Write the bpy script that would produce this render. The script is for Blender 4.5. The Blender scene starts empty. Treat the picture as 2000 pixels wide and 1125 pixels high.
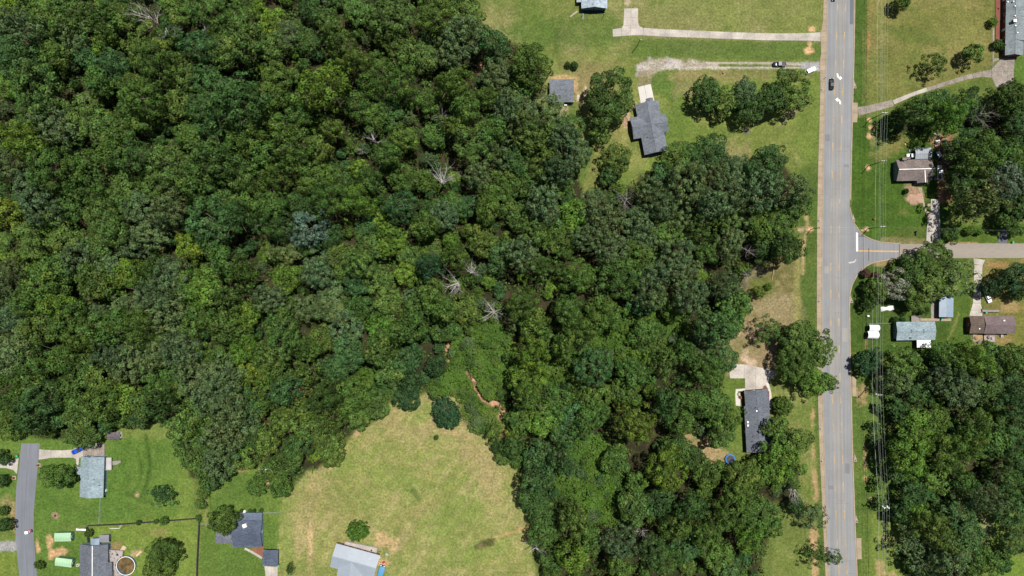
import bpy, math, random
import numpy as np
from mathutils import Vector, Matrix

# ------------------------------------------------------------------ camera, sky, sun, exposure
SC = bpy.context.scene
COL = SC.collection
S = 0.22                       # metres of ground per photo pixel
H = S * 2000 / 36 * 24 * 1.0   # camera height for a 24 mm lens on 36 mm
cam_d = bpy.data.cameras.new("camera")
cam = bpy.data.objects.new("camera", cam_d)
COL.objects.link(cam)
cam.location = (0, 0, H)
cam.rotation_euler = (0, 0, 0)
cam_d.sensor_width = 36
cam_d.lens = 24
cam_d.clip_start = 1.0
cam_d.clip_end = 6000
SC.camera = cam

SUN_DIR = Vector((0.22, 0.26, 1.0)).normalized()
world = bpy.data.worlds.new("World")
SC.world = world
world.use_nodes = True
wn = world.node_tree.nodes
wl = world.node_tree.links
wn.clear()
sky = wn.new("ShaderNodeTexSky")
sky.sky_type = 'NISHITA'
sky.sun_disc = False
sky.sun_elevation = math.asin(SUN_DIR.z)
sky.sun_rotation = math.atan2(SUN_DIR.x, SUN_DIR.y)
bg = wn.new("ShaderNodeBackground")
bg.inputs[1].default_value = 0.05
wo = wn.new("ShaderNodeOutputWorld")
wl.new(sky.outputs[0], bg.inputs[0])
wl.new(bg.outputs[0], wo.inputs[0])
sun_d = bpy.data.lights.new("sun", 'SUN')
sun_d.energy = 5.0
sun_d.angle = math.radians(0.53)
sun_d.color = (1.0, 0.95, 0.87)
sun = bpy.data.objects.new("sun", sun_d)
COL.objects.link(sun)
sun.rotation_euler = SUN_DIR.to_track_quat('Z', 'Y').to_euler()
sun.location = (60, 70, 350)
SC.view_settings.view_transform = 'Standard'
SC.view_settings.look = 'None'
SC.view_settings.gamma = 1
SC.view_settings.use_curve_mapping = False
SC.view_settings.exposure = 0.68
try:
    SC.cycles.max_bounces = 6
    SC.cycles.diffuse_bounces = 3
    SC.cycles.transmission_bounces = 3
    SC.cycles.transparent_max_bounces = 4
except Exception:
    pass

rng = np.random.default_rng(7)
R = random.Random(11)
KALB = 0.42                    # sunlit colour in the photo -> base colour

def lin(c):
    c = np.asarray(c, float) / 255.0
    return np.where(c <= 0.04045, c / 12.92, ((c + 0.055) / 1.055) ** 2.4)

def alb(r, g, b, k=1.0):
    v = np.clip(lin((r, g, b)) * KALB * k, 0, 0.82)
    return (float(v[0]), float(v[1]), float(v[2]), 1.0)

def W(px, py, z=0.0):
    f = S * (1 - z / H)
    return ((px - 1000) * f, (562.5 - py) * f, z)

def V(px, py, z=0.0):
    return Vector(W(px, py, z))

# ------------------------------------------------------------------ object helpers
def tag(o, label=None, cat=None, group=None, kind=None):
    if label: o['label'] = label
    if cat: o['category'] = cat
    if group: o['group'] = group
    if kind: o['kind'] = kind
    return o

def empty(name, loc=(0, 0, 0), label=None, cat=None, group=None, rz=0.0, kind=None):
    o = bpy.data.objects.new(name, None)
    COL.objects.link(o)
    o.location = loc
    o.rotation_euler = (0, 0, rz)
    o.empty_display_size = 0.5
    return tag(o, label, cat, group, kind)

def link_mesh(name, me, parent=None, mat=None):
    o = bpy.data.objects.new(name, me)
    COL.objects.link(o)
    if parent is not None: o.parent = parent
    if mat is not None and not me.materials: me.materials.append(mat)
    return o

class MB:
    """collects shapes and links them as one mesh"""
    def __init__(s):
        s.v = []; s.f = []
    def add(s, vs, fs):
        n = len(s.v)
        s.v.extend([tuple(p) for p in vs])
        s.f.extend([tuple(i + n for i in f) for f in fs])
        return s
    def box(s, c, d, rz=0.0, M=None):
        x, y, z = d[0] / 2, d[1] / 2, d[2] / 2
        vs = [Vector((sx * x, sy * y, sz * z)) for sz in (-1, 1) for sy in (-1, 1) for sx in (-1, 1)]
        m = M if M is not None else Matrix.Rotation(rz, 3, 'Z')
        vs = [m @ p + Vector(c) for p in vs]
        return s.add(vs, [(0, 2, 3, 1), (4, 5, 7, 6), (0, 1, 5, 4), (2, 6, 7, 3), (0, 4, 6, 2), (1, 3, 7, 5)])
    def bar(s, a, b, w, h):
        a = Vector(a); b = Vector(b); d = b - a
        L = d.length
        q = d.to_track_quat('X', 'Z').to_matrix()
        return s.box((a + b) / 2, (L, w, h), M=q)
    def tube(s, pts, rad, n=6, cap=True):
        pts = [Vector(p) for p in pts]
        if not hasattr(rad, '__len__'): rad = [rad] * len(pts)
        vs = []; fs = []
        for i, p in enumerate(pts):
            d = (pts[min(i + 1, len(pts) - 1)] - pts[max(i - 1, 0)])
            if d.length < 1e-6: d = Vector((0, 0, 1))
            d.normalize()
            u = d.cross(Vector((0, 0, 1)))
            if u.length < 0.05: u = d.cross(Vector((1, 0, 0)))
            u.normalize(); w = d.cross(u)
            for k in range(n):
                t = 2 * math.pi * k / n
                vs.append(p + (u * math.cos(t) + w * math.sin(t)) * rad[i])
        for i in range(len(pts) - 1):
            for k in range(n):
                k2 = (k + 1) % n
                fs.append((i * n + k, i * n + k2, (i + 1) * n + k2, (i + 1) * n + k))
        if cap:
            fs.append(tuple(range(n))[::-1]); fs.append(tuple(range((len(pts) - 1) * n, len(pts) * n)))
        return s.add(vs, fs)
    def cyl(s, c, r, h, n=12, r2=None):
        c = Vector(c)
        return s.tube([c, c + Vector((0, 0, h))], [r, r if r2 is None else r2], n)
    def ring(s, c, r0, r1, z0, z1, n=24):
        vs = []; fs = []
        for k in range(n):
            t = 2 * math.pi * k / n
            for r, z in ((r0, z0), (r1, z0), (r1, z1), (r0, z1)):
                vs.append((c[0] + r * math.cos(t), c[1] + r * math.sin(t), z))
        for k in range(n):
            a = 4 * k; b = 4 * ((k + 1) % n)
            for j in range(4):
                j2 = (j + 1) % 4
                fs.append((a + j, b + j, b + j2, a + j2))
        return s.add(vs, fs)
    def prism(s, poly, z0, z1):
        """extruded polygon given as world xy points (counter-clockwise or not)"""
        n = len(poly)
        ar = sum(poly[i][0] * poly[(i + 1) % n][1] - poly[(i + 1) % n][0] * poly[i][1] for i in range(n))
        if ar < 0: poly = poly[::-1]
        vs = [(p[0], p[1], z0) for p in poly] + [(p[0], p[1], z1) for p in poly]
        fs = [tuple(range(n, 2 * n)), tuple(range(n))[::-1]]
        for i in range(n):
            j = (i + 1) % n
            fs.append((i, j, n + j, n + i))
        return s.add(vs, fs)
    def dome(s, c, r, h, n=10, m=4):
        vs = []; fs = []
        for j in range(m):
            a = math.pi / 2 * j / m
            for k in range(n):
                t = 2 * math.pi * k / n
                vs.append((c[0] + r * math.cos(a) * math.cos(t), c[1] + r * math.cos(a) * math.sin(t), c[2] + h * math.sin(a)))
        vs.append((c[0], c[1], c[2] + h))
        for j in range(m - 1):
            for k in range(n):
                k2 = (k + 1) % n
                fs.append((j * n + k, j * n + k2, (j + 1) * n + k2, (j + 1) * n + k))
        for k in range(n):
            fs.append(((m - 1) * n + k, (m - 1) * n + (k + 1) % n, m * n))
        return s.add(vs, fs)
    def mesh(s, name, mat=None, smooth=False):
        me = bpy.data.meshes.new(name)
        me.from_pydata(s.v, [], s.f)
        me.update()
        if smooth:
            me.polygons.foreach_set('use_smooth', [True] * len(me.polygons))
        if mat is not None: me.materials.append(mat)
        return me
    def build(s, name, mat, parent=None, smooth=False):
        return link_mesh(name, s.mesh(name, mat, smooth), parent)

def structure(o):
    o['kind'] = 'structure'
    return o

# ------------------------------------------------------------------ materials
MATS = {}
def mat_noise(name, col, rough=0.8, var=0.18, scale=3.0, bump=0.0, spec=0.25, metal=0.0, scale2=None, var2=0.12, stretch=None, objrand=0.0):
    """procedural base: two octaves of noise vary the colour, one gives relief"""
    if name in MATS: return MATS[name]
    m = bpy.data.materials.new(name); m.use_nodes = True
    nt = m.node_tree; N = nt.nodes; L = nt.links
    b = N['Principled BSDF']
    b.inputs['Roughness'].default_value = rough
    b.inputs['Specular IOR Level'].default_value = spec
    b.inputs['Metallic'].default_value = metal
    tc = N.new('ShaderNodeTexCoord')
    src = tc.outputs['Object']
    if stretch:
        mp = N.new('ShaderNodeMapping'); mp.inputs['Scale'].default_value = stretch
        L.new(src, mp.inputs[0]); src = mp.outputs[0]
    n1 = N.new('ShaderNodeTexNoise'); n1.inputs['Scale'].default_value = scale; n1.inputs['Detail'].default_value = 5
    n2 = N.new('ShaderNodeTexNoise'); n2.inputs['Scale'].default_value = scale2 or scale * 0.12; n2.inputs['Detail'].default_value = 3
    L.new(src, n1.inputs[0]); L.new(src, n2.inputs[0])
    def rng_node(n, v):
        r = N.new('ShaderNodeMapRange'); r.inputs[1].default_value = 0.3; r.inputs[2].default_value = 0.7
        r.inputs[3].default_value = 1 - v; r.inputs[4].default_value = 1 + v
        L.new(n.outputs[0], r.inputs[0]); return r.outputs[0]
    a = rng_node(n1, var); c2 = rng_node(n2, var2)
    mu = N.new('ShaderNodeMath'); mu.operation = 'MULTIPLY'; L.new(a, mu.inputs[0]); L.new(c2, mu.inputs[1])
    val = mu.outputs[0]
    if objrand:
        oi = N.new('ShaderNodeObjectInfo')
        r = N.new('ShaderNodeMapRange'); r.inputs[3].default_value = 1 - objrand; r.inputs[4].default_value = 1 + objrand
        L.new(oi.outputs['Random'], r.inputs[0])
        m3 = N.new('ShaderNodeMath'); m3.operation = 'MULTIPLY'; L.new(val, m3.inputs[0]); L.new(r.outputs[0], m3.inputs[1]); val = m3.outputs[0]
    mx = N.new('ShaderNodeVectorMath'); mx.operation = 'SCALE'
    mx.inputs[0].default_value = col[:3]
    L.new(val, mx.inputs['Scale'])
    L.new(mx.outputs[0], b.inputs['Base Color'])
    if bump:
        bp = N.new('ShaderNodeBump'); bp.inputs['Strength'].default_value = bump; bp.inputs['Distance'].default_value = 0.05
        L.new(n1.outputs[0], bp.inputs['Height']); L.new(bp.outputs[0], b.inputs['Normal'])
    MATS[name] = m
    return m

def mat_shingle(name, col, var=0.22):
    """roof shingles: speckle, streaks and fine courses"""
    if name in MATS: return MATS[name]
    m = mat_noise(name, tuple(c * 1.3 for c in col[:3]), rough=0.9, var=var, scale=1.6, bump=0.3, spec=0.15, scale2=0.25, var2=0.14)
    nt = m.node_tree; N = nt.nodes; L = nt.links
    b = N['Principled BSDF']
    sc = [n for n in N if n.type == 'VECT_MATH'][0]
    tc = [n for n in N if n.type == 'TEX_COORD'][0]
    br = N.new('ShaderNodeTexBrick')
    br.inputs['Scale'].default_value = 1.0
    br.inputs['Brick Width'].default_value = 0.9
    br.inputs['Row Height'].default_value = 0.45
    br.inputs['Mortar Size'].default_value = 0.02
    br.inputs['Color1'].default_value = (0.86, 0.86, 0.86, 1)
    br.inputs['Color2'].default_value = (1.16, 1.16, 1.16, 1)
    br.inputs['Mortar'].default_value = (0.8, 0.8, 0.8, 1)
    L.new(tc.outputs['Object'], br.inputs[0])
    mul = N.new('ShaderNodeVectorMath'); mul.operation = 'MULTIPLY'
    L.new(sc.outputs[0], mul.inputs[0]); L.new(br.outputs[0], mul.inputs[1])
    L.new(mul.outputs[0], b.inputs['Base Color'])
    return m

def mat_attr(name, rough=0.95, spec=0.1):
    """ground: albedo painted per vertex, broken up by several scales of noise"""
    m = bpy.data.materials.new(name); m.use_nodes = True
    nt = m.node_tree; N = nt.nodes; L = nt.links
    b = N['Principled BSDF']; b.inputs['Roughness'].default_value = rough; b.inputs['Specular IOR Level'].default_value = spec
    at = N.new('ShaderNodeAttribute'); at.attribute_name = 'Col'
    tc = N.new('ShaderNodeTexCoord')
    val = None
    for sc, lo, hi, det in ((4.0, 0.6, 1.4, 4), (1.1, 0.66, 1.34, 5), (0.3, 0.82, 1.18, 5), (0.06, 0.90, 1.10, 5)):
        n = N.new('ShaderNodeTexNoise'); n.inputs['Scale'].default_value = sc; n.inputs['Detail'].default_value = det
        n.inputs['Roughness'].default_value = 0.6
        L.new(tc.outputs['Object'], n.inputs[0])
        r = N.new('ShaderNodeMapRange'); r.inputs[1].default_value = 0.3; r.inputs[2].default_value = 0.7
        r.inputs[3].default_value = lo; r.inputs[4].default_value = hi
        L.new(n.outputs[0], r.inputs[0])
        if val is None: val = r.outputs[0]; nb = n
        else:
            mu = N.new('ShaderNodeMath'); mu.operation = 'MULTIPLY'
            L.new(val, mu.inputs[0]); L.new(r.outputs[0], mu.inputs[1]); val = mu.outputs[0]
    vm = N.new('ShaderNodeVectorMath'); vm.operation = 'SCALE'
    L.new(at.outputs['Color'], vm.inputs[0]); L.new(val, vm.inputs['Scale'])
    # hue drift: straw where the noise is high
    hn = N.new('ShaderNodeTexNoise'); hn.inputs['Scale'].default_value = 0.55; hn.inputs['Detail'].default_value = 6; hn.inputs['Roughness'].default_value = 0.65
    L.new(tc.outputs['Object'], hn.inputs[0])
    hr = N.new('ShaderNodeMapRange'); hr.inputs[1].default_value = 0.42; hr.inputs[2].default_value = 0.72
    hr.inputs[3].default_value = 0.0; hr.inputs[4].default_value = 1.0
    L.new(hn.outputs[0], hr.inputs[0])
    mxr = N.new('ShaderNodeVectorMath'); mxr.operation = 'MULTIPLY'; mxr.inputs[1].default_value = (1.16, 1.04, 1.12)
    L.new(vm.outputs[0], mxr.inputs[0])
    mix = N.new('ShaderNodeMix'); mix.data_type = 'VECTOR'
    L.new(hr.outputs[0], mix.inputs[0]); L.new(vm.outputs[0], mix.inputs[4]); L.new(mxr.outputs[0], mix.inputs[5])
    L.new(mix.outputs[1], b.inputs['Base Color'])
    bp = N.new('ShaderNodeBump'); bp.inputs['Strength'].default_value = 0.5; bp.inputs['Distance'].default_value = 0.12
    L.new(nb.outputs[0], bp.inputs['Height']); L.new(bp.outputs[0], b.inputs['Normal'])
    return m

def mat_leaf(name):
    m = bpy.data.materials.new(name); m.use_nodes = True
    nt = m.node_tree; N = nt.nodes; L = nt.links
    b = N['Principled BSDF']; b.inputs['Roughness'].default_value = 0.6; b.inputs['Specular IOR Level'].default_value = 0.12
    oi = N.new('ShaderNodeObjectInfo')
    at = N.new('ShaderNodeAttribute'); at.attribute_name = 'tint'
    vm = N.new('ShaderNodeVectorMath'); vm.operation = 'MULTIPLY'
    L.new(oi.outputs['Color'], vm.inputs[0]); L.new(at.outputs['Color'], vm.inputs[1])
    L.new(vm.outputs[0], b.inputs['Base Color'])
    tr = N.new('ShaderNodeBsdfTranslucent')
    v2 = N.new('ShaderNodeVectorMath'); v2.operation = 'MULTIPLY'; v2.inputs[1].default_value = (1.1, 1.25, 0.6)
    L.new(vm.outputs[0], v2.inputs[0]); L.new(v2.outputs[0], tr.inputs[0])
    ms = N.new('ShaderNodeMixShader'); ms.inputs[0].default_value = 0.15
    out = N['Material Output']
    L.new(b.outputs[0], ms.inputs[1]); L.new(tr.outputs[0], ms.inputs[2]); L.new(ms.outputs[0], out.inputs[0])
    return m

LEAF = mat_leaf('foliage')
BARK = mat_noise('bark', (0.10, 0.08, 0.06), 0.95, 0.3, 2.0)
SNAGW = mat_noise('bleached_wood', (0.29, 0.27, 0.26), 0.9, 0.25, 2.0)
SNAGG = mat_noise('grey_twigs', (0.17, 0.15, 0.15), 0.9, 0.25, 2.0)

def mat_road(name, col, track_xs=None):
    """worn asphalt: aggregate speckle, blotches and long streaks along the road"""
    m = mat_noise(name, col, rough=0.9, var=0.10, scale=6.0, bump=0.2, spec=0.2, scale2=0.12, var2=0.08)
    nt = m.node_tree; N = nt.nodes; L = nt.links
    b = N['Principled BSDF']
    sc = [n for n in N if n.type == 'VECT_MATH'][0]
    tc = [n for n in N if n.type == 'TEX_COORD'][0]
    mp = N.new('ShaderNodeMapping'); mp.inputs['Scale'].default_value = (1.1, 0.012, 1)
    L.new(tc.outputs['Object'], mp.inputs[0])
    n = N.new('ShaderNodeTexNoise'); n.inputs['Scale'].default_value = 1.0; n.inputs['Detail'].default_value = 4
    L.new(mp.outputs[0], n.inputs[0])
    r = N.new('ShaderNodeMapRange'); r.inputs[1].default_value = 0.3; r.inputs[2].default_value = 0.7; r.inputs[3].default_value = 0.86; r.inputs[4].default_value = 1.12
    L.new(n.outputs[0], r.inputs[0])
    v = N.new('ShaderNodeVectorMath'); v.operation = 'SCALE'
    L.new(sc.outputs[0], v.inputs[0]); L.new(r.outputs[0], v.inputs['Scale'])
    L.new(v.outputs[0], b.inputs['Base Color'])
    return m

CONC = mat_noise('concrete', alb(212, 204, 194), 0.9, 0.15, 1.4, 0.15, scale2=0.22, var2=0.22, objrand=0.05)
CONCW = mat_noise('new_concrete', alb(240, 235, 228), 0.9, 0.07, 3.0, 0.1, scale2=0.35, var2=0.06, objrand=0.03)
CONCD = mat_noise('stained_concrete', alb(168, 158, 148), 0.92, 0.22, 2.0, 0.2, scale2=0.5, var2=0.24, objrand=0.07)
CONCT = mat_noise('tan_concrete', alb(190, 172, 148), 0.92, 0.12, 2.5, 0.15, scale2=0.3, var2=0.14, objrand=0.06)
YEL = mat_noise('worn_yellow_paint', alb(204, 178, 140), 0.8, 0.16, 5.0, scale2=0.4, var2=0.25)
YELF = mat_noise('faded_yellow_paint', alb(184, 174, 160), 0.8, 0.14, 5.0, scale2=0.25, var2=0.2)
YELN = mat_noise('fresh_yellow_paint', alb(232, 190, 112), 0.7, 0.1, 5.0)
WHT = mat_noise('road_white', alb(250, 250, 250, 1.5), 0.7, 0.08, 5.0)

# ------------------------------------------------------------------ ground sheet
def vnoise(x, y, freq, seed):
    r = np.random.default_rng(seed)
    n = 256
    g = r.random((n, n))
    xf = x * freq + 1000.3; yf = y * freq + 1000.7
    xi = np.floor(xf).astype(int); yi = np.floor(yf).astype(int)
    u = xf - xi; v = yf - yi
    u = u * u * (3 - 2 * u); v = v * v * (3 - 2 * v)
    a = g[xi % n, yi % n]; b = g[(xi + 1) % n, yi % n]; c = g[xi % n, (yi + 1) % n]; d = g[(xi + 1) % n, (yi + 1) % n]
    return (a * (1 - u) + b * u) * (1 - v) + (c * (1 - u) + d * u) * v

def fbm(x, y, freq, seed, oct=4):
    s = 0; a = 1; t = 0
    for i in range(oct):
        s = s + a * vnoise(x, y, freq * 2 ** i, seed + i * 17); t += a; a *= 0.55
    return s / t

def poly_sd(x, y, poly):
    """signed distance to a polygon, negative inside"""
    P = np.asarray(poly, float)
    d = np.full(x.shape, 1e9); inside = np.zeros(x.shape, bool)
    n = len(P)
    for i in range(n):
        ax, ay = P[i]; bx, by = P[(i + 1) % n]
        ex, ey = bx - ax, by - ay
        t = np.clip(((x - ax) * ex + (y - ay) * ey) / (ex * ex + ey * ey + 1e-9), 0, 1)
        d = np.minimum(d, np.hypot(x - ax - t * ex, y - ay - t * ey))
        c = (ay > y) != (by > y)
        with np.errstate(divide='ignore', invalid='ignore'):
            xi = (bx - ax) * (y - ay) / (by - ay + 1e-12) + ax
        inside ^= c & (x < xi)
    return np.where(inside, -d, d)

MAIN_WOOD = [(-60,-60),(925,-60),(935,30),(960,60),(1000,75),(1050,90),(1072,130),(1068,165),(1050,195),(1080,215),(1112,240),(1140,290),(1136,340),(1145,375),(1190,350),(1230,355),(1260,330),(1300,310),(1340,285),(1400,285),(1430,300),(1470,320),(1520,300),(1560,345),(1585,370),(1575,410),(1552,440),(1565,490),(1525,510),(1490,515),(1440,560),(1455,600),(1448,640),(1415,670),(1425,710),(1412,760),(1430,800),(1440,860),(1415,868),(1350,850),(1340,862),(1362,872),(1388,915),(1420,905),(1470,885),(1550,880),(1570,920),(1560,975),(1515,990),(1505,1060),(1475,1180),(1050,1180),(1040,1060),(1030,980),(1005,920),(975,880),(985,820),(950,790),(900,770),(850,762),(800,785),(770,770),(740,820),(690,850),(650,910),(600,925),(560,965),(535,945),(525,905),(440,910),(400,945),(370,940),(352,890),(350,838),(270,830),(200,850),(160,870),(110,865),(40,855),(0,848),(-60,850)]
EAST_WOOD = [(1700,745),(1740,690),(1820,690),(1860,680),(1990,675),(2080,680),(2080,1010),(1960,1010),(1920,1000),(1915,1040),(1925,1180),(1765,1180),(1750,1080),(1780,1040),(1765,1000),(1745,940),(1735,830),(1725,745)]
NE_WOOD = [(1735,235),(1780,185),(1850,190),(1920,200),(1960,175),(2080,160),(2080,440),(1960,430),(1935,410),(1905,440),(1862,420),(1852,330),(1880,262),(1845,270),(1800,262),(1740,272)]

def build_ground():
    xs = np.concatenate([[-9000, -4000, -2000, -900, -400, -150], np.arange(-60, 2061, 3.0), [2150, 2400, 2900, 4000, 6000, 11000]])
    ys = np.concatenate([[-8000, -4000, -2000, -900, -400, -150], np.arange(-60, 1186, 3.0), [1275, 1525, 2000, 3000, 5000, 9000]])
    X, Y = np.meshgrid(xs, ys, indexing='ij')
    x = X.ravel(); y = Y.ravel()
    w1 = fbm(x, y, 1 / 9.0, 3, 4) - 0.5          # fine edge wobble
    w2 = fbm(x, y, 1 / 45.0, 31, 4) - 0.5
    C = np.zeros((x.size, 3)); C[:] = lin((106, 124, 54))
    def put(mask, col, a=1.0):
        m = np.clip(mask, 0, 1)[:, None] * a
        C[:] = C * (1 - m) + lin(col) * m
    def pm(poly, soft=3.0, wob=10.0, wob2=0.0):
        sd = poly_sd(x, y, poly) + w1 * wob + w2 * wob2
        return np.clip(0.5 - sd / soft, 0, 1)
    def em(cx, cy, rx, ry, rot=0.0, soft=0.5, wob=0.9):
        t = math.radians(rot)
        u = (x - cx) * math.cos(t) + (y - cy) * math.sin(t); v = -(x - cx) * math.sin(t) + (y - cy) * math.cos(t)
        d = np.sqrt((u / rx) ** 2 + (v / ry) ** 2) + w1 * wob * 1.4 + w2 * wob * 0.7
        return np.clip((1 - d) / soft + 0.5, 0, 1)
    def line(pts, hw, soft=1.5, wob=3.0):
        d = np.full(x.shape, 1e9)
        for (ax, ay), (bx, by) in zip(pts[:-1], pts[1:]):
            ex, ey = bx - ax, by - ay
            t = np.clip(((x - ax) * ex + (y - ay) * ey) / (ex * ex + ey * ey), 0, 1)
            d = np.minimum(d, np.hypot(x - ax - t * ex, y - ay - t * ey))
        return np.clip(0.5 - (d - hw + w1 * wob) / soft, 0, 1)
    def mott(freq, seed, lo=0.45, hi=0.65):
        return np.clip((fbm(x, y, freq, seed, 5) - lo) / (hi - lo), 0, 1)
    def stripes(ang, per, seed):
        t = math.radians(ang)
        u = x * math.cos(t) + y * math.sin(t)
        return 0.5 + 0.5 * np.sin(2 * math.pi * (u + 6 * (fbm(x, y, 1 / 60, seed, 2) - 0.5)) / per)
    M1 = mott(1 / 60, 5); M2 = mott(1 / 25, 9); M3 = mott(1 / 110, 77, 0.42, 0.6); M4 = mott(1 / 14, 101, 0.5, 0.7)
    # --- north fields
    nf = pm([(900, -90), (1612, -90), (1612, 120), (1240, 120), (1240, 200), (1030, 200), (1080, 120)], 8, 8)
    put(nf, (122, 134, 64)); put(nf * stripes(90, 15, 83), (134, 142, 72), 0.45); put(nf * M1, (150, 146, 94), 0.75); put(nf * M2, (96, 118, 46), 0.45)
    put(em(980, 60, 60, 45, 30), (150, 146, 92), 0.6)
    put(em(1045, 60, 45, 70), (92, 120, 44), 0.6); put(em(1130, 60, 120, 34), (84, 116, 42), 0.6)
    put(em(1300, 45, 70, 40), (138, 138, 84), 0.6); put(em(1440, 20, 160, 30), (132, 142, 74), 0.6)
    put(em(1120, 120, 120, 22), (120, 138, 58), 0.5)
    put(line([(1090, 62), (1084, 100), (1096, 130)], 5, 6), (78, 104, 42), 0.5)
    st = pm([(1240, 76), (1610, 84), (1610, 118), (1230, 112)], 6, 5)
    put(st, (84, 112, 44), 0.75); put(st * stripes(92, 26, 51), (100, 126, 50), 0.5)
    put(em(1185, 150, 70, 26), (138, 130, 80), 0.7); put(em(1160, 130, 60, 14), (130, 130, 74), 0.5)
    put(line([(1443, 0), (1441, 62)], 1.2, 1.5), (170, 160, 118), 0.5)
    put(line([(1222, 40), (1222, 6)], 1.5, 2), (180, 168, 130), 0.6); put(em(1226, 6, 5, 8), (196, 180, 150), 0.8)
    # --- house C lawns
    hc = pm([(1180, 130), (1605, 140), (1600, 350), (1300, 330), (1150, 400), (1125, 260), (1150, 200)], 8, 8)
    put(hc, (112, 134, 54)); put(hc * stripes(84, 14, 85), (122, 142, 60), 0.4); put(hc * M1, (148, 150, 82), 0.6); put(hc * M2, (88, 114, 42), 0.5)
    put(em(1300, 160, 34, 26), (86, 118, 44), 0.8); put(em(1330, 220, 24, 60, 10), (92, 122, 44), 0.6)
    put(em(1340, 165, 26, 30), (150, 142, 92), 0.6); put(em(1400, 148, 110, 12), (146, 136, 86), 0.7)
    put(em(1375, 225, 26, 16), (142, 138, 84), 0.6); put(em(1545, 220, 36, 9, -45), (158, 144, 110), 0.7)
    put(em(1440, 230, 90, 30), (122, 140, 56), 0.6); put(em(1500, 260, 60, 40), (124, 136, 62), 0.5)
    put(em(1430, 300, 30, 30), (156, 146, 98), 0.6)
    put(line([(1195, 255), (1170, 300), (1150, 370)], 16, 10), (130, 132, 72), 0.6)
    put(em(1215, 260, 14, 44, 0), (150, 146, 84), 0.6); put(em(1146, 318, 8, 40, 14), (92, 116, 46), 0.8)
    put(em(1160, 180, 40, 46), (140, 130, 84), 0.5)
    for a in ((1100, 152, 28, 5), (1124, 165, 5, 14), (1142, 178, 2.5, 14), (1130, 190, 4, 7), (1118, 166, 8, 8)):
        put(em(*a), (196, 168, 116), 0.9)
    put(em(1102, 212, 8, 8), (176, 162, 130), 0.8); put(em(1101, 232, 9, 10), (178, 160, 128), 0.7)
    put(em(1064, 190, 9, 8), (170, 140, 110), 0.8); put(em(1035, 215, 14, 16), (150, 112, 86), 0.7)
    put(em(1224, 232, 6, 24, 12), (196, 158, 130), 0.7); put(em(1237, 205, 6, 10), (176, 146, 112), 0.7)
    put(em(1457, 256, 6, 8), (110, 104, 96), 0.9)
    put(em(1145, 385, 9, 5, 40), (186, 160, 120), 0.8)
    # --- gravel drive of house C: pale gravel, wheel tracks, grass spine
    gd = pm([(1240, 150), (1243, 128), (1268, 116), (1300, 112), (1345, 119), (1400, 124), (1400, 133), (1340, 134), (1290, 136), (1268, 146), (1250, 152)], 5, 14)
    put(gd, (176, 168, 150), 0.95); put(gd * M4, (206, 202, 196), 0.8)
    put(pm([(1244, 140), (1272, 138), (1272, 168), (1248, 172)], 5, 8), (150, 140, 104), 0.75)
    put(line([(1380, 123), (1500, 123.5), (1570, 125)], 2.0, 1.8, 2), (196, 188, 172), 0.95)
    put(line([(1340, 133), (1500, 132.5), (1575, 132)], 2.0, 1.8, 2), (198, 190, 176), 0.95)
    put(pm([(1562, 123), (1584, 121), (1602, 120), (1602, 139), (1580, 136), (1565, 134)], 4, 5), (176, 176, 178), 0.95)
    for a in ((1586, 57, 6, 5), (1579, 98, 9, 7), (1581, 86, 4, 6)): put(em(*a), (222, 182, 130), 0.95)
    put(em(1560, 150, 30, 8), (136, 126, 84), 0.5)
    # --- verge along the west side of the road
    vg = pm([(1562, 330), (1598, 320), (1596, 640), (1598, 850), (1604, 1000), (1614, 1160), (1590, 1160), (1575, 900), (1575, 640), (1558, 560)], 4, 5)
    put(vg, (84, 110, 42)); put(vg * M2, (108, 126, 54), 0.5)
    lot = pm([(1440, 545), (1480, 505), (1562, 470), (1562, 640), (1500, 640), (1450, 640)], 5, 12)
    put(lot, (124, 118, 70)); put(lot * M2, (158, 146, 98), 0.7); put(lot * mott(1 / 8, 140), (92, 100, 48), 0.6)
    put(em(1520, 605, 46, 30), (158, 144, 106), 0.7); put(em(1490, 560, 22, 20), (104, 118, 46), 0.8)
    put(line([(1563, 470), (1556, 560), (1558, 640)], 7, 6), (146, 146, 82), 0.8)
    put(line([(1572, 400), (1577, 440), (1570, 480), (1568, 535)], 2.5, 4, 6), (200, 172, 124), 0.75)
    put(em(1583, 449, 6, 5), (228, 184, 138), 1); put(em(1564, 449, 8, 5), (186, 160, 130), 0.9)
    lot2 = pm([(1425, 640), (1470, 620), (1520, 650), (1510, 760), (1420, 760)], 5, 8)
    put(lot2, (156, 138, 102)); put(lot2 * M2, (130, 128, 76), 0.6)
    put(em(1440, 680, 26, 26), (132, 130, 78), 0.7); put(em(1462, 705, 16, 8, 30), (214, 190, 156), 0.9)
    put(em(1456, 690, 6, 12), (186, 164, 132), 0.7); put(em(1430, 650, 26, 12, -30), (186, 162, 122), 0.7)
    # house I yard
    hy = pm([(1405, 735), (1460, 735), (1456, 870), (1410, 870)], 4, 6); put(hy, (100, 124, 46))
    hy2 = pm([(1500, 740), (1590, 760), (1598, 1000), (1600, 1160), (1505, 1160), (1515, 1000), (1500, 870)], 6, 8)
    put(hy2, (112, 130, 56)); put(hy2 * M2, (138, 142, 78), 0.6); put(em(1530, 780, 40, 26), (132, 140, 74), 0.6)
    put(em(1540, 1020, 40, 50), (104, 122, 54), 0.7)
    for a in ((1587, 815, 3, 16), (1588, 885, 3, 16), (1590, 940, 5, 20), (1594, 960, 4, 26), (1590, 1050, 7, 26), (1592, 1100, 6, 30), (1588, 1070, 3, 26)):
        put(em(*a, 0, 0.6, 1.4), (206, 168, 124), 0.6)
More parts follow.
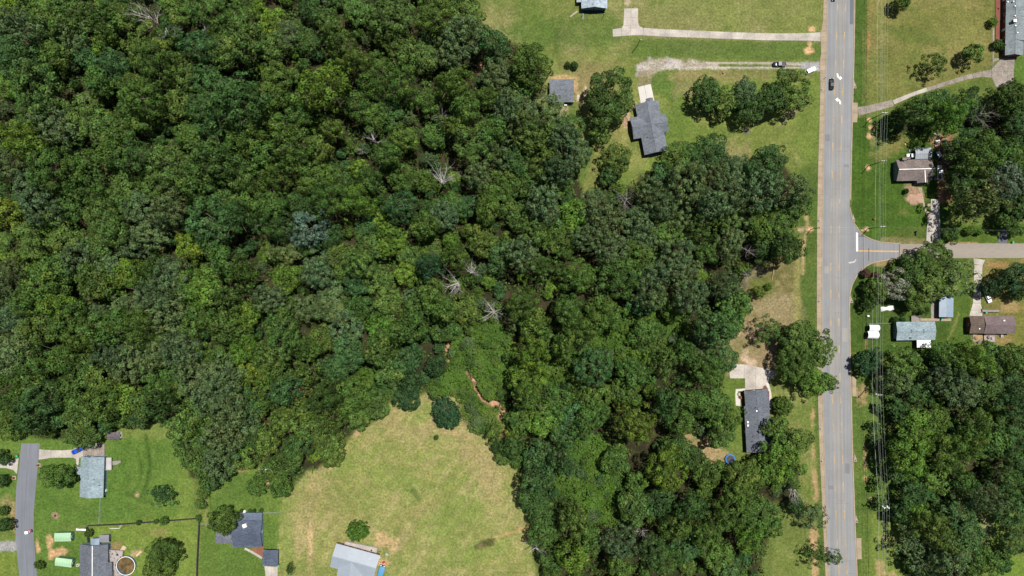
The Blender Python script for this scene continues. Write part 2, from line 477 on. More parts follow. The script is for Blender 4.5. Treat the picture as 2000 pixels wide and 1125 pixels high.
    dp = em(1382, 885, 36, 26, 35); put(dp, (166, 148, 102)); put(em(1345, 850, 12, 10), (170, 148, 104))
    put(em(1390, 975, 22, 30, 0), (150, 118, 92), 0.8); put(em(1382, 955, 10, 14), (206, 160, 112), 0.7); put(em(1492, 995, 12, 9), (186, 162, 132), 0.9)
    # --- east side, north field
    ef = pm([(1668, -90), (2080, -90), (2080, 120), (1940, 120), (1920, 150), (1745, 195), (1670, 205)], 3, 4)
    put(ef, (116, 122, 58)); put(ef * stripes(78, 13, 81), (128, 132, 66), 0.4); put(ef * M1, (144, 138, 78), 0.6); put(ef * M2, (100, 118, 48), 0.45)
    put(pm([(1666, -90), (1694, -90), (1690, 210), (1664, 210)], 5, 5), (72, 104, 34), 0.9)
    put(line([(1704, -60), (1702, 20), (1697, 70), (1694, 130)], 2, 3, 3), (150, 128, 74), 0.6); put(em(1697, 80, 2.5, 12), (184, 136, 80), 0.9)
    put(line([(1686, 60), (1688, 150), (1686, 200)], 2, 4, 4), (134, 138, 72), 0.5)
    put(em(1830, 40, 90, 30), (116, 124, 54), 0.5); put(em(1780, 70, 60, 14, 12), (84, 108, 40), 0.5); put(em(1880, 60, 50, 30), (122, 126, 62), 0.5)
    ef2 = pm([(1745, 205), (1925, 150), (1930, 175), (1850, 200), (1790, 200)], 3, 4); put(ef2, (96, 116, 46), 0.9)
    put(em(1990, 130, 20, 40), (84, 120, 38), 0.8)
    # --- house E
    he = pm([(1662, 230), (1860, 225), (1862, 360), (1842, 480), (1780, 474), (1700, 470), (1664, 430)], 3, 4)
    put(he, (66, 98, 26)); put(he * stripes(2, 10, 87), (74, 108, 32), 0.5); put(he * M2, (82, 114, 32), 0.5)
    put(em(1735, 290, 36, 20, -30), (128, 128, 66), 0.8); put(em(1760, 275, 24, 14, -35), (130, 128, 66), 0.8)
    put(em(1705, 270, 8, 26), (150, 144, 88), 0.6); put(em(1790, 265, 30, 12), (86, 112, 38), 0.7)
    for a in ((1698, 234, 4.5, 4.5), (1699.5, 249, 3, 3), (1697, 266, 5, 5), (1695, 328, 5, 5), (1693, 447.5, 4.5, 4), (1685.5, 450, 3, 3)):
        put(em(*a, 0, 0.4, 0.5), (228, 188, 140), 0.95)
    put(em(1788, 388, 15, 12), (204, 166, 140), 0.95); put(em(1788, 375, 22, 9, 35), (180, 148, 118), 0.8); put(em(1763, 415, 12, 8), (106, 112, 56), 0.6)
    put(pm([(1826, 262), (1860, 262), (1858, 400), (1838, 392), (1834, 356), (1830, 320)], 4, 8), (146, 112, 80))
    put(line([(1838, 350), (1838, 392)], 6, 4, 8), (196, 148, 98), 0.85); put(em(1835, 280, 20, 10), (150, 122, 86), 0.8)
    put(pm([(1722, 462), (1800, 466), (1842, 474), (1842, 480), (1722, 478)], 3, 8), (146, 132, 92), 0.6)
    put(em(1790, 455, 60, 10), (94, 104, 46), 0.5)
    # north verge east of the driveway
    nv = pm([(1842, 440), (2080, 435), (2080, 478), (1842, 478)], 3, 5); put(nv, (86, 112, 36)); put(nv * M2, (66, 100, 26), 0.6)
    put(em(1880, 476, 40, 3), (190, 158, 116), 0.7); put(em(1960, 478, 50, 3), (196, 164, 116), 0.8)
    # --- house F
    hf = pm([(1658, 520), (1700, 510), (1890, 506), (1896, 680), (1840, 700), (1662, 700)], 3, 4)
    put(hf, (66, 94, 30)); put(hf * stripes(3, 10, 88), (76, 106, 36), 0.5); put(hf * M2, (82, 108, 36), 0.5); put(em(1870, 600, 22, 90), (88, 116, 40), 0.7)
    put(line([(1872, 612), (1864, 640), (1850, 665)], 1.5, 2, 1.5), (140, 142, 74), 0.8); put(line([(1866, 625), (1856, 650)], 1.2, 2, 1.5), (130, 134, 70), 0.6)
    put(em(1722, 515, 16, 6), (176, 150, 100), 0.7); put(em(1745, 640, 14, 40), (84, 108, 42), 0.6)
    put(line([(1693, 660), (1693, 690)], 1.5, 1.5, 1), (196, 160, 116), 0.7)
    # --- house G yard
    hg = pm([(1922, 506), (2080, 506), (2080, 672), (1925, 672)], 3, 5)
    put(hg, (126, 124, 60)); put(hg * M1, (160, 136, 86), 0.8); put(hg * M2, (96, 112, 42), 0.5)
    put(em(1945, 517, 26, 5), (164, 128, 84), 0.8); put(em(1975, 600, 20, 12), (168, 144, 96), 0.7); put(em(1993, 640, 10, 40), (116, 124, 50), 0.7)
    put(pm([(1900, 652), (1921, 652), (1921, 667), (1900, 667)], 3, 5), (186, 160, 118), 0.9)
    # --- strip east of the road, south
    se = pm([(1662, 690), (1712, 690), (1730, 760), (1745, 880), (1760, 1000), (1780, 1180), (1672, 1180), (1666, 900)], 3, 4)
    put(se, (84, 112, 42)); put(se * stripes(3, 9, 89), (98, 124, 48), 0.45); put(se * M1, (112, 128, 54), 0.5)
    put(pm([(1705, 1000), (1775, 1025), (1765, 1180), (1690, 1180)], 10, 10), (118, 140, 54), 0.8)
    for a in ((1690, 905, 3, 28), (1690, 935, 5, 7), (1689, 880, 2.5, 12), (1684, 770, 10, 20), (1718, 1112, 10, 14), (1740, 1122, 12, 6), (1702, 975, 5, 4)):
        put(em(*a, 0, 0.6, 1.3), (196, 164, 118), 0.6)
    put(em(1735, 1053, 22, 5, 10), (166, 150, 92), 0.5)
    put(em(1930, 1060, 24, 50), (104, 130, 46)); put(em(1925, 1035, 12, 26, 10), (150, 150, 100), 0.7); put(em(1985, 1110, 50, 24), (110, 140, 42), 0.9)
    # --- west yards
    wy = pm([(-90, 850), (60, 850), (200, 850), (360, 825), (400, 1180), (-90, 1180)], 4, 5)
    put(wy, (92, 126, 46)); put(wy * M2, (78, 114, 32), 0.5); put(wy * M1, (112, 138, 54), 0.45); put(wy * stripes(8, 12, 63) * mott(1 / 50, 67, 0.4, 0.6), (106, 138, 52), 0.4)
    put(em(300, 845, 80, 14), (126, 142, 66), 0.7); put(em(360, 960, 16, 90), (120, 142, 58), 0.6)
    put(line([(284, 850), (290, 880), (294, 910), (286, 945), (276, 970)], 3.5, 5, 4), (62, 92, 30), 0.75)
    put(line([(268, 880), (276, 905), (274, 940), (262, 960)], 2.5, 5, 4), (64, 96, 32), 0.6)
    put(line([(250, 965), (275, 978), (295, 980)], 3, 5, 4), (66, 94, 34), 0.5)
    put(em(268, 967, 4.5, 4.5, 0, 0.4, 0.3), (176, 150, 120), 1); put(em(108, 1007, 7, 6, 0, 0.4, 0.3), (170, 140, 116), 0.9)
    put(em(225, 950, 10, 5, 20), (112, 140, 54), 0.8)
    put(pm([(-90, 1000), (30, 1000), (34, 1060), (-90, 1060)], 4, 8), (112, 128, 54), 0.7)
    put(em(14, 990, 12, 20), (166, 146, 100), 0.6); put(em(27, 1015, 5, 26), (168, 144, 104), 0.7)
    put(pm([(-90, 1056), (32, 1058), (34, 1076), (-90, 1080)], 3, 5), (168, 168, 170), 0.9)
    sw = pm([(-90, 1082), (34, 1080), (38, 1180), (-90, 1180)], 4, 5); put(sw, (108, 132, 46)); put(sw * stripes(0, 22, 71), (132, 150, 60), 0.6)
    for a in ((98, 1062, 7, 18), (105, 1080, 10, 10), (74, 1070, 4, 14), (118, 1078, 20, 7)): put(em(*a, 0, 0.6, 1.2), (212, 172, 124), 0.85)
    put(em(150, 1030, 40, 8), (112, 130, 60), 0.5)
    sy = pm([(170, 1024), (390, 1008), (390, 1180), (170, 1180)], 4, 4); put(sy, (114, 140, 52)); put(sy * M2, (132, 148, 66), 0.5)
    put(sy * stripes(0, 26, 61), (104, 130, 44), 0.35); put(em(310, 1040, 18, 10), (158, 146, 90), 0.5); put(em(225, 1065, 16, 10), (156, 128, 92), 0.7)
    put(em(268, 1078, 14, 6, -30), (190, 160, 124), 0.7)
    ly = pm([(392, 905), (540, 905), (552, 1000), (548, 1180), (392, 1180)], 4, 5); put(ly, (94, 124, 46)); put(ly * M2, (116, 140, 56), 0.5)
    put(em(450, 950, 30, 36, 20), (88, 120, 46), 0.6); put(em(470, 915, 14, 7), (160, 136, 96), 0.7); put(em(523, 940, 3, 22), (180, 148, 112), 0.9); put(em(507, 920, 2, 14), (176, 150, 110), 0.8)
    put(em(440, 1100, 40, 30), (86, 118, 44), 0.5); put(em(402, 1000, 5, 40, 0), (148, 150, 82), 0.6)
    put(em(395, 920, 12, 6), (166, 140, 100), 0.4)
    # --- the meadow
    md = pm([(552, 975), (600, 925), (650, 910), (690, 850), (740, 820), (772, 768), (800, 785), (845, 762), (880, 766), (912, 775), (925, 815), (960, 840), (985, 880), (1010, 925), (1030, 985), (1036, 1060), (1052, 1180), (540, 1180), (545, 1030)], 5, 10)
    put(md, (144, 151, 77)); put(md * M3, (128, 144, 66), 0.75); put(md * M1, (160, 152, 94), 0.55); put(md * M2, (128, 144, 68), 0.5)
    put(md * stripes(62, 17, 91) * mott(1 / 70, 210, 0.4, 0.6), (130, 150, 70), 0.35); put(md * stripes(-35, 21, 93) * mott(1 / 60, 213, 0.42, 0.6), (166, 160, 98), 0.35)
    t = fbm(x * math.cos(0.6) + y * math.sin(0.6), (y * math.cos(0.6) - x * math.sin(0.6)) * 0.25, 1 / 9, 200, 4)
    put(md * np.clip((t - 0.52) / 0.14, 0, 1), (176, 166, 112), 0.55)
    t = fbm(x * 0.3, y, 1 / 8, 222, 4)
    put(md * np.clip((t - 0.54) / 0.14, 0, 1), (126, 146, 66), 0.5)
    for a in ((800, 850, 50, 22, 20), (930, 890, 26, 70, -20), (860, 840, 60, 12, 10), (770, 810, 16, 20, 0), (850, 775, 30, 8, 0), (960, 940, 24, 70, -10), (590, 1020, 24, 60, 10), (605, 1080, 6, 60, 0), (620, 935, 20, 26, 0)):
        put(em(*a), (174, 158, 108), 0.45)
    for a in ((800, 960, 16, 34, -25), (770, 930, 70, 20, 15), (880, 1010, 60, 30, -20), (560, 1060, 14, 70, 0), (930, 1080, 70, 20, -12), (690, 900, 60, 14, -30)):
        put(em(*a), (124, 148, 62), 0.55)
    put(em(812, 965, 5, 22, -28), (76, 102, 44), 0.5); put(em(798, 958, 10, 4), (82, 108, 46), 0.4)
    for a in ((777, 1053, 5, 6), (770, 1066, 10, 10), (750, 1052, 16, 16), (745, 1100, 14, 6), (606, 1060, 3, 30)):
        put(em(*a, 0, 0.6, 1.1), (206, 176, 126), 0.8)
    put(em(905, 816, 4, 16, -14), (176, 152, 112), 0.7); put(em(848, 815, 5, 10), (176, 156, 116), 0.6); put(em(880, 845, 16, 6), (186, 166, 116), 0.5)
    for a in ((698, 846, 12, 5, -40), (646, 912, 8, 4, -60), (760, 775, 7, 6)): put(em(*a), (200, 168, 126), 0.7)
    put(line([(970, 1048), (1000, 1040), (1030, 1030), (1045, 1020)], 2.4, 2, 3), (186, 156, 100), 0.9)
    put(em(946, 1062, 22, 7, -20), (76, 76, 40), 0.85); put(em(938, 1066, 7, 4, -20), (150, 130, 100), 0.6)
    put(em(963, 855, 8, 7), (150, 140, 126), 0.7)
    # --- forest floors
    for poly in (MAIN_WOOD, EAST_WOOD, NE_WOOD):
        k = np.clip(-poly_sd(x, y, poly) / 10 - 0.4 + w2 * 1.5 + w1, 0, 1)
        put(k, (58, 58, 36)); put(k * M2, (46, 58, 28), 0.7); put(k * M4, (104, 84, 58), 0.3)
    # bare creek bed and clearings
    for pts, hw in (([(884, 650), (876, 668), (872, 690), (876, 702)], 4.2), ([(914, 728), (926, 742), (930, 758), (944, 780), (964, 790)], 4.5), ([(965, 785), (985, 802), (975, 815)], 4)):
        put(line(pts, hw, 2, 7), (206, 160, 124), 1.0)
    for a in ((165, 308, 14, 6, 20), (1008, 450, 6, 8), (938, 135, 6, 16), (838, 312, 5, 10), (245, 345, 6, 4), (10, 382, 16, 7, 20), (200, 322, 10, 4), (48, 80, 6, 5), (385, 662, 12, 6, 30), (590, 770, 20, 10, -40), (700, 575, 6, 6), (958, 500, 5, 5), (985, 850, 8, 7), (1000, 858, 12, 10), (1325, 668, 6, 4), (1330, 730, 8, 8), (990, 855, 20, 10)):
        put(em(*a, *([0] if len(a) == 4 else []), 0.6, 1.0), (190, 144, 104), 0.9)
    # low scrub clearings read as green ground
    for a in ((1140, 880, 60, 40, 30), (940, 690, 60, 50, 20), (1290, 650, 60, 40, 0), (890, 755, 40, 18, 10), (935, 810, 40, 26, 30)):
        put(em(*a), (72, 96, 32), 0.6)
    C = np.clip(C, 0, 1)
    lum = (C @ np.array([0.3, 0.6, 0.1]))[:, None]
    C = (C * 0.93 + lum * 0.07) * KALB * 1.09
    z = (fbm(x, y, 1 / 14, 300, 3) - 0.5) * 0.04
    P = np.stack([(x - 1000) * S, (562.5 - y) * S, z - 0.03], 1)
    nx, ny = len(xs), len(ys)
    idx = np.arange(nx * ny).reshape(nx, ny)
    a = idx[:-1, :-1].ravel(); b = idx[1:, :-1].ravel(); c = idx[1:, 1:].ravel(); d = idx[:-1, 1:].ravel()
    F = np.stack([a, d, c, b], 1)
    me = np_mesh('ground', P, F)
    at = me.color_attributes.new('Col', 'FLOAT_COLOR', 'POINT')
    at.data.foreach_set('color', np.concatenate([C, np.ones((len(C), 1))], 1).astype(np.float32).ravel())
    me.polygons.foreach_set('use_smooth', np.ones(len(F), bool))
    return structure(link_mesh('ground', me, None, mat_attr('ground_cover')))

def np_mesh(name, P, F):
    me = bpy.data.meshes.new(name)
    P = np.ascontiguousarray(P, np.float32); F = np.ascontiguousarray(F, np.int32)
    k = F.shape[1]
    me.vertices.add(len(P)); me.vertices.foreach_set('co', P.ravel())
    me.loops.add(F.size); me.loops.foreach_set('vertex_index', F.ravel())
    me.polygons.add(len(F))
    me.polygons.foreach_set('loop_start', np.arange(0, F.size, k, dtype=np.int32))
    me.update(calc_edges=True)
    return me

build_ground()

# ------------------------------------------------------------------ roads, pavements, drives
ROAD_L = [(-60, 1618.5), (0, 1617), (100, 1615), (200, 1611.5), (300, 1609), (450, 1606.8), (600, 1606), (700, 1606.3), (800, 1608), (900, 1611), (1000, 1614.5), (1125, 1619), (1190, 1621.5)]
ROAD_R = [(-60, 1669), (0, 1668), (100, 1666.5), (200, 1664), (300, 1661.5), (375, 1660), (450, 1658.6), (600, 1657.6), (700, 1659.3), (800, 1661.5), (900, 1664), (1000, 1667.6), (1125, 1672.5), (1190, 1675)]
def interp(tab, y):
    return float(np.interp(y, [t[0] for t in tab], [t[1] for t in tab]))
YY = list(np.arange(-60, 1191, 25))
def strip(name, left, right, z0, z1, mat, parent=None):
    """a slab between two lists of px points"""
    n = len(left)
    vs = []; fs = []
    for (a, b) in zip(left, right):
        A = W(*a); B = W(*b)
        vs += [(A[0], A[1], z1), (B[0], B[1], z1), (A[0], A[1], z0), (B[0], B[1], z0)]
    for i in range(n - 1):
        a = 4 * i; b = a + 4
        fs += [(a, a + 1, b + 1, b), (a, b, b + 2, a + 2), (a + 1, a + 3, b + 3, b + 1)]
    fs += [(0, 2, 3, 1), (4 * n - 4, 4 * n - 3, 4 * n - 1, 4 * n - 2)]
    return MB().add(vs, fs).build(name, mat, parent)

ASPH = mat_road('worn_asphalt', alb(163, 165, 168))
ASPHL = mat_road('centre_lane_asphalt', alb(168, 166, 164))
road = structure(strip('road', [(interp(ROAD_L, y), y) for y in YY], [(interp(ROAD_R, y), y) for y in YY], -0.02, 0.03, ASPH))
CL = [(-60, 1637), (0, 1636), (70, 1633.5), (125, 1631.5), (175, 1629.5), (230, 1628), (300, 1625.5), (375, 1624), (450, 1622.7), (520, 1622), (640, 1622), (700, 1623), (780, 1625.5), (835, 1627), (900, 1629), (950, 1631), (1005, 1632.7), (1060, 1635), (1125, 1637.3), (1190, 1640)]
CR = [(-60, 1653), (0, 1652), (70, 1650), (125, 1648), (175, 1646.2), (230, 1644.7), (300, 1642.6), (375, 1641), (450, 1639.8), (520, 1639), (640, 1639), (700, 1640), (780, 1642.2), (835, 1644), (900, 1646.2), (950, 1647.8), (1005, 1650), (1060, 1652), (1125, 1654.8), (1190, 1657)]
structure(strip('centre_lane', [(interp(CL, y), y) for y in YY], [(interp(CR, y), y) for y in YY], 0.0, 0.034, ASPHL, road))
def paint(name, poly, mat, z=0.038, parent=road):
    return structure(MB().prism([W(*p)[:2] for p in poly], z - 0.006, z).build(name, mat, parent))
# yellow lines: a solid faded line and a dash line on either side of the middle lane
for tab, sgn in ((CL, -1), (CR, 1)):
    pts = [(interp(tab, y) + 0.55 * sgn, y) for y in YY]
    structure(strip('lane_line', [(p[0] - 0.45, p[1]) for p in pts], [(p[0] + 0.45, p[1]) for p in pts], 0.028, 0.0385, YELF, road))
    for y in (-36, 16, 70, 124, 178, 233, 287, 342, 396, 449, 521, 574, 629, 683, 737, 780, 835, 898, 951, 1005, 1062, 1113):
        if tab is CR and y in (835, 951): ln = 10
        else: ln = 8
        q = [(interp(tab, yy) - 0.75 * sgn, yy) for yy in (y - ln, y + ln)]
        w = 0.85 if R.random() < 0.6 else 0.65
        structure(strip('lane_dash', [(p[0] - w, p[1]) for p in q], [(p[0] + w, p[1]) for p in q], 0.028, 0.040, YEL, road))
# white turn arrows in the middle lane
def arrow(pts, name='turn_arrow'):
    return paint(name, pts, WHT, 0.0425)
arrow([(1634.0, 143.6), (1637.0, 143.8), (1637.3, 147.4), (1638.6, 149.6), (1640.6, 150.6), (1641.0, 148.6), (1645.2, 153.0), (1639.9, 156.4), (1640.0, 154.0), (1636.9, 152.6), (1634.8, 149.6)])
arrow([(1642.6, 203.6), (1639.7, 203.4), (1639.4, 200.0), (1638.2, 197.6), (1636.2, 196.8), (1635.8, 199.0), (1631.4, 194.2), (1637.0, 190.4), (1636.7, 193.2), (1639.8, 194.6), (1642.0, 198.0)])
structure(paint('asphalt_patch', [(1660, -40), (1667.6, -40), (1666.4, 47.5), (1659.4, 47.5)], mat_road('dark_patch', alb(122, 128, 138)), 0.036))
# sealed cracks, patches and oil darkening in the driving lanes
TAR = mat_noise('crack_seal', alb(132, 132, 134), 0.8, 0.2, 3.0)
gq = random.Random(5)
for k in range(26):
    y0 = gq.uniform(-40, 1150); ln = gq.choice((3, 5, 9, 30, 60))
    xl, xr = interp(ROAD_L, y0) + 2, interp(ROAD_R, y0) - 2
    if ln <= 9:                     # across the lane
        a = gq.uniform(xl, xr - 12); b = a + gq.uniform(8, 26); pts_ = []
        n_ = 7
        for i in range(n_ + 1): pts_.append((min(a + (b - a) * i / n_, xr), y0 + gq.uniform(-.8, .8)))
        structure(strip('crack', [(q[0], q[1] - .22) for q in pts_], [(q[0], q[1] + .22) for q in pts_], 0.026, 0.0365, TAR, road))
    else:                           # along it
        fx = gq.uniform(0.1, 0.9); pts_ = []
        for i in range(9):
            yy = y0 + ln * i / 8
            pts_.append((interp(ROAD_L, yy) * (1 - fx) + interp(ROAD_R, yy) * fx + gq.uniform(-.6, .6), yy))
        structure(strip('crack', [(q[0] - .2, q[1]) for q in pts_], [(q[0] + .2, q[1]) for q in pts_], 0.026, 0.0365, TAR, road))
PATCHM = mat_road('pale_patch', alb(178, 176, 172)); PATCHD = mat_road('grey_patch', alb(146, 148, 152))
for (x0, y0, x1, y1, mm) in ((1611, 262, 1621, 276, PATCHD), (1645, 640, 1655, 668, PATCHM), (1610, 520, 1619, 534, PATCHM), (1650, 905, 1659, 925, PATCHD), (1617, 948, 1627, 956, PATCHD), (1648, 320, 1658, 327, PATCHD)):
    paint('asphalt_patch', [(x0, y0), (x1, y0 + .6), (x1 + .3, y1), (x0 + .2, y1 - .5)], mm, 0.0355)
# kerbs
for tab, sgn in ((ROAD_R, 1),):
    for seg in ([y for y in YY if y <= 405], [y for y in YY if y >= 590]):
        structure(strip('kerb', [(interp(tab, y) + 0.05, y) for y in seg], [(interp(tab, y) + 2.4, y) for y in seg], -0.05, 0.13, CONCT))
structure(strip('kerb', [(interp(ROAD_L, y) - 1.9, y) for y in YY], [(interp(ROAD_L, y) - 0.05, y) for y in YY], -0.05, 0.125, CONCT))

# side road with flared mouth
SIDE = mat_road('side_asphalt', alb(158, 160, 166)); SIDE2 = mat_noise('old_side_asphalt', alb(172, 163, 152), 0.92, 0.12, 4, 0.15, scale2=0.1, var2=0.1, stretch=(0.1, 1, 1))
TOPF = [(1658.8, 405), (1662, 422), (1668, 438), (1678, 453), (1690, 463), (1704, 469.5), (1722, 474.5), (1740, 476), (1757, 476.6)]
BOTF = [(1757, 503), (1740, 505.5), (1722, 508.5), (1706, 511.5), (1692, 518), (1681, 527), (1671, 540), (1663, 556), (1659, 572), (1657.8, 590)]
side = structure(MB().prism([W(*p)[:2] for p in TOPF + BOTF], -0.02, 0.026).build('side_road', SIDE))
structure(MB().prism([W(*p)[:2] for p in [(1757.2, 476.6), (1800, 476.5), (1900, 475.5), (2090, 476), (2090, 504), (2000, 504), (1880, 504), (1757.2, 503)]], -0.02, 0.022).build('side_road', SIDE2))
def offset_strip(pts, off, name, z0, z1, mat, parent=None):
    L_, R_ = [], []
    for i, p in enumerate(pts):
        a = pts[max(i - 1, 0)]; b = pts[min(i + 1, len(pts) - 1)]
        dx, dy = b[0] - a[0], b[1] - a[1]; l = math.hypot(dx, dy)
        n = (dy / l, -dx / l)
        L_.append((p[0] + n[0] * 0.05, p[1] + n[1] * 0.05)); R_.append((p[0] + n[0] * off, p[1] + n[1] * off))
    return structure(strip(name, L_, R_, z0, z1, mat, parent))
offset_strip(TOPF, 2.2, 'kerb', -0.05, 0.13, CONCT)
offset_strip(BOTF, 2.2, 'kerb', -0.05, 0.13, CONCT)
paint('stop_line', [(1671.9, 454), (1675.6, 455), (1675.9, 491), (1672.2, 491)], WHT, 0.034, side)
paint('centre_line', [(1677, 488.8), (1757, 489.8), (1757, 492.3), (1677, 491.2)], YELN, 0.034, side)
paint('asphalt_seam', [(1756, 477), (1757, 477), (1757, 503), (1756, 503)], mat_noise('tar', alb(96, 92, 90), 0.9, 0.2), 0.034, side)
paint('asphalt_seam', [(1696, 484), (1697.2, 484), (1697.2, 510), (1696, 510)], MATS['tar'], 0.034, side)
paint('paint_smear', [(1657, 512), (1668, 510), (1671, 506), (1673, 508), (1669, 513), (1658, 515)], mat_noise('grey_white', alb(214, 214, 214), 0.8, 0.2), 0.034, side)

# sidewalk along the west kerb, slab by slab
SWL = [(-60, 1610), (0, 1608.3), (45, 1607.2), (58, 1603.8), (68, 1602.8), (90, 1602.6), (100, 1604.2), (106, 1603.6), (116, 1601.6), (150, 1601.5), (165, 1602.4), (230, 1600.5), (300, 1598.6), (375, 1596.8), (450, 1595.8), (600, 1595.2), (700, 1595.8), (800, 1598), (900, 1601.4), (1000, 1606.4), (1125, 1612.2), (1190, 1615)]
walk = structure(empty('sidewalk'))
y = -60.0
while y < 1186:
    y2 = y + 11.0
    a, b = y + 0.12, y2 - 0.12
    t0 = R.uniform(0.085, 0.1)
    q = strip('slab', [(interp(SWL, a), a), (interp(SWL, b), b)], [(interp(ROAD_L, a) - 2.0, a), (interp(ROAD_L, b) - 2.0, b)], -0.05, t0, CONCT, walk)
    y = y2

def slabs(name, centre, widths, length, mat, z=0.05, gap=0.18, jit=0.0):
    """a drive cast in slabs along a px centre line"""
    root = structure(empty(name))
    cs = [Vector(p) for p in centre]
    seg = [0]
    for a, b in zip(cs[:-1], cs[1:]): seg.append(seg[-1] + (b - a).length)
    def at(s):
        i = 0
        while i < len(seg) - 2 and s > seg[i + 1]: i += 1
        t = (s - seg[i]) / (seg[i + 1] - seg[i])
        p = cs[i].lerp(cs[i + 1], t); w = widths[i] * (1 - t) + widths[i + 1] * t
        d = (cs[min(i + 1, len(cs) - 1)] - cs[i]).normalized()
        n = Vector((-d.y, d.x))
        return p, n, w
    n = max(1, round(seg[-1] / length))
    for k in range(n):
        s0 = seg[-1] * k / n + gap / 2; s1 = seg[-1] * (k + 1) / n - gap / 2
        L_, R_ = [], []
        for s in (s0, (s0 + s1) / 2, s1):
            p, nn, w = at(s)
            w2 = w + R.uniform(-jit, jit)
            L_.append(tuple(p - nn * w2 / 2)); R_.append(tuple(p + nn * w2 / 2))
        strip('slab', L_, R_, -0.05, z + R.uniform(-0.012, 0.012), mat, root)
    return root
def slab_poly(name, polys, mat, z=0.05, part='slab'):
    root = structure(empty(name))
    for p in polys:
        MB().prism([W(*q)[:2] for q in p], -0.05, z + R.uniform(-0.01, 0.01)).build(part, mat, root)
    return root

# drive of the north house (turning pad and long concrete drive)
slab_poly('driveway', [
    [(1219, 16.5), (1232.3, 16.5), (1232.3, 34), (1218.6, 34)], [(1232.6, 16.5), (1246, 16.5), (1246, 34), (1232.6, 34)],
    [(1218.6, 34.3), (1246, 34.3), (1246.2, 44), (1249, 51), (1256, 54.5), (1256, 69), (1232, 69.2), (1232, 50), (1217.6, 49)],
    [(1217.4, 49.3), (1231.7, 50.3), (1231.7, 69.3), (1214, 70.5), (1214, 54.5)], [(1213.6, 54.7), (1213.6, 70.5), (1197.2, 71.6), (1196.4, 57)]], CONC)
slabs('driveway', [(1256.3, 61.8), (1300, 64.5), (1400, 68.5), (1500, 72), (1560, 72.2), (1590, 71.8), (1602.6, 71.8)], [14.6, 14.4, 13.6, 13.6, 14.0, 15.5, 17.5], 44, CONC)
# white parking pad at the cross-gabled house
slab_poly('parking_pad', [[(1246, 170), (1258.4, 167.2), (1264.5, 199.6), (1251.5, 203)], [(1258.8, 167.1), (1271, 164), (1278, 197), (1264.9, 199.5)]], CONCW)
# old broken drive to the long house in the north-east
slabs('driveway', [(1675.5, 218), (1700, 212.5), (1744, 201)], [17, 14.5, 13], 24, CONCD, jit=0.6)
slabs('driveway', [(1745, 200), (1780, 185), (1811, 174.5)], [8.5, 7, 7], 22, CONC, jit=0.8)
slabs('driveway', [(1811.5, 174.6), (1850, 162.5), (1885, 151.5), (1918, 144.5)], [7.2, 8, 8.5, 11], 17.5, CONCD, jit=0.5, gap=0.5)
slab_poly('driveway_apron', [[(1665.8, 200.5), (1675.2, 200.5), (1675.2, 219.4), (1665.3, 219.4)], [(1665.3, 219.7), (1675.2, 219.7), (1674, 239), (1664.6, 239)]], CONCT)
slab_poly('parking_court', [[(1918.5, 139.5), (1936, 135.8), (1937, 152), (1928, 151), (1918.5, 149.8)], [(1936.4, 135.7), (1948, 122), (1957, 113.5), (1968, 113.5), (1968, 140), (1937, 140)],
    [(1937.2, 140.3), (1968, 140.3), (1966, 166), (1952, 174), (1944, 168), (1937.4, 152)], [(1968.3, 113.5), (1982, 113.5), (1980, 140), (1968.3, 140)], [(1968.3, 140.3), (1980, 140.3), (1979, 164), (1972, 169), (1966.3, 166)]], CONCD)
slab_poly('front_walk', [[(1938.5, 55), (1941.5, 55), (1941.5, 85), (1938.5, 85)], [(1938.5, 85.3), (1941.5, 85.3), (1941, 114), (1938.5, 114)], [(1938.5, 114.3), (1956, 113), (1948, 118.5), (1941, 121), (1938.5, 134)]], CONCD)
# drive, walk and step of the brown-roofed house
slab_poly('driveway', [[(1818.5, 389), (1835, 389), (1835, 410), (1817.5, 414)], [(1817.4, 414.3), (1835, 410.3), (1836, 432), (1812, 428), (1812, 426)], [(1811.8, 428.3), (1836, 432.3), (1837, 452), (1809.8, 452)], [(1809.8, 452.3), (1837, 452.3), (1836.5, 475.2), (1809, 475.2)]], CONC)
slab_poly('front_walk', [[(1792, 366), (1801, 366), (1801.5, 378), (1797.5, 379)], [(1797.7, 379.3), (1801.6, 378.3), (1806, 398), (1802.4, 399)], [(1802.5, 399.3), (1806.1, 398.3), (1809.6, 411), (1808.5, 420)], [(1809.8, 398.5), (1817.4, 397.5), (1817.4, 402.5), (1810.4, 403.5)], [(1809.8, 411.3), (1817, 414.6), (1811.6, 426), (1808.7, 421)]], CONCT)
slab_poly('driveway', [[(1954, 446), (1967, 446), (1967, 474.8), (1949, 474.8)]], mat_noise('grey_drive', alb(118, 120, 128), 0.92, 0.2, 3.0))
# drives on the south side of the side road
slabs('driveway', [(1912.6, 506), (1911, 517)], [23, 16.5], 12, CONC)
slabs('driveway', [(1911, 517.4), (1909, 560), (1908, 592)], [16, 15.5, 15], 12.5, CONC, gap=0.3)
slab_poly('driveway', [[(1900.2, 592.4), (1915.4, 592.4), (1918.4, 606), (1896, 606)], [(1896, 606.3), (1918.4, 606.3), (1918.4, 617), (1893, 617)]], CONC)
slabs('driveway', [(1824.8, 560), (1824.8, 622)], [13, 13], 16, CONCD)
slabs('front_walk', [(1797, 624.2), (1858, 624.6)], [4.8, 5], 15, CONCT)
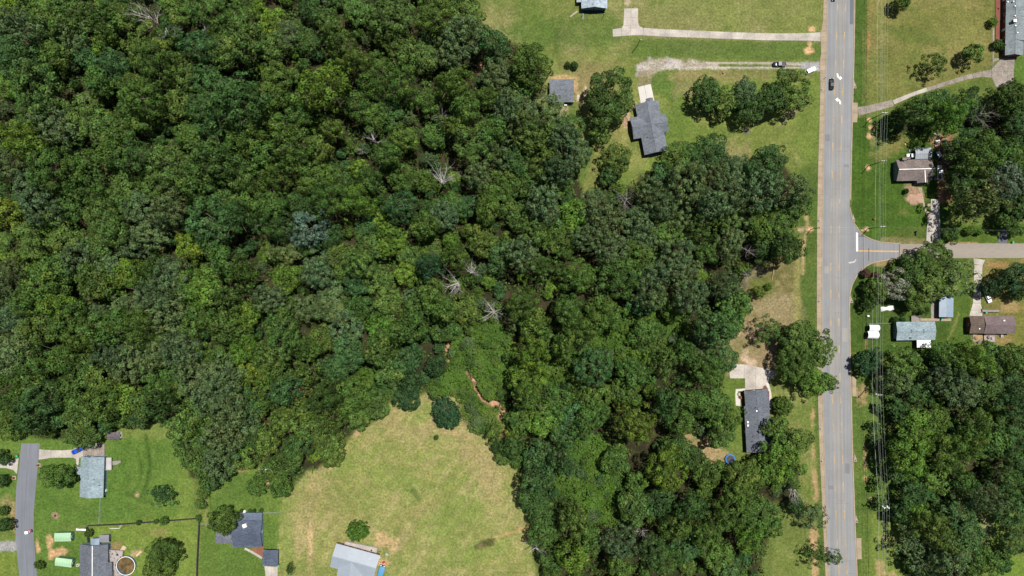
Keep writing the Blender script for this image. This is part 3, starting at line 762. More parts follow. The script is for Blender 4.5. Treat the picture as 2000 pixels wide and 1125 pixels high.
# drive and walks of the long dark roofed house
slab_poly('driveway', [[(1424, 712), (1453.2, 711.6), (1453.2, 738.8), (1425.6, 738.8)], [(1453.5, 711.6), (1476, 715.6), (1476, 760), (1455.2, 761.5), (1455.2, 739), (1453.5, 738.8)], [(1476.3, 715.7), (1512, 724), (1512, 735), (1498, 746), (1490, 760), (1476.3, 760)]], CONC)
slab_poly('front_walk', [[(1494, 749), (1500, 745.6), (1504, 757), (1499.6, 758.4)], [(1499.7, 758.7), (1504.1, 757.3), (1507, 772), (1502.4, 772)], [(1502.4, 772.3), (1507, 772.3), (1506.6, 800), (1502.2, 800)]], CONCW)
slab_poly('patio_walk', [[(1437, 760), (1455, 758.6), (1455, 763), (1441, 764.2), (1441, 770), (1436, 770)], [(1436, 770.3), (1441, 770.3), (1441.6, 778), (1446, 779), (1446, 793), (1437, 792)]], CONCW)
# drive beside the lane, north-west house
slab_poly('driveway', [[(77, 877.5), (100, 879.3), (100, 894), (75.5, 898)], [(100.3, 879.3), (122, 879.5), (122, 893.8), (100.3, 894)], [(122.3, 879.5), (142, 878), (142, 893.8), (122.3, 893.8)], [(142.3, 877.8), (162, 866), (162, 893.4), (155, 893.4), (152.6, 912), (149.8, 912), (148.4, 896), (142.3, 893.8)]], CONC)
slab_poly('driveway', [[(162.3, 865.8), (183, 865.6), (183, 878), (162.3, 878)], [(183.3, 865.6), (204.5, 865.4), (204.5, 878), (183.3, 878)], [(162.3, 878.3), (183, 878.3), (183, 893.2), (162.3, 893.2)], [(183.3, 878.3), (204.5, 878.3), (204.5, 893.2), (183.3, 893.2)]], CONCD)
slab_poly('driveway', [[(-40, 902), (12, 901), (12, 914), (-40, 913)], [(12.3, 901), (26, 899.5), (36.5, 894.5), (33.2, 926), (26, 918), (12.3, 914)]], CONC)
slab_poly('driveway', [[(516.6, 1106), (529.4, 1106.4), (530, 1130), (519, 1130)], [(529.7, 1106.4), (542.4, 1107), (542, 1130), (530.3, 1130)]], CONC)
slabs('front_walk', [(478, 1071.5), (490, 1077), (512, 1090)], [4.4, 4.4, 5], 12, CONC)
for poly in ([(1661.6, 734), (1672, 734), (1672.6, 774), (1662.4, 774)], [(1670.4, 1051), (1682, 1051), (1683, 1092), (1672, 1092)]):
    (x0, y0), (x1, _), (x2, y2), (x3, _) = poly
    ym = (y0 + y2) / 2
    slab_poly('driveway_apron', [[(x0 + 2.2, y0), (x1, y0), ((x1 + x2) / 2, ym - 0.15), ((x0 + x3) / 2 + 2.2, ym - 0.15)], [((x0 + x3) / 2 + 2.2, ym + 0.15), ((x1 + x2) / 2, ym + 0.15), (x2, y2), (x3 + 2.2, y2)]], CONCT, 0.08)
# the lane in the south-west
LANE_L = [(866, 42), (900, 38.5), (950, 32), (1000, 29.8), (1050, 30.5), (1080, 33.5), (1125, 37.5), (1190, 44)]
LANE_R = [(866, 78), (900, 75), (950, 70.2), (1000, 66), (1050, 66), (1080, 68.5), (1125, 72.4), (1190, 79)]
LY = [866, 880, 900, 925, 950, 975, 1000, 1025, 1050, 1080, 1100, 1125, 1160, 1190]
lane = structure(strip('lane', [(interp(LANE_L, y), y) for y in LY], [(interp(LANE_R, y), y) for y in LY], -0.02, 0.025, mat_road('lane_asphalt', alb(142, 146, 156))))
structure(strip('asphalt_seam', [(interp(LANE_L, y) * 0.52 + interp(LANE_R, y) * 0.48, y) for y in LY], [(interp(LANE_L, y) * 0.505 + interp(LANE_R, y) * 0.495, y) for y in LY], 0.01, 0.03, mat_noise('lane_tar', alb(112, 116, 124), 0.9, 0.2), lane))
# ------------------------------------------------------------------ trees
def crown_np(r, h, base, lobe, seed, density=1.7, leaf=0.62, open_=0.0, flat=1.0, rough=0.16, ragged=0.0, cover=1.3):
    """foliage of one crown, built from leaf clumps set on lobes: r radius, base..h height. Returns P, F, tint."""
    g = np.random.default_rng(seed)
    ch = (h - base) * 0.5 * flat
    zc = h - ch
    # lobes over the crown surface (fibonacci), plus some inside
    area = 4 * math.pi * ((r * r + 2 * r * ch) / 3)
    n = int(area / (math.pi * lobe * lobe * cover))
    i = np.arange(n) + 0.5
    ph = np.arccos(1 - 2 * i / n); th = math.pi * (1 + 5 ** 0.5) * i + g.random() * 6.28
    d = np.stack([np.cos(th) * np.sin(ph), np.sin(th) * np.sin(ph), np.cos(ph)], 1)
    d += g.normal(0, 0.10, d.shape); d /= np.linalg.norm(d, axis=1)[:, None]
    d = d[d[:, 2] > -0.45]
    # uneven outline: bulges and bays
    k = g.normal(0, 1, (7, 3)); k /= np.linalg.norm(k, axis=1)[:, None]
    amp = g.uniform(-rough, rough * 1.1, 7)
    bulge = 1 + (np.maximum(d @ k.T, 0) ** 3 * amp).sum(1)
    rad = bulge * g.uniform(0.60, 1.06, len(d))
    lc = d * rad[:, None] * np.array([r - lobe * 0.55, r - lobe * 0.55, ch - lobe * 0.4])
    rim = (d[:, 2] < 0.45) & (g.random(len(d)) < ragged)
    lc[:, :2] *= np.where(rim, g.uniform(1.06, 1.24, len(d)), 1.0)[:, None]
    lc[:, 2] += zc + g.normal(0, 0.6 * lobe, len(d))
    lr = lobe * g.uniform(0.6, 1.3, len(d))
    if open_ > 0:
        keep = g.random(len(d)) > open_
        d, lc, lr = d[keep], lc[keep], lr[keep]
    inner = max(3, len(d) // 8)
    di = g.normal(0, 1, (inner, 3)); di /= np.linalg.norm(di, axis=1)[:, None]; di[:, 2] = abs(di[:, 2]) * 0.5
    li = di * g.uniform(0.2, 0.6, inner)[:, None] * np.array([r, r, ch]); li[:, 2] += zc
    d = np.concatenate([d, di]); lc = np.concatenate([lc, li]); lr = np.concatenate([lr, lobe * g.uniform(0.9, 1.4, inner)])
    cnt = np.maximum(8, (2 * math.pi * lr * lr * density / (leaf * leaf)).astype(int))
    L = np.repeat(np.arange(len(d)), cnt); m = len(L)
    q = g.normal(0, 1, (m, 3)); q /= np.linalg.norm(q, axis=1)[:, None]
    out = d[L] * 0.7 + np.array([0, 0, 0.45])
    dot = (q * out).sum(1)
    q = np.where(dot[:, None] < -0.15, -q, q)
    pos = lc[L] + q * lr[L][:, None] * (g.random(m)[:, None] ** 0.25 * 0.42 + 0.60) * np.array([1, 1, 1.25])
    nrm = q * 1.0 + out * 0.05 + g.normal(0, 0.32, (m, 3)); nrm /= np.linalg.norm(nrm, axis=1)[:, None]
    P, F = leaf_quads(pos, nrm, leaf, g)
    lt = g.uniform(0.62, 1.34, len(d)); lh = g.normal(0, 0.07, len(d))
    t = lt[L] * g.uniform(0.6, 1.45, m)
    T = np.stack([t * (1 + lh[L]), t, t * (1 - lh[L] * 0.5)], 1)
    return P, F, np.repeat(T, 4, 0)

def leaf_quads(pos, nrm, leaf, g):
    m = len(pos)
    a = np.cross(nrm, g.normal(0, 1, (m, 3))); a /= np.linalg.norm(a, axis=1)[:, None] + 1e-9
    b = np.cross(nrm, a)
    s = leaf * g.uniform(0.38, 0.72, (m, 1)); s2 = s * g.uniform(0.5, 0.95, (m, 1))
    P = np.stack([pos - a * s, pos - b * s2 + nrm * 0.08 * s, pos + a * s * g.uniform(0.8, 1.2, (m, 1)), pos + b * s2], 1).reshape(-1, 3)
    F = np.arange(4 * m).reshape(-1, 4)
    return P, F

def foliage_mesh(name, P, F, T):
    me = np_mesh(name, P, F)
    at = me.color_attributes.new('tint', 'FLOAT_COLOR', 'POINT')
    at.data.foreach_set('color', np.concatenate([T, np.ones((len(T), 1))], 1).astype(np.float32).ravel())
    me.materials.append(LEAF)
    return me

# crown styles: (radius, height, base, lobe, density, leaf, open)
STY = {
    'M2': [(6.8, 16.0, 4.5, 1.45, 1.8, 0.60, 0.0)] * 4,
    'L2': [(10.2, 21.0, 6.0, 1.8, 1.8, 0.64, 0.0)] * 3,
    'S': [(4.2, 10.0, 2.6, 1.05, 1.9, 0.58, 0.0)] * 5,
    'M': [(6.8, 19.0, 5.5, 1.6, 1.7, 0.62, 0.0)] * 7,
    'L': [(10.2, 25.0, 7.0, 2.0, 1.7, 0.66, 0.0)] * 6,
    'F': [(7.4, 20.0, 7.0, 1.25, 1.8, 0.56, 0.0)] * 6,     # fine-grained grey-green crowns
    'O': [(7.2, 14.0, 5.0, 1.15, 1.5, 0.6, 0.34)] * 3,     # thin, see-through crowns
    'P': [(4.6, 9.0, 1.0, 0.7, 2.2, 0.5, 0.0)] * 3,        # dense clipped crowns
}
CROWN = {}
sd = 100
for k, lst in STY.items():
    CROWN[k] = []
    for (r, h, b, lb, de, lf, op) in lst:
        sd += 1
        P, F, T = crown_np(r, h, b, lb * R.uniform(0.9, 1.12), sd, de, lf, op, rough=0.10 if k == 'P' else 0.34, ragged={'P': 0.0, 'F': 0.12, 'O': 0.25, 'M2': 0.08, 'L2': 0.08}.get(k, 0.18), cover={'M': 1.25, 'L': 1.3, 'F': 1.25, 'P': 0.8}.get(k, 0.95))
        CROWN[k].append((r, h, foliage_mesh('crown', P, F, T), (P, F, T)))

def trunk_mesh(h, r, seed):
    g = random.Random(seed); m = MB()
    lean = (g.uniform(-.3, .3), g.uniform(-.3, .3))
    top = Vector((lean[0], lean[1], h * 0.72))
    m.tube([(0, 0, -0.1), (lean[0] * .3, lean[1] * .3, h * 0.3), top], [r * 1.5, r, r * 0.35], 7)
    for k in range(6):
        t = g.uniform(0.3, 0.65); a = k * 1.05 + g.uniform(-.4, .4)
        p0 = Vector((lean[0] * t, lean[1] * t, h * t))
        p1 = p0 + Vector((math.cos(a), math.sin(a), 0.75)) * h * g.uniform(0.12, 0.2)
        p2 = p1 + Vector((math.cos(a + .3), math.sin(a + .3), 0.9)) * h * g.uniform(0.08, 0.14)
        m.tube([p0, p1, p2], [r * 0.45, r * 0.28, r * 0.1], 5)
    return m.mesh('trunk', BARK)
TRUNK = [trunk_mesh(16.0, 0.28, i) for i in range(4)]

TONE = {   # leaf colour
    'd': (0.031, 0.064, 0.015), 'D': (0.019, 0.046, 0.015), 'm': (0.046, 0.086, 0.016), 'o': (0.058, 0.098, 0.020),
    'y': (0.068, 0.120, 0.016), 'Y': (0.080, 0.112, 0.014), 'g': (0.056, 0.090, 0.034), 'b': (0.035, 0.075, 0.022),
    'B': (0.060, 0.096, 0.062), 'S': (0.150, 0.175, 0.130), 'k': (0.054, 0.108, 0.014), 'r': (0.075, 0.04, 0.03), 'c': (0.075, 0.11, 0.035)}
TONEW = {'d': 'dark green', 'D': 'very dark green', 'm': 'mid green', 'o': 'olive green', 'y': 'yellow-green', 'Y': 'golden green',
         'g': 'grey-green', 'b': 'blue-green', 'B': 'pale blue-grey', 'S': 'silvery', 'k': 'bright green', 'r': 'reddish', 'c': 'pale olive'}

def parse(s):
    out = []
    for w in s.split():
        a = w.split(',')
        out.append((float(a[0]), float(a[1]), float(a[2]), a[3], a[4] if len(a) > 4 else ''))
    return out

# crowns read from the photograph: px, py, radius px, tone, [style]
WOODS = parse("""
33,55,38,g 12,20,22,y 80,20,26,m 135,30,38,m 200,45,36,m 85,85,30,o 150,75,26,g 205,85,26,y 290,88,56,o 390,85,34,b 430,100,32,o 480,78,36,o 470,30,34,m
40,115,42,b 105,112,34,m 165,103,28,b 217,128,40,b 300,125,40,m 20,165,26,y 85,180,40,o,F 190,155,36,m 255,170,30,o 285,190,48,m 355,150,30,o 398,150,32,d 440,180,30,d
475,205,58,d,F 395,210,30,d 345,205,28,o 60,215,28,d 112,247,36,g 175,232,44,o 40,272,46,y 130,272,30,d 230,257,34,m 275,225,30,m 370,265,38,m 425,248,36,d 482,272,40,m
20,322,36,g 95,332,40,m 150,322,28,m 210,302,34,m 270,307,36,d 236,322,24,y 330,327,42,o 300,362,30,m 430,312,46,d,F 472,342,40,o 390,352,36,m 60,366,36,g 180,362,38,m 240,362,30,o
240,30,30,m 330,60,24,d 345,20,30,m 400,20,36,m 430,55,26,m 5,95,24,b
530,42,30,y 642,40,34,o 602,12,24,d 700,20,30,m 770,32,52,o,F 850,25,46,m 908,28,32,o 890,75,32,m 662,77,42,o 742,62,26,o 600,80,28,d 532,95,36,o 560,68,26,g 692,122,40,o 782,92,32,o
732,130,40,m 632,172,60,y 782,160,44,m 722,167,36,m 902,75,50,g,F 880,112,36,g,F 830,112,28,o 962,82,36,b 885,165,48,m,L 912,212,38,m 975,145,30,g 955,188,24,m 992,212,36,g 540,150,30,m 525,190,30,m
700,205,36,m 760,222,30,d 840,200,28,m 530,237,34,m 582,225,34,m 652,252,34,o 620,292,38,o 732,247,40,m 790,270,34,m 758,302,36,m 700,328,18,y 572,290,42,m,F 520,302,34,m 535,347,40,m 610,345,40,m
662,357,28,d 722,350,34,m 780,347,24,m 825,350,22,m 892,250,34,o 932,282,46,o 962,252,34,m 992,302,30,g 932,345,34,g 985,350,28,m 850,262,28,m
1035,130,54,m,L 1018,168,30,m 1010,200,30,g 1068,215,32,g 1030,245,36,g 1042,268,46,o,F 1100,272,40,g 1128,302,36,g 1010,312,36,d 1062,322,42,o 1092,332,36,g 1012,357,30,m 1040,352,28,d 1088,362,26,m 1108,252,28,d
1270,372,38,g 1340,362,42,g 1390,345,36,g 1440,332,30,g 1470,342,34,b 1502,312,32,d 1542,372,40,g 1482,372,38,g 1430,382,38,g 1388,397,36,g 1558,395,30,m 1385,300,32,d 1345,312,32,m 1318,308,24,o 1300,340,28,b
1060,400,40,g 1120,422,32,k,M 1012,420,30,m 1040,450,34,o 1080,462,32,m 1105,470,28,m 1160,398,30,g 1180,432,42,g 1150,467,36,g 1192,490,36,g 1245,432,32,g 1290,402,34,g 1278,440,28,m 1262,460,28,g 1312,455,30,m
1330,420,28,g 1362,440,36,o 1320,500,36,g 1250,500,30,m 1420,420,28,k,M 1442,440,30,g 1480,440,34,m 1425,482,36,g 1382,490,24,m 1520,440,32,m 1540,485,34,d 1500,480,30,d 1020,490,36,g 1062,520,34,m
1130,540,44,m 1212,535,54,m 1280,540,38,g 1272,572,36,g 1330,530,30,g 1350,582,44,g 1412,558,38,g 1436,595,40,m,P 1425,632,34,m,P 1392,642,46,b,F 1375,675,30,g 1020,592,40,m 1042,630,36,m
1108,602,36,m 1132,642,42,m 1180,612,42,m 1250,592,26,b 1312,600,24,m 1260,650,28,m 1100,672,34,m 1062,668,24,m 1040,690,42,y 1030,732,46,y 1160,712,40,b,F 1300,708,36,o 1342,690,34,m 1382,722,40,m 1418,702,26,b 1240,728,38,m
10,415,34,Y 35,400,26,d 80,400,36,g 100,430,28,y 140,397,32,m 200,390,32,m 250,402,30,m 202,427,40,o 226,452,36,o 280,407,32,g 330,412,40,g 300,455,34,g 250,475,34,g 60,470,44,o
40,512,30,y 130,477,32,o 190,482,32,o 160,512,36,g 212,520,26,g 110,532,34,m 90,552,36,m 180,552,36,o 212,546,28,y 250,535,32,y 290,532,34,m 330,532,36,g 372,482,36,y 400,482,24,d 420,432,46,b,F 462,422,40,d
402,390,26,o 440,395,28,o 485,395,30,m 430,502,38,m 480,540,36,m 400,562,36,y 440,580,34,o 358,560,30,m 300,580,36,g 250,602,36,g 20,542,36,g 15,582,30,d 60,590,36,m 110,592,34,y 30,622,36,g 75,640,36,o
130,622,36,m 165,652,40,m 180,662,20,y 215,642,36,m 270,642,40,m 322,600,36,g 332,640,30,g 380,622,32,m 440,640,36,m 480,612,30,y 20,692,42,g 70,702,40,m 120,702,36,m 160,722,36,o 220,690,36,g 262,702,34,g
300,692,36,g 290,722,28,o 350,682,38,g 396,690,24,o 390,742,38,g 340,742,28,m 430,702,30,m 482,680,34,k,M 492,722,32,Y 440,740,40,g 50,742,36,m 202,740,30,o
530,402,36,m 582,400,28,d 540,442,40,d 640,390,40,m 700,397,40,y 740,425,22,y 605,447,42,B,F 560,487,30,c,F 642,462,26,d 592,478,24,d 716,440,24,b 780,402,36,b 830,440,34,m 880,402,28,m 910,402,24,b 870,422,28,g
950,402,36,m 975,382,28,m 770,470,32,k,S 800,502,26,o 722,482,28,o 700,512,36,o 662,500,28,o 840,522,34,D 890,500,34,m 881,470,17,k,S 940,470,30,o 982,502,30,b 560,542,30,y 620,532,40,g 670,530,26,m
700,552,28,b 742,547,28,o 792,535,24,y 530,582,36,g 642,572,30,c 636,606,24,c 600,602,26,g 662,615,24,c 680,642,30,g 842,572,38,m 862,602,36,m 820,612,32,m 905,600,32,o 870,640,30,m 800,642,36,m 740,640,28,k,S
700,600,28,m 762,592,30,o 547,630,30,m 560,662,40,o 630,660,36,o 592,682,36,m 520,692,36,o 680,692,36,b 600,722,34,o 652,722,34,b 740,682,34,o 800,702,34,b 760,722,30,o 850,712,20,D 540,722,30,m 802,748,21,D
30,772,36,m 80,782,38,b 60,812,36,d 98,812,30,b 20,822,28,m 130,772,32,m 148,806,32,o 190,770,28,m 160,847,28,o 202,790,36,m 242,780,36,y 230,810,30,m 280,790,36,o 270,812,24,b 322,792,34,d 302,770,26,m
350,772,26,o 390,802,34,o 420,772,36,g 452,802,42,g,F 360,832,34,o 400,842,30,m 380,880,34,o 440,852,36,g 470,822,32,g 490,790,30,b 400,912,28,m 430,900,34,g 470,880,32,m 410,938,20,b
520,770,36,m 560,762,34,b 600,792,34,o 640,772,40,d 690,770,40,m 732,792,28,o 550,822,36,o 600,832,36,o 642,822,36,o 682,790,28,m 700,812,26,o 520,862,36,o 580,872,36,d 640,862,30,o 650,890,22,o 560,902,34,o 540,922,28,m
548,952,18,m 500,850,28,d 796,778,24,D
1030,772,42,m 1082,782,36,m 1060,822,38,y 1020,812,30,m 1110,812,30,b 1100,842,30,b 1150,820,36,m 1162,782,30,m 1240,832,44,Y,L 1220,762,30,m 1300,790,36,d 1350,780,36,m 1330,822,36,m 1390,792,34,m 1420,822,30,m,O 1410,850,28,o
1302,920,52,y,L 1320,878,30,m 1352,892,26,d 1382,922,32,m 1240,940,20,m 1202,902,28,m 1100,902,36,b 1050,892,30,b 1052,932,36,b 1040,972,30,d 1060,1002,30,d 1120,1012,36,o 1240,992,34,o 1290,982,34,d 1350,992,36,d
1320,1032,36,m 1260,1052,36,b,F 1202,1060,40,g 1210,1100,38,m 1150,1052,30,m 1120,1085,36,y 1062,1042,26,m 1080,1090,26,d 1300,1092,36,m 1340,1070,28,b 1380,1042,36,m 1400,1082,34,m 1430,1002,40,m 1450,962,36,m 1440,922,40,o
1480,922,30,m 1480,1002,34,m 1462,1052,36,k,M 1420,1112,28,b 983,890,19,o,P 1000,870,22,d 975,870,14,d 1003,846,14,Y,S 965,845,16,o
""")
EASTW = parse("""
1790,215,36,m 1760,232,20,d 1852,225,38,k,L 1885,205,28,d 1830,202,24,b 1950,200,40,m 1990,192,34,m 1920,300,46,m,L 1895,280,34,d 1960,352,42,B,F 1915,395,46,c,O 1876,352,30,d 1990,300,24,m 1985,240,24,d 1870,400,20,m,O
1985,405,22,d 1972,430,20,m 1768,712,34,m,F 1850,700,40,m 1892,700,40,y 1932,702,34,m 1972,702,36,m 1842,742,36,g 1882,762,34,g 1792,762,30,d 1930,762,34,d 1972,782,36,b 1790,832,34,y 1802,860,26,y 1775,882,38,y 1782,912,26,k,M
1830,822,30,m 1862,840,24,b 1902,832,36,m 1850,882,40,m 1892,872,40,m 1830,932,34,m 1882,942,36,m 1922,972,36,g 1872,1002,34,b,F 1790,962,30,d 1790,1002,24,k,M 1950,862,34,m 1988,882,34,d 1970,932,36,d 1988,832,34,d 1995,740,30,b
1776,1062,30,g,O 1830,1042,40,o 1888,1052,34,b 1850,1092,40,g 1908,1092,32,m 1806,1094,26,g 1980,1002,30,d 1988,1052,30,d 1752,740,24,g 1754,800,22,d 1752,870,22,d 1755,925,20,b 1760,1000,20,d
""")
# stand-alone trees and shrubs: label and category given
YARD = [
 (1188, 195, 52, 'd', 'L', "large dark oak crown between the grey garage and the cross-gabled grey house", 'tree'),
 (1172, 262, 20, 'o', 'S', "small round tree below the large dark oak by the garage", 'tree'),
 (1207, 308, 30, 'o', 'M', "round olive tree left of the cross-gabled house's south end", 'tree'),
 (1190, 343, 20, 'b', 'S', "small blue-green tree just below the round olive tree by the grey house", 'tree'),
 (1380, 180, 32, 'd', 'M', "leftmost tree of the clump on the lawn right of the cross-gabled house", 'tree'),
 (1413, 200, 26, 'o', 'S', "low olive tree, second from left in the lawn clump", 'tree'),
 (1456, 182, 28, 'g', 'M', "thin grey-topped tree at the middle of the lawn clump", 'tree'),
 (1465, 212, 32, 'd', 'M', "dark tree at the lower middle edge of the lawn clump", 'tree'),
 (1508, 195, 36, 'd', 'M', "dense dark tree in the right half of the lawn clump", 'tree'),
 (1545, 178, 40, 'o', 'L', "broad olive tree below the white car at the gravel drive", 'tree'),
 (1122, 127, 8, 'd', 'P', "small round dark shrub in the grass above the grey garage", 'shrub'),
 (1109, 126, 6, 'd', 'P', "smallest shrub, left of the round dark shrub above the garage", 'shrub'),
 (1500, 648, 26, 'm', 'O', "feathery tree at the left end of the clump by the main road", 'tree'),
 (1552, 658, 36, 'o', 'M', "upper middle tree of the clump overhanging the main road", 'tree'),
 (1574, 672, 32, 'm', 'M', "tree between the upper middle and right trees of the clump by the main road", 'tree'),
 (1597, 685, 36, 'o', 'M', "right tree of the clump reaching over the main road", 'tree'),
 (1558, 712, 40, 'm', 'L', "biggest central tree of the clump by the main road", 'tree'),
 (1593, 745, 32, 'y', 'M', "bright lower tree of the clump overhanging the main road", 'tree'),
 (1620, 748, 18, 'o', 'O', "small branchy tree tip over the left lane of the main road", 'tree'),
 (1530, 793, 20, 'm', 'P', "round tree right of the long dark-roofed house", 'tree'),
 (1516, 838, 26, 'm', 'S', "tree pressing against the right side of the long dark roof", 'tree'),
 (1548, 862, 36, 'o', 'M', "spreading tree below the round tree by the long dark house", 'tree'),
 (1520, 905, 44, 'y', 'L', "broad bright tree at the lower end of the long dark house", 'tree'),
 (1588, 1008, 26, 'g', 'O', "thin tree with its branches over the sidewalk, nearer the middle of the road", 'tree'),
 (1595, 1083, 22, 'm', 'O', "thin tree leaning over the road at the foot of the photo", 'tree'),
 (1626, 1090, 16, 'm', 'O', "lowest tree over the road, right of the thin leaning tree", 'tree'),
 (1505, 1030, 22, 'm', 'S', "small tree at the wood edge left of the leaning roadside trees", 'tree'),
 (1554, 985, 18, 'd', 'S', "small dark crown standing in for the shadow just left of the thin roadside tree", 'tree'),  # crown put where the neighbouring tree casts its shadow
 (1697, 708, 26, 'D', 'P', "round dark tree under the power lines below the white canopies", 'tree'),
 (1712, 722, 11, 'k', 'P', "bright green bush at the lower right of the round dark tree under the wires", 'shrub'),
 (1750, 560, 27, 'S', 'M', "silvery-leaved tree between the power lines and the dark oaks", 'tree'),
 (1711, 566, 23, 'o', 'M', "olive tree under the power lines near the side road corner", 'tree'),
 (1692, 534, 9, 'r', 'P', "reddish bush nearest the side road's curved kerb", 'shrub'),
 (1712, 540, 9, 'r', 'P', "dark red bush above the olive tree under the wires", 'shrub'),
 (1697, 594, 14, 'd', 'S', "dark small tree at the lower tip of the olive tree under the wires", 'tree'),
 (1788, 528, 34, 'd', 'M', "dark left tree of the oak group at the side road", 'tree'),
 (1828, 506, 38, 'o', 'L', "upper tree of the oak group, overhanging the side road", 'tree'),
 (1862, 545, 40, 'c', 'O', "thin pale oak above the blue-grey metal carport", 'tree'),
 (1812, 560, 34, 'o', 'M', "middle tree of the oak group above the mobile home", 'tree'),
 (1785, 584, 24, 'o', 'M', "lower left tree of the oak group beside the silvery tree", 'tree'),
 (1806, 606, 9, 'd', 'S', "small dark tree beside the wooden deck of the mobile home", 'tree'),
 (1749, 625, 7, 'd', 'P', "left of two round bushes at the mobile home's corner", 'shrub'),
 (1762, 626, 7, 'D', 'P', "right of two round bushes at the mobile home's corner", 'shrub'),
 (1988, 545, 34, 'D', 'M', "dark crown standing in for a tree shadow at the right edge on the dry yard", 'tree'),  # very dark crown takes the place of a shadow cast from beyond the frame
 (1936, 560, 19, 'D', 'S', "small dark tree above the white car on the dry yard", 'tree'),
 (1990, 575, 14, 'd', 'S', "lower dark tree at the right edge beside the dry grass", 'tree'),
 (1828, 125, 22, 'm', 'O', "straggly small tree alone in the north-east field", 'tree'),
 (1903, 104, 20, 'm', 'S', "dark small tree in the field left of the long house's walk", 'tree'),
 (1765, 3, 17, 'm', 'S', "dark tree cut by the top edge in the east field", 'tree'),
 (1941, 42, 9, 'y', 'P', "bright yellow-green bush against the long grey-green roof", 'shrub'),
 (1949, 85, 9, 'm', 'P', "green bush at the front corner of the long grey-green house", 'shrub'),
 (1957, 90, 7, 'd', 'P', "dark bush right beside the front corner bush of the long house", 'shrub'),
 (1905, 176, 9, 'd', 'P', "dark bush at the edge of the dry round patch by the parking court", 'shrub'),
 (1975, 170, 10, 'd', 'P', "bush at the lower corner of the stained parking court", 'shrub'),
 (1856, 459, 17, 'd', 'S', "dark bush right of the concrete drive above the side road", 'shrub'),
 (1896, 450, 10, 'k', 'P', "bright shrub on the verge left of the grey drive", 'shrub'),
 (1912, 452, 8, 'k', 'P', "bright green shrub right beside the first verge shrub", 'shrub'),
 (1985, 450, 14, 'm', 'S', "bush at the right edge beyond the grey drive", 'shrub'),
 (1771, 373, 5, 'D', 'P', "tiny dark bush below the brown-grey house by the pink soil", 'shrub'),
 (872, 808, 30, 'D', 'P', "dense dark lone tree with grey branches at the top of the meadow", 'tree'),
 (852, 855, 5, 'm', 'P', "tiny bush below the dense dark lone tree in the meadow", 'shrub'),
 (697, 1038, 21, 'k', 'P', "round bright tree at the deck of the pale metal-roofed house", 'tree'),
 (500, 950, 19, 'm', 'P', "round clipped tree below the white gazebo", 'tree'),
 (438, 1020, 25, 'm', 'M', "tree overhanging the left side of the dark blue roof", 'tree'),
 (396, 962, 13, 'o', 'P', "upper hedge bush at the fence corner under the wood edge", 'shrub'),
 (391, 985, 11, 'o', 'P', "lower hedge bush just above the dark fence corner", 'shrub'),
 (387, 1012, 6, 'm', 'P', "small bush right at the corner of the dark fences", 'shrub'),
 (112, 930, 30, 'm', 'M', "round tree between the lane and the teal-grey roof", 'tree'),
 (316, 965, 23, 'b', 'O', "star-shaped small tree alone on the west lawn", 'tree'),
 (320, 1018, 9, 'm', 'P', "bush on the dark fence behind the pool", 'shrub'),
 (304, 1019, 5, 'm', 'P', "small bush left of the bush on the fence behind the pool", 'shrub'),
 (270, 1021, 5, 'd', 'P', "tiny bush on the fence right of the soccer goal", 'shrub'),
 (172, 1042, 8, 'm', 'P', "bush at the left end of the dark fence above the dark roof", 'shrub'),
 (318, 1078, 30, 'm', 'L', "broad olive tree right of the round pool", 'tree'),
 (308, 1108, 26, 'o', 'M', "lower tree beside the round pool at the foot of the photo", 'tree'),
 (76, 1104, 9, 'm', 'P', "small round bush at the right edge of the lane", 'shrub'),
 (5, 998, 10, 'm', 'P', "clipped bush at the left edge beside the lane", 'shrub'),
 (8, 1026, 14, 'd', 'S', "small dark tree under the clipped bush at the left edge", 'tree'),
 (0, 893, 15, 'd', 'S', "dark tree at the left frame edge above the driveway stub", 'tree'),
 (-2, 940, 13, 'd', 'S', "dark tree at the left frame edge below the driveway stub", 'tree'),
 (471, 998, 4, 'm', 'P', "leftmost small shrub along the top of the dark blue house", 'shrub'),
 (488, 998, 4, 'm', 'P', "second small shrub along the top of the dark blue house", 'shrub'),
 (496, 998, 4, 'd', 'P', "third small shrub along the top of the dark blue house", 'shrub'),
 (509, 998, 5, 'm', 'P', "rightmost small shrub at the top corner of the dark blue house", 'shrub'),
 (566, 1112, 10, 'd', 'O', "thin sapling right of the navy carport's bin", 'tree'),
 (1955, 1098, 23, 'd', 'P', "round dense tree on the lawn in the lower right corner", 'tree'),
 (1501, 560, 7, 'k', 'P', "small green bush in the rough dry lot beside the road", 'shrub'),
 (1482, 570, 12, 'o', 'S', "low olive bush at the wood edge of the rough dry lot", 'shrub'),
]
def jit(c, a=0.16):
    f = R.uniform(1 - a, 1 + a); hgt = R.uniform(-a, a) * 0.6
    return (c[0] * f * (1 + hgt), c[1] * f, c[2] * f * (1 - hgt), 1.0)

def style_for(r, tone, st):
    if st: return st
    if tone in ('g', 'B'): return 'F'
    m = r * S
    return 'S' if m < 5.2 else ('M' if m < 8.6 else 'L')

def tree_height(rm, st, yard):
    if st == 'P': return min(1.2 + rm * 1.35, 8.5)
    h = 5.0 + rm * 1.55
    if st == 'F': h += 1.0
    if yard: h *= 0.8
    return h

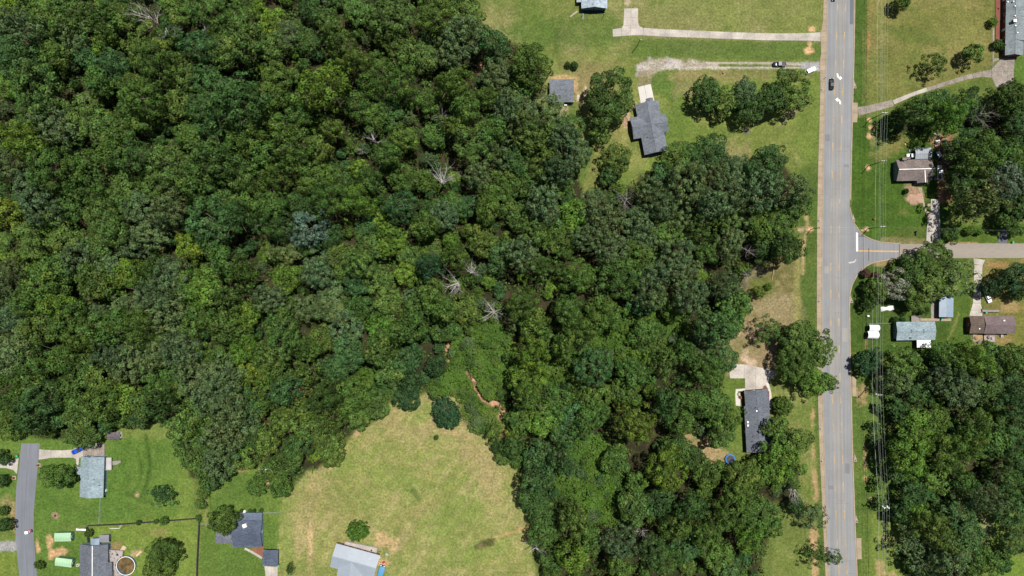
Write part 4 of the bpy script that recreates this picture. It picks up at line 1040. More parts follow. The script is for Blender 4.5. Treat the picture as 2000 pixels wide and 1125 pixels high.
def place_tree(px, py, rp, tone, st, label, cat, group, yard=False, name=None, hk=1.0):
    st = style_for(rp, tone, st)
    rm = rp * S * (1.0 if yard else 1.05)
    h = tree_height(rm, st, yard) * hk
    if not yard:
        h *= R.uniform(0.72, 1.22) * 1.22; rm *= (0.92 if px < 520 else 0.82) * R.uniform(0.88, 1.12)
        if st == 'M' and R.random() < 0.09: st = 'O'
    f = 1 - 0.68 * h / H
    pos = W(px, py, 0.68 * h)
    rm *= f
    st2 = st + '2' if yard and st in 'ML' else st
    k = R.randrange(len(CROWN[st2])); r0, h0, me, _ = CROWN[st2][k]
    nm = name or ('shrub' if cat == 'shrub' else 'broadleaf_tree')
    root = empty(nm, (pos[0], pos[1], 0), label, cat, group, R.uniform(0, 6.28))
    c = link_mesh('crown', me, root)
    e_ = R.uniform(0.86, 1.16)
    c.scale = (rm / r0 * e_, rm / r0 / e_, h / h0)
    c.color = jit(TONE[tone])
    if st != 'P' or h > 4:
        t = link_mesh('trunk', TRUNK[R.randrange(4)], root)
        t.scale = (h / 16, h / 16, h / 16)
    return root

# ---- landmarks used to say which forest tree is which
LM = [(858, 352, "the tall fan-shaped dead tree"), (899, 548, "the spreading bleached dead tree"), (962, 608, "the white dead tree above the creek"), (720, 277, "the bleached treetop"),
      (292, 33, "the sprawling dead tree"), (390, 48, "the small bleached tree at the top"), (155, 184, "the small western dead tree"), (865, 222, "the short grey dead tree"),
      (1050, 1075, "the dead tree at the meadow's edge"), (1253, 1047, "the small dead tree low in the wood"), (1225, 385, "the pinkish dead tree"), (1462, 545, "the grey brushy dead tree"), (1925, 222, "the grey twiggy tree by the court"),
      (605, 447, "the pale blue-grey crown"), (632, 172, "the big yellow-green crown"), (1240, 832, "the golden crown"), (1302, 920, "the big bright south crown"), (10, 415, "the golden crown at the left edge"),
      (492, 722, "the golden crown inland"), (1097, 179, "the grey garage"), (1475, 820, "the long dark house"), (1788, 332, "the brown-grey house"), (1790, 648, "the mobile home"), (1940, 635, "the brown-roofed house"),
      (180, 933, "the teal-grey house"), (220, 853, "the small dark shed"), (519, 918, "the white gazebo"), (872, 808, "the lone meadow tree"), (1424, 896, "the blue trampoline"), (1732, 991, "the transformer pole"),
      (1728, 770, "the pole by the road apron"), (60, 866, "the lane's end"), (476, 205, "the broad dark fine-leaved crown"), (925, 10, "the top field's corner"), (0, 0, "the top left corner"), (0, 640, "the left edge"),
      (250, 560, "the heart of the west wood"), (0, 250, "the left edge's upper part"), (2000, 1125, "the lower right corner"), (2000, 900, "the right edge"), (1480, 715, "the wide concrete drive"), (300, 260, "the middle of the north-west wood"), (1150, 540, "the dark crown in mid wood"), (1585, 449, "the lone west pole")]
ORD = ['', 'second', 'third', 'fourth', 'fifth', 'sixth', 'seventh', 'eighth', 'ninth', 'tenth']
SECT = ['right of', 'lower right of', 'below', 'lower left of', 'left of', 'upper left of', 'above', 'upper right of']
def sector(dx, dy): return int(((math.degrees(math.atan2(dy, dx)) + 22.5) % 360) // 45)

allw = [(t, 'w') for t in WOODS] + [(t, 'e') for t in EASTW]
allw.sort(key=lambda a: -a[0][2])
n_yard_trees = sum(1 for y in YARD if y[6] == 'tree')
N_IND = 312 - n_yard_trees
individual = allw[:N_IND]; rest = allw[N_IND:]
pts = [(a[0][0], a[0][1]) for a in individual]
rank = []
for li, (lx, ly, ph) in enumerate(LM):
    bysec = {}
    for i, (x, y) in enumerate(pts):
        d = math.hypot(x - lx, y - ly)
        if d < 4: continue
        bysec.setdefault(sector(x - lx, y - ly), []).append((d, i))
    for s, l in bysec.items():
        l.sort()
        for k, (d, i) in enumerate(l[:len(ORD)]):
            rank.append((d * (1 + 0.16 * k), i, s, k, ph))
best = {}
for d, i, s, k, ph in sorted(rank):
    best.setdefault(i, (s, k, ph))
used = {}
SNAGXY = [(283, 30, 20), (318, 48, 14), (390, 50, 12), (155, 184, 12), (728, 270, 14), (858, 352, 22), (861, 222, 14), (893, 550, 18), (922, 532, 14), (963, 608, 20), (1050, 1075, 14), (1254, 1045, 10), (1222, 385, 20), (1468, 540, 16), (1922, 218, 18)]
for i, ((px, py, rp, tone, st), w) in enumerate(individual):
    size = 'broad' if rp >= 44 else ('medium' if rp >= 33 else 'smaller')
    if i in best:
        s, k, ph = best[i]
        o = 'nearest' if k == 0 else ORD[k] + ' nearest'
        lab = f"{size} {TONEW[tone]} tree, {o} {SECT[s]} {ph}"
        if len(lab.split()) > 16: lab = lab.replace(size + " ", "", 1)
    else:
        lab = f"{size} {TONEW[tone]} tree crown deep in the wood"
    for (sx, sy, sr) in SNAGXY + [(878, 668, 6), (874, 692, 6), (924, 742, 6), (946, 782, 8), (153, 876, 16), (521, 916, 12), (1424, 895, 10), (1097, 180, 18), (220, 853, 8)]:      # a dead tree stands clear of its neighbours
        dd = math.hypot(px - sx, py - sy)
        if dd < sr + rp * 0.8:
            k_ = (sr + rp * 0.8 - dd) / max(dd, 1)
            px += (px - sx) * k_ * 0.7; py += (py - sy) * k_ * 0.7; rp *= 0.92
    place_tree(px, py, rp, tone, st, lab, 'tree', 'trees of the western wood' if w == 'w' else 'trees of the eastern woods')
for (px, py, rp, tone, st, lab, cat) in YARD:
    root = place_tree(px, py, rp, tone, st, lab, cat, 'trees standing about the yards' if cat == 'tree' else 'shrubs about the yards', True)

# ---- the rest of the wood: smaller crowns between the big ones, one mass per wood
def big_mass(name, items, label, cat='undergrowth', hscale=1.0):
    Ps, Fs, Ts = [], [], []; n = 0
    for (px, py, rp, tone, st, hk) in items:
        st = style_for(rp, tone, st)
        rm = rp * S * 1.05; h = tree_height(rm, st, False) * hk * 0.95
        pos = W(px, py, 0.68 * h)
        r0, h0, _, (P, F, T) = CROWN[st][R.randrange(len(CROWN[st]))]
        a = R.uniform(0, 6.28); ca, sa = math.cos(a), math.sin(a)
        Q = P * np.array([rm / r0, rm / r0, h / h0])
        Q = np.stack([Q[:, 0] * ca - Q[:, 1] * sa + pos[0], Q[:, 0] * sa + Q[:, 1] * ca + pos[1], Q[:, 2]], 1)
        Ps.append(Q); Fs.append(F + n); n += len(Q)
        Ts.append(T * np.array(jit(TONE[tone])[:3]))
    me = foliage_mesh(name, np.concatenate(Ps), np.concatenate(Fs), np.concatenate(Ts))
    o = link_mesh(name, me)
    o.color = (1, 1, 1, 1)
    return tag(o, label, cat, kind='stuff')

mass = [(t[0], t[1], t[2], t[3], t[4], R.uniform(0.82, 1.05)) for t, w in rest]
# fill what the listed crowns leave open, with lower trees; dark gaps stay
GAPS = [(880, 660, 12), (873, 690, 12), (920, 738, 12), (930, 758, 12), (950, 782, 14), (980, 800, 12), (555, 30, 22), (620, 60, 16), (745, 80, 12), (690, 190, 12), (395, 190, 18), (420, 200, 14), (465, 115, 20), (452, 150, 12), (185, 25, 14), (205, 92, 10), (820, 170, 16), (870, 308, 16), (510, 175, 14), (640, 235, 14), (540, 240, 12), (770, 240, 12), (620, 370, 10), (690, 350, 10),
        (130, 300, 16), (95, 225, 12), (40, 95, 10), (300, 150, 10), (735, 440, 14), (740, 520, 16), (740, 575, 12), (795, 555, 14), (580, 660, 6), (860, 535, 8), (790, 625, 8), (1130, 490, 18), (1320, 590, 18), (1340, 670, 16), (1140, 640, 8), (1075, 655, 10), (1180, 830, 16), (1245, 895, 26), (1210, 925, 14), (1270, 975, 10), (1310, 995, 10), (1400, 970, 14), (1430, 1060, 12), (1065, 850, 12), (1075, 1015, 8), (1010, 680, 14), (1000, 770, 10), (985, 260, 12), (880, 310, 14), (1015, 470, 12), (1380, 450, 10), (1390, 540, 10), (1240, 415, 10), (1915, 775, 22), (1820, 702, 20), (1860, 800, 10), (1730, 820, 12), (1735, 880, 12), (1740, 760, 12), (1940, 245, 18), (1870, 250, 10), (1965, 1040, 20), (1750, 960, 12), (900, 150, 8), (1120, 570, 10), (1060, 600, 8)]
SCRUB = parse("""
1285,622,40,k 1318,650,36,k 1220,690,36,k 1200,660,30,k 1140,692,30,k 1090,722,34,k 830,478,26,k 935,680,40,k 960,705,36,k 978,722,34,k 715,742,28,k 950,642,30,k 920,740,26,k 900,690,30,k 890,745,30,k 860,755,24,k
1142,882,40,k 1170,930,44,k 1110,950,36,k 1180,1000,36,k 1150,980,30,k 1190,960,30,k 940,770,30,k 925,805,24,k 945,825,24,o 910,770,20,k 958,760,26,k 932,830,18,o 765,760,22,k 1270,690,26,k 1310,680,22,k 760,490,26,k
770,680,18,k 845,490,20,o 1155,660,24,k 1210,650,26,k 880,660,20,k 965,660,26,k 990,690,22,k 1240,660,24,k 1716,800,10,d 1710,835,11,d 1712,862,15,d 1714,905,13,k 1716,945,13,k 1724,985,11,d 1742,770,14,d 1748,1010,14,d 1735,745,10,d 858,352,22,m 893,550,20,m 965,608,18,m 755,735,22,k 560,800,18,k 1135,730,22,k 1110,705,20,k 1160,900,30,k 1125,915,28,k 1205,985,24,k 1215,950,22,k 1235,620,22,k 1300,640,24,k
""")
taken = [(t[0], t[1], t[2]) for t, w in allw] + [(s[0], s[1], s[2] * 0.9) for s in SCRUB]
def fill(poly, n, seed, out, tones, margin):
    g = random.Random(seed)
    P = np.asarray(poly); x0, y0 = np.maximum(P.min(0), -40); x1, y1 = np.minimum(P.max(0), (2040, 1165))
    X = np.array([g.uniform(x0, x1) for _ in range(n)]); Y = np.array([g.uniform(y0, y1) for _ in range(n)])
    sdv = poly_sd(X, Y, poly)
    for x, y, s in zip(X, Y, sdv):
        r = g.uniform(9, 15)
        if g.random() < 0.45: continue
        if s > -r * 0.6 - margin: continue
        if any((x - a) ** 2 + (y - b) ** 2 < (c + r * 0.3) ** 2 for a, b, c in GAPS): continue
        if any((x - a) ** 2 + (y - b) ** 2 < (c * 0.86 + r * 0.38) ** 2 for a, b, c in taken): continue
        taken.append((x, y, r))
        out.append((x, y, r, g.choice(tones), '', g.uniform(0.5, 0.95)))
fill(MAIN_WOOD, 9000, 5, mass, 'mmdogby', 6)
fill(EAST_WOOD, 2000, 6, mass, 'mmdob', 8)
fill(NE_WOOD, 1200, 8, mass, 'mdd', 10)
big_mass('small_forest_trees', mass, "smaller tree crowns filling in between the big crowns of the woods", 'small trees')

# ---- low bright scrub in the clearings
CREEK = [[(884, 650), (876, 668), (872, 690), (876, 702)], [(914, 728), (926, 742), (930, 758), (944, 780), (964, 790)], [(965, 785), (985, 802), (975, 815)]]
def scrub_mass(name, items, label):
    Ps, Fs, Ts = [], [], []; n = 0
    mixt = random.Random(3)
    extra = []
    for (px, py, rp, tone, st) in items:      # clumps of other plants grow through it
        for _ in range(4):
            extra.append((px + mixt.uniform(-.8, .8) * rp, py + mixt.uniform(-.8, .8) * rp, mixt.uniform(5, 13), mixt.choice('dmokyg'), ''))
    for j, (px, py, rp, tone, st) in enumerate(items + extra):
        g = np.random.default_rng(900 + j)
        rm = rp * S * 1.15; hh = R.uniform(1.6, 4.4) if j < len(items) else R.uniform(3.2, 6.2)
        pos = W(px, py, hh * 0.8)
        m = int(rm * rm * 3.14 * 5.5)
        a = g.random(m) * 6.283; rr = np.sqrt(g.random(m)) * rm * (0.85 + 0.2 * np.sin(3 * a + g.random() * 6) + g.normal(0, 0.06, m))
        x = rr * np.cos(a); y = rr * np.sin(a)
        wx = (x + pos[0]) / S + 1000; wy = 562.5 - (y + pos[1]) / S
        dc = np.full(m, 1e9)
        for pl in CREEK:
            for (ax, ay), (bx, by) in zip(pl[:-1], pl[1:]):
                ex, ey = bx - ax, by - ay; tt = np.clip(((wx - ax) * ex + (wy - ay) * ey) / (ex * ex + ey * ey), 0, 1)
                dc = np.minimum(dc, np.hypot(wx - ax - tt * ex, wy - ay - tt * ey))
        ok = dc > 4.0 + 3.0 * fbm(wx, wy, 0.2, 77, 2)
        if not ok.any(): continue
        x, y, rr, m = x[ok], y[ok], rr[ok], int(ok.sum())
        top = hh * np.clip(1 - (rr / (rm * 1.12)) ** 4, 0.05, 1) * (0.55 + 0.9 * fbm(x + pos[0], y + pos[1], 0.35, 400, 3))
        z = np.maximum(top - g.random(m) ** 2 * 0.8, 0.1)
        nr = np.stack([x / rm * 0.4, y / rm * 0.4, np.ones(m)], 1) + g.normal(0, 0.45, (m, 3)); nr /= np.linalg.norm(nr, axis=1)[:, None]
        P, F = leaf_quads(np.stack([x + pos[0], y + pos[1], z], 1), nr, 0.66, g)
        Ps.append(P); Fs.append(F + n); n += len(P)
        t = g.uniform(0.7, 1.25, m)[:, None] * (0.75 + 0.5 * fbm(x + pos[0], y + pos[1], 0.12, 401, 3))[:, None] * np.array(jit(TONE[tone], 0.08)[:3])
        Ts.append(np.repeat(t, 4, 0))
    o = link_mesh(name, foliage_mesh(name, np.concatenate(Ps), np.concatenate(Fs), np.concatenate(Ts)))
    o.color = (0.92, 0.92, 0.92, 1)
    return tag(o, label, 'scrub', kind='stuff')
scrub_mass('creepers_and_scrub', SCRUB, "low bright green scrub and creepers filling the clearings of the wood")

# ---- dark undergrowth on the forest floor
def undergrowth():
    Ps, Fs, Ts = [], [], []; n = 0
    for j, poly in enumerate((MAIN_WOOD, EAST_WOOD, NE_WOOD)):
        g = np.random.default_rng(70 + j)
        Q = np.asarray(poly); x0, y0 = np.maximum(Q.min(0), -40); x1, y1 = np.minimum(Q.max(0), (2040, 1165))
        m = int((x1 - x0) * (y1 - y0) * 0.0135)
        X = g.uniform(x0, x1, m); Y = g.uniform(y0, y1, m)
        keep = (poly_sd(X, Y, poly) < -5) & (fbm(X, Y, 1 / 22, 500, 3) > 0.43)
        X, Y = X[keep], Y[keep]
        for (ax, ay, rad) in ((880, 670, 14), (930, 752, 14), (955, 785, 14), (165, 308, 12), (1340, 865, 8), (938, 135, 8)):
            k = np.hypot(X - ax, Y - ay) > rad; X, Y = X[k], Y[k]
        m = len(X); per = 9
        hh = g.uniform(0.6, 3.4, m)
        cx = np.repeat((X - 1000) * S, per) + g.normal(0, 0.75, m * per); cy = np.repeat((562.5 - Y) * S, per) + g.normal(0, 0.75, m * per)
        z = np.repeat(hh, per) * g.uniform(0.3, 1.0, m * per)
        nr = np.array([0, 0, 0.8]) + g.normal(0, 0.5, (m * per, 3)); nr /= np.linalg.norm(nr, axis=1)[:, None]
        P, F = leaf_quads(np.stack([cx, cy, z], 1), nr, 0.8, g)
        Ps.append(P); Fs.append(F + n); n += len(P)
        Ts.append(np.repeat(g.uniform(0.6, 1.3, m * per)[:, None] * np.array(TONE['m'])[None, :], 4, 0))
    o = link_mesh('undergrowth', foliage_mesh('undergrowth', np.concatenate(Ps), np.concatenate(Fs), np.concatenate(Ts)))
    o.color = (1, 1, 1, 1)
    return tag(o, "dark undergrowth on the floor of the woods", 'undergrowth', kind='stuff')
undergrowth()

# ------------------------------------------------------------------ dead trees
def snag_parts(spread, h, seed, fan=None, n_main=9, thick=0.26):
    """trunk and bare limbs; fan leans the limbs towards a compass angle"""
    g = random.Random(seed)
    tr = MB(); lm = MB(); tw = MB()
    lx, ly = g.uniform(-.8, .8), g.uniform(-.8, .8)
    tr.tube([(0, 0, -0.1), (lx * .4, ly * .4, h * .35), (lx, ly, h * .62)], [thick * 1.7, thick * 1.2, thick * .8], 7)
    def branch(p, d, L, r, lev):
        pts_ = [p]; rr = [r]; q = p.copy(); dd = d.copy()
        k = 4 if lev < 2 else 3
        for i in range(k):
            dd = (dd + Vector((g.uniform(-.28, .28), g.uniform(-.28, .28), g.uniform(-.1, .22)))).normalized()
            q = q + dd * L / k
            pts_.append(q.copy()); rr.append(r * (1 - 0.72 * (i + 1) / k))
        (lm if lev < 2 else tw).tube(pts_, rr, 5 if lev < 2 else 3, cap=False)
        if lev >= 3: return
        for i in range(1, len(pts_)):
            for _ in range(2 if lev < 2 else 1):
                if g.random() < (0.6 if lev < 2 else 0.85):
                    sd_ = Vector((g.uniform(-1, 1), g.uniform(-1, 1), g.uniform(-.1, .7)))
                    nd = (dd * 0.9 + sd_ * 0.85).normalized()
                    branch(pts_[i], nd, L * g.uniform(.38, .58), rr[i] * .62 + 0.012, lev + 1)
    for k in range(n_main):
        if fan is None: a = k * 6.283 / n_main + g.uniform(-.3, .3)
        else: a = math.radians(fan) + g.uniform(-1.5, 1.5)
        t = g.uniform(.45, 1.0)
        p = Vector((lx * t, ly * t, h * .62 * t))
        branch(p, Vector((math.cos(a), math.sin(a), g.uniform(.35, .9))).normalized(), spread * g.uniform(.75, 1.1), thick * .55, 1)
    return tr, lm, tw

SNAGS = [
 (283, 30, 30, 19, SNAGW, 150, 8, "biggest sprawling bleached dead tree near the top edge of the wood"),
 (318, 48, 22, 17, SNAGW, -20, 6, "flatter dead tree lying right of the biggest bleached one at the top"),
 (390, 50, 17, 16, SNAGW, 100, 6, "small bleached dead tree right of the big one near the top edge"),
 (155, 184, 15, 14, SNAGG, None, 6, "small grey dead tree in a dark gap of the north-west wood"),
 (728, 270, 18, 17, SNAGW, 80, 6, "bleached fan-shaped treetop above the middle of the wood"),
 (704, 290, 12, 15, SNAGG, None, 5, "grey bare treetop just left of the bleached treetop"),
 (858, 352, 30, 21, SNAGW, 90, 11, "tall fan-shaped bleached dead tree in the middle of the wood"),
 (861, 222, 18, 16, SNAGG, None, 8, "short grey dead tree upper right of the yellow-green crown"),
 (893, 550, 26, 18, SNAGW, 200, 8, "left and larger of the twin bleached dead trees in the mid wood"),
 (922, 532, 20, 18, SNAGW, 60, 8, "right one of the twin bleached dead trees in the mid wood"),
 (963, 608, 24, 16, SNAGW, None, 11, "white star-shaped dead tree above the bare creek bed"),
 (1050, 1075, 20, 11, SNAGW, None, 7, "white dead tree standing at the meadow's right edge"),
 (1254, 1045, 14, 15, SNAGW, None, 7, "small pale dead tree low in the south wood"),
 (1556, 962, 22, 10, SNAGW, 250, 7, "pale dead tree at the roadside yard left of the sidewalk"),
 (1222, 385, 24, 16, SNAGG, None, 12, "pinkish-grey twiggy dead tree near the south lawn"),
 (1468, 540, 20, 12, SNAGG, None, 10, "grey brushy dead tree at the edge of the rough lot"),
 (1448, 562, 15, 10, SNAGG, None, 8, "lower grey brushy dead tree beside the rough lot"),
 (1470, 490, 15, 13, SNAGG, None, 8, "grey twiggy crown above the rough lot"),
 (1922, 218, 24, 12, SNAGG, None, 13, "grey-purple twiggy tree below the stained parking court"),
 (830, 451, 9, 14, SNAGW, None, 5, "tiny pale bare treetop below the fan-shaped dead tree"),
 (1073, 487, 8, 13, SNAGG, None, 5, "small bare grey treetop right of the mid wood"),
 (1463, 330, 10, 11, SNAGG, None, 6, "small grey bare tree in the roadside part of the wood"),
 (872, 800, 13, 7.6, SNAGW, 90, 6, "bare grey limbs standing out of the lone meadow tree"),
 (988, 884, 8, 5, SNAGW, None, 5, "small bare white bush at the meadow's right edge"),
]
for i, (px, py, rp, h, mt, fan, nm, lab) in enumerate(SNAGS):
    h *= 1.22
    pos = W(px, py, h * 0.75)
    root = empty('dead_tree', (pos[0], pos[1], 0), lab, 'dead tree', 'dead trees of the woods')
    tr, lm, tw = snag_parts(rp * S * 1.15, h, 40 + i, fan, nm + 1, 0.15 + 0.004 * rp)
    tr.build('trunk', mt, root); lm.build('limbs', mt, root); tw.build('twigs', mt, root)
# ------------------------------------------------------------------ buildings
GLASS = mat_noise('window_glass', (0.03, 0.04, 0.05), 0.08, 0.1, 1.0, spec=0.6)
TRIM = mat_noise('white_trim', (0.62, 0.62, 0.60), 0.6, 0.06, 3.0)
DARK = mat_noise('dark_metal', (0.03, 0.03, 0.035), 0.6, 0.15, 3.0)
WOOD = mat_noise('weathered_boards', alb(196, 180, 168), 0.9, 0.22, 2.5, 0.2, objrand=0.1)
WOODG = mat_noise('grey_boards', alb(178, 170, 166), 0.9, 0.2, 2.5, 0.2, objrand=0.1)
FRESH = mat_noise('fresh_boards', alb(232, 206, 168), 0.9, 0.1, 2.5, 0.1)
SIDING = {
    'white': mat_noise('white_siding', (0.55, 0.55, 0.53), 0.7, 0.06, 2.0, stretch=(1, 1, 6)),
    'teal': mat_noise('teal_siding', alb(138, 160, 166), 0.75, 0.07, 2.0, stretch=(1, 1, 6)),
    'brick': mat_noise('red_brick', alb(150, 92, 78), 0.9, 0.22, 6.0, 0.2),
    'tan': mat_noise('tan_siding', alb(196, 178, 150), 0.8, 0.08, 2.0, stretch=(1, 1, 6)),
    'blue': mat_noise('pale_blue_siding', alb(150, 178, 204), 0.75, 0.06, 2.0, stretch=(1, 1, 6)),
    'green': mat_noise('green_siding', alb(104, 150, 122), 0.7, 0.06, 2.0, stretch=(1, 1, 6)),
    'grey': mat_noise('grey_siding', alb(150, 152, 156), 0.75, 0.06, 2.0, stretch=(1, 1, 6)),
}

def wing(root, p0, p1, wl, wr, ze, zr, roof, wall, over=0.35, rib=None, hip=(0, 0), cap=None, walls=True, win=2, arch=False, gut=None):
    """one gabled wing: ridge p0->p1 in px at zr, eaves wl/wr px left/right at ze"""
    a = V(*p0, zr); b = V(*p1, zr)
    d = (b - a); d.z = 0; L = d.length; d.normalize()
    n = Vector((-d.y, d.x, 0))
    wl *= S; wr *= S
    th = 0.16
    m = MB()
    out_roofs = []
    for sgn, w in ((1, wl), (-1, wr)):
        e0 = a + n * sgn * w; e1 = b + n * sgn * w; e0.z = e1.z = ze
        r0 = a + d * hip[0]; r1 = b - d * hip[1]
        vs = [r0, r1, e1, e0]
        dn = Vector((0, 0, -th))
        vs = vs + [v + dn for v in vs]
        fs = [(0, 1, 2, 3), (7, 6, 5, 4), (0, 4, 5, 1), (1, 5, 6, 2), (2, 6, 7, 3), (3, 7, 4, 0)]
        if sgn > 0: fs = [f[::-1] for f in fs]
        m.add(vs, fs)
        if rib:
            rb = MB(); k = int(L / rib)
            up = Vector((0, 0, 0.03))
            for i in range(k + 1):
                t = i / max(k, 1) * L
                q0 = a + d * min(max(t, 0.04), L - 0.04); q1 = q0 + n * sgn * w; q1.z = ze
                rb.bar(q0 + up + n * sgn * 0.1, q1 + up, 0.05, 0.05)
            o = rb.build('roof_ribs', rib_mat.get(roof.name, roof), root); o['kind'] = 'stuff'
    if hip[0] or hip[1]:
        for end, q in ((0, a), (1, b)):
            if hip[end]:
                s = -1 if end == 0 else 1
                e0 = q + n * wl; e1 = q - n * wr; e0.z = e1.z = ze
                r = q - d * s * hip[end]
                m.add([r, e0, e1], [(0, 1, 2) if end == 0 else (0, 2, 1)])
    m.build('roof', roof, root)
    c = MB(); c.bar(a + Vector((0, 0, 0.03)) + d * hip[0], b + Vector((0, 0, 0.03)) - d * hip[1], 0.28, 0.07)
    c.build('ridge_cap', cap or roof, root)
    for sgn, w in ((1, wl), (-1, wr)):
        e0 = a + n * sgn * (w + 0.06); e1 = b + n * sgn * (w + 0.06); e0.z = e1.z = ze - 0.06
        MB().bar(e0, e1, 0.12, 0.12).build('gutter', gut or roof, root)
    if walls:
        o = over
        A = a + d * o; B = b - d * o
        k = MB(); vs = []
        for q in (A, B):
            for (off, z) in ((wl - o, 0), (wl - o, ze - th - 0.02 + (zr - ze) * min(o / max(wl, .1), 1)), (0, zr - th - 0.05), (-(wr - o), ze - th - 0.02 + (zr - ze) * min(o / max(wr, .1), 1)), (-(wr - o), 0)):
                p = q + n * off; p.z = z; vs.append(p)
        fs = [(0, 1, 2, 3, 4), (9, 8, 7, 6, 5)] + [(i, i + 5, i + 6, i + 1) for i in range(4)]
        k.add(vs, fs).build('wall', wall, root)
        nw = max(1, int(L / 3.2)) if win else 0
        for sgn, w in ((1, wl - o), (-1, wr - o)):
            for i in range(nw):
                t = L * (i + 0.5) / nw
                c0 = a + d * t + n * sgn * (w + 0.02); c0.z = 1.5
                ang = math.atan2(d.y, d.x)
                if sgn < 0 and i == nw // 2 and nw > 2:
                    c0.z = 1.03
                    f = MB().box(c0, (0.95, 0.08, 2.05), ang).build('door', TRIM, root)
                    MB().box(c0 + n * sgn * 0.07 + d * 0.35, (0.08, 0.06, 0.08), ang).build('handle', DARK, f)
                    continue
                f = MB().box(c0, (1.0, 0.08, 1.2), ang).build('window', TRIM, root)
                MB().box(c0 + n * sgn * 0.03, (0.82, 0.06, 1.02), ang).build('pane', GLASS, f)
        for q, s in ((A, -1), (B, 1)):
            c0 = q + d * s * 0.02; c0.z = 1.5; ang = math.atan2(d.y, d.x)
            f = MB().box(c0, (0.08, 1.1, 1.2), ang).build('window', TRIM, root)
            MB().box(c0 + d * s * 0.03, (0.06, 0.92, 1.02), ang).build('pane', GLASS, f)
    return a, b, n, d
rib_mat = {}

def vent(root, px, py, z, r=0.12, h=0.45, mat=None, name='roof_vent'):
    return MB().cyl(V(px, py, z) - Vector((0, 0, 0.4)), r, h + 0.4, 8).build(name, mat or DARK, root)
def roofbox(root, px, py, z, d, mat, name, rz=0.0):
    return MB().box(V(px, py, z), d, rz).build(name, mat, root)

SH_GREY = mat_shingle('slate_grey_shingles', alb(118, 124, 134))
SH_TEAL = mat_shingle('teal_grey_shingles', alb(146, 164, 172))
SH_PALE = mat_shingle('pale_blue_shingles', alb(172, 186, 198))
SH_GG = mat_shingle('green_grey_shingles', alb(136, 146, 150), 0.12)
SH_BRN = mat_shingle('brown_grey_shingles', alb(128, 118, 114))
SH_PUR = mat_shingle('purple_brown_shingles', alb(122, 108, 110), 0.12)
SH_DKB = mat_shingle('dark_brown_shingles', alb(106, 94, 86))
SH_DARK = mat_shingle('dark_slate_shingles', alb(106, 112, 122))
SH_NAVY = mat_shingle('navy_shingles', alb(88, 98, 116))
SH_NAVY2 = mat_shingle('blue_slate_shingles', alb(104, 116, 138))
MET_PALE = mat_noise('pale_metal_roof', alb(176, 188, 202), 0.5, 0.05, 0.6, spec=0.4)
MET_BLUE = mat_noise('blue_grey_metal', alb(160, 182, 204), 0.5, 0.08, 0.8, spec=0.4)
MET_GREY = mat_noise('grey_metal', alb(174, 184, 194), 0.5, 0.10, 0.8, spec=0.4)
MET_MINT = mat_noise('mint_metal', alb(196, 240, 196), 0.5, 0.05, 0.8, spec=0.4)
MET_WHITE = mat_noise('white_metal', (0.60, 0.61, 0.63), 0.5, 0.04, 0.8, spec=0.4)
PIPE = mat_noise('pale_pipe', (0.6, 0.6, 0.6), 0.5, 0.05, 2)

def deck(name, poly, z, label, mat=WOOD, board=0.32, ang=0.0, rail=True, group=None):
    """boards laid over joists, posts and rails round the edge"""
    root = empty(name, (0, 0, 0), label, 'deck', group)
    pts_ = [V(*p, z) for p in poly]
    cx = sum((p for p in pts_), Vector()) / len(pts_)
    root.location = (cx.x, cx.y, 0)
    u = Vector((math.cos(ang), math.sin(ang), 0)); v = Vector((-u.y, u.x, 0))
    m = MB()
    cs = [(p - cx) for p in pts_]
    lo = min(c.dot(v) for c in cs); hi = max(c.dot(v) for c in cs)
    k = 0; t = lo + board / 2
    while t < hi:
        xs_ = []
        for i in range(len(cs)):
            a, b = cs[i], cs[(i + 1) % len(cs)]
            av, bv = a.dot(v) - t, b.dot(v) - t
            if (av > 0) != (bv > 0):
                s = av / (av - bv); xs_.append((a + (b - a) * s).dot(u))
        xs_.sort()
        for i in range(0, len(xs_) - 1, 2):
            if xs_[i + 1] - xs_[i] > 0.1:
                a = u * xs_[i] + v * t; b = u * xs_[i + 1] + v * t
                m.bar(Vector((a.x, a.y, z + R.uniform(-.008, .008))), Vector((b.x, b.y, z + R.uniform(-.008, .008))), board * 0.93, 0.05)
        t += board
    o = m.build('deck_boards', mat, root); o['kind'] = 'stuff'
    for i in range(len(cs)):
        a = cs[i]
        MB().box((a.x, a.y, (z + (0.9 if rail else 0)) / 2 - 0.05), (0.12, 0.12, z + (0.9 if rail else 0) - 0.1)).build('post', mat, root)
        if rail and i < len(cs) - 1:
            b = cs[i + 1]
            r = MB()
            for hh in (0.45, 0.88):
                r.bar(Vector((a.x, a.y, z + hh)), Vector((b.x, b.y, z + hh)), 0.07, 0.06)
            r.build('rail', mat, root)
    return root

def house(name, px, py, label, cat='house', group='houses'):
    return empty(name, W(px, py, 0), label, cat, group)
def rebase(root):
    """children were built in world space: shift them under their root"""
    inv = Matrix.Translation(-root.location)
    for c in root.children: c.matrix_parent_inverse = inv

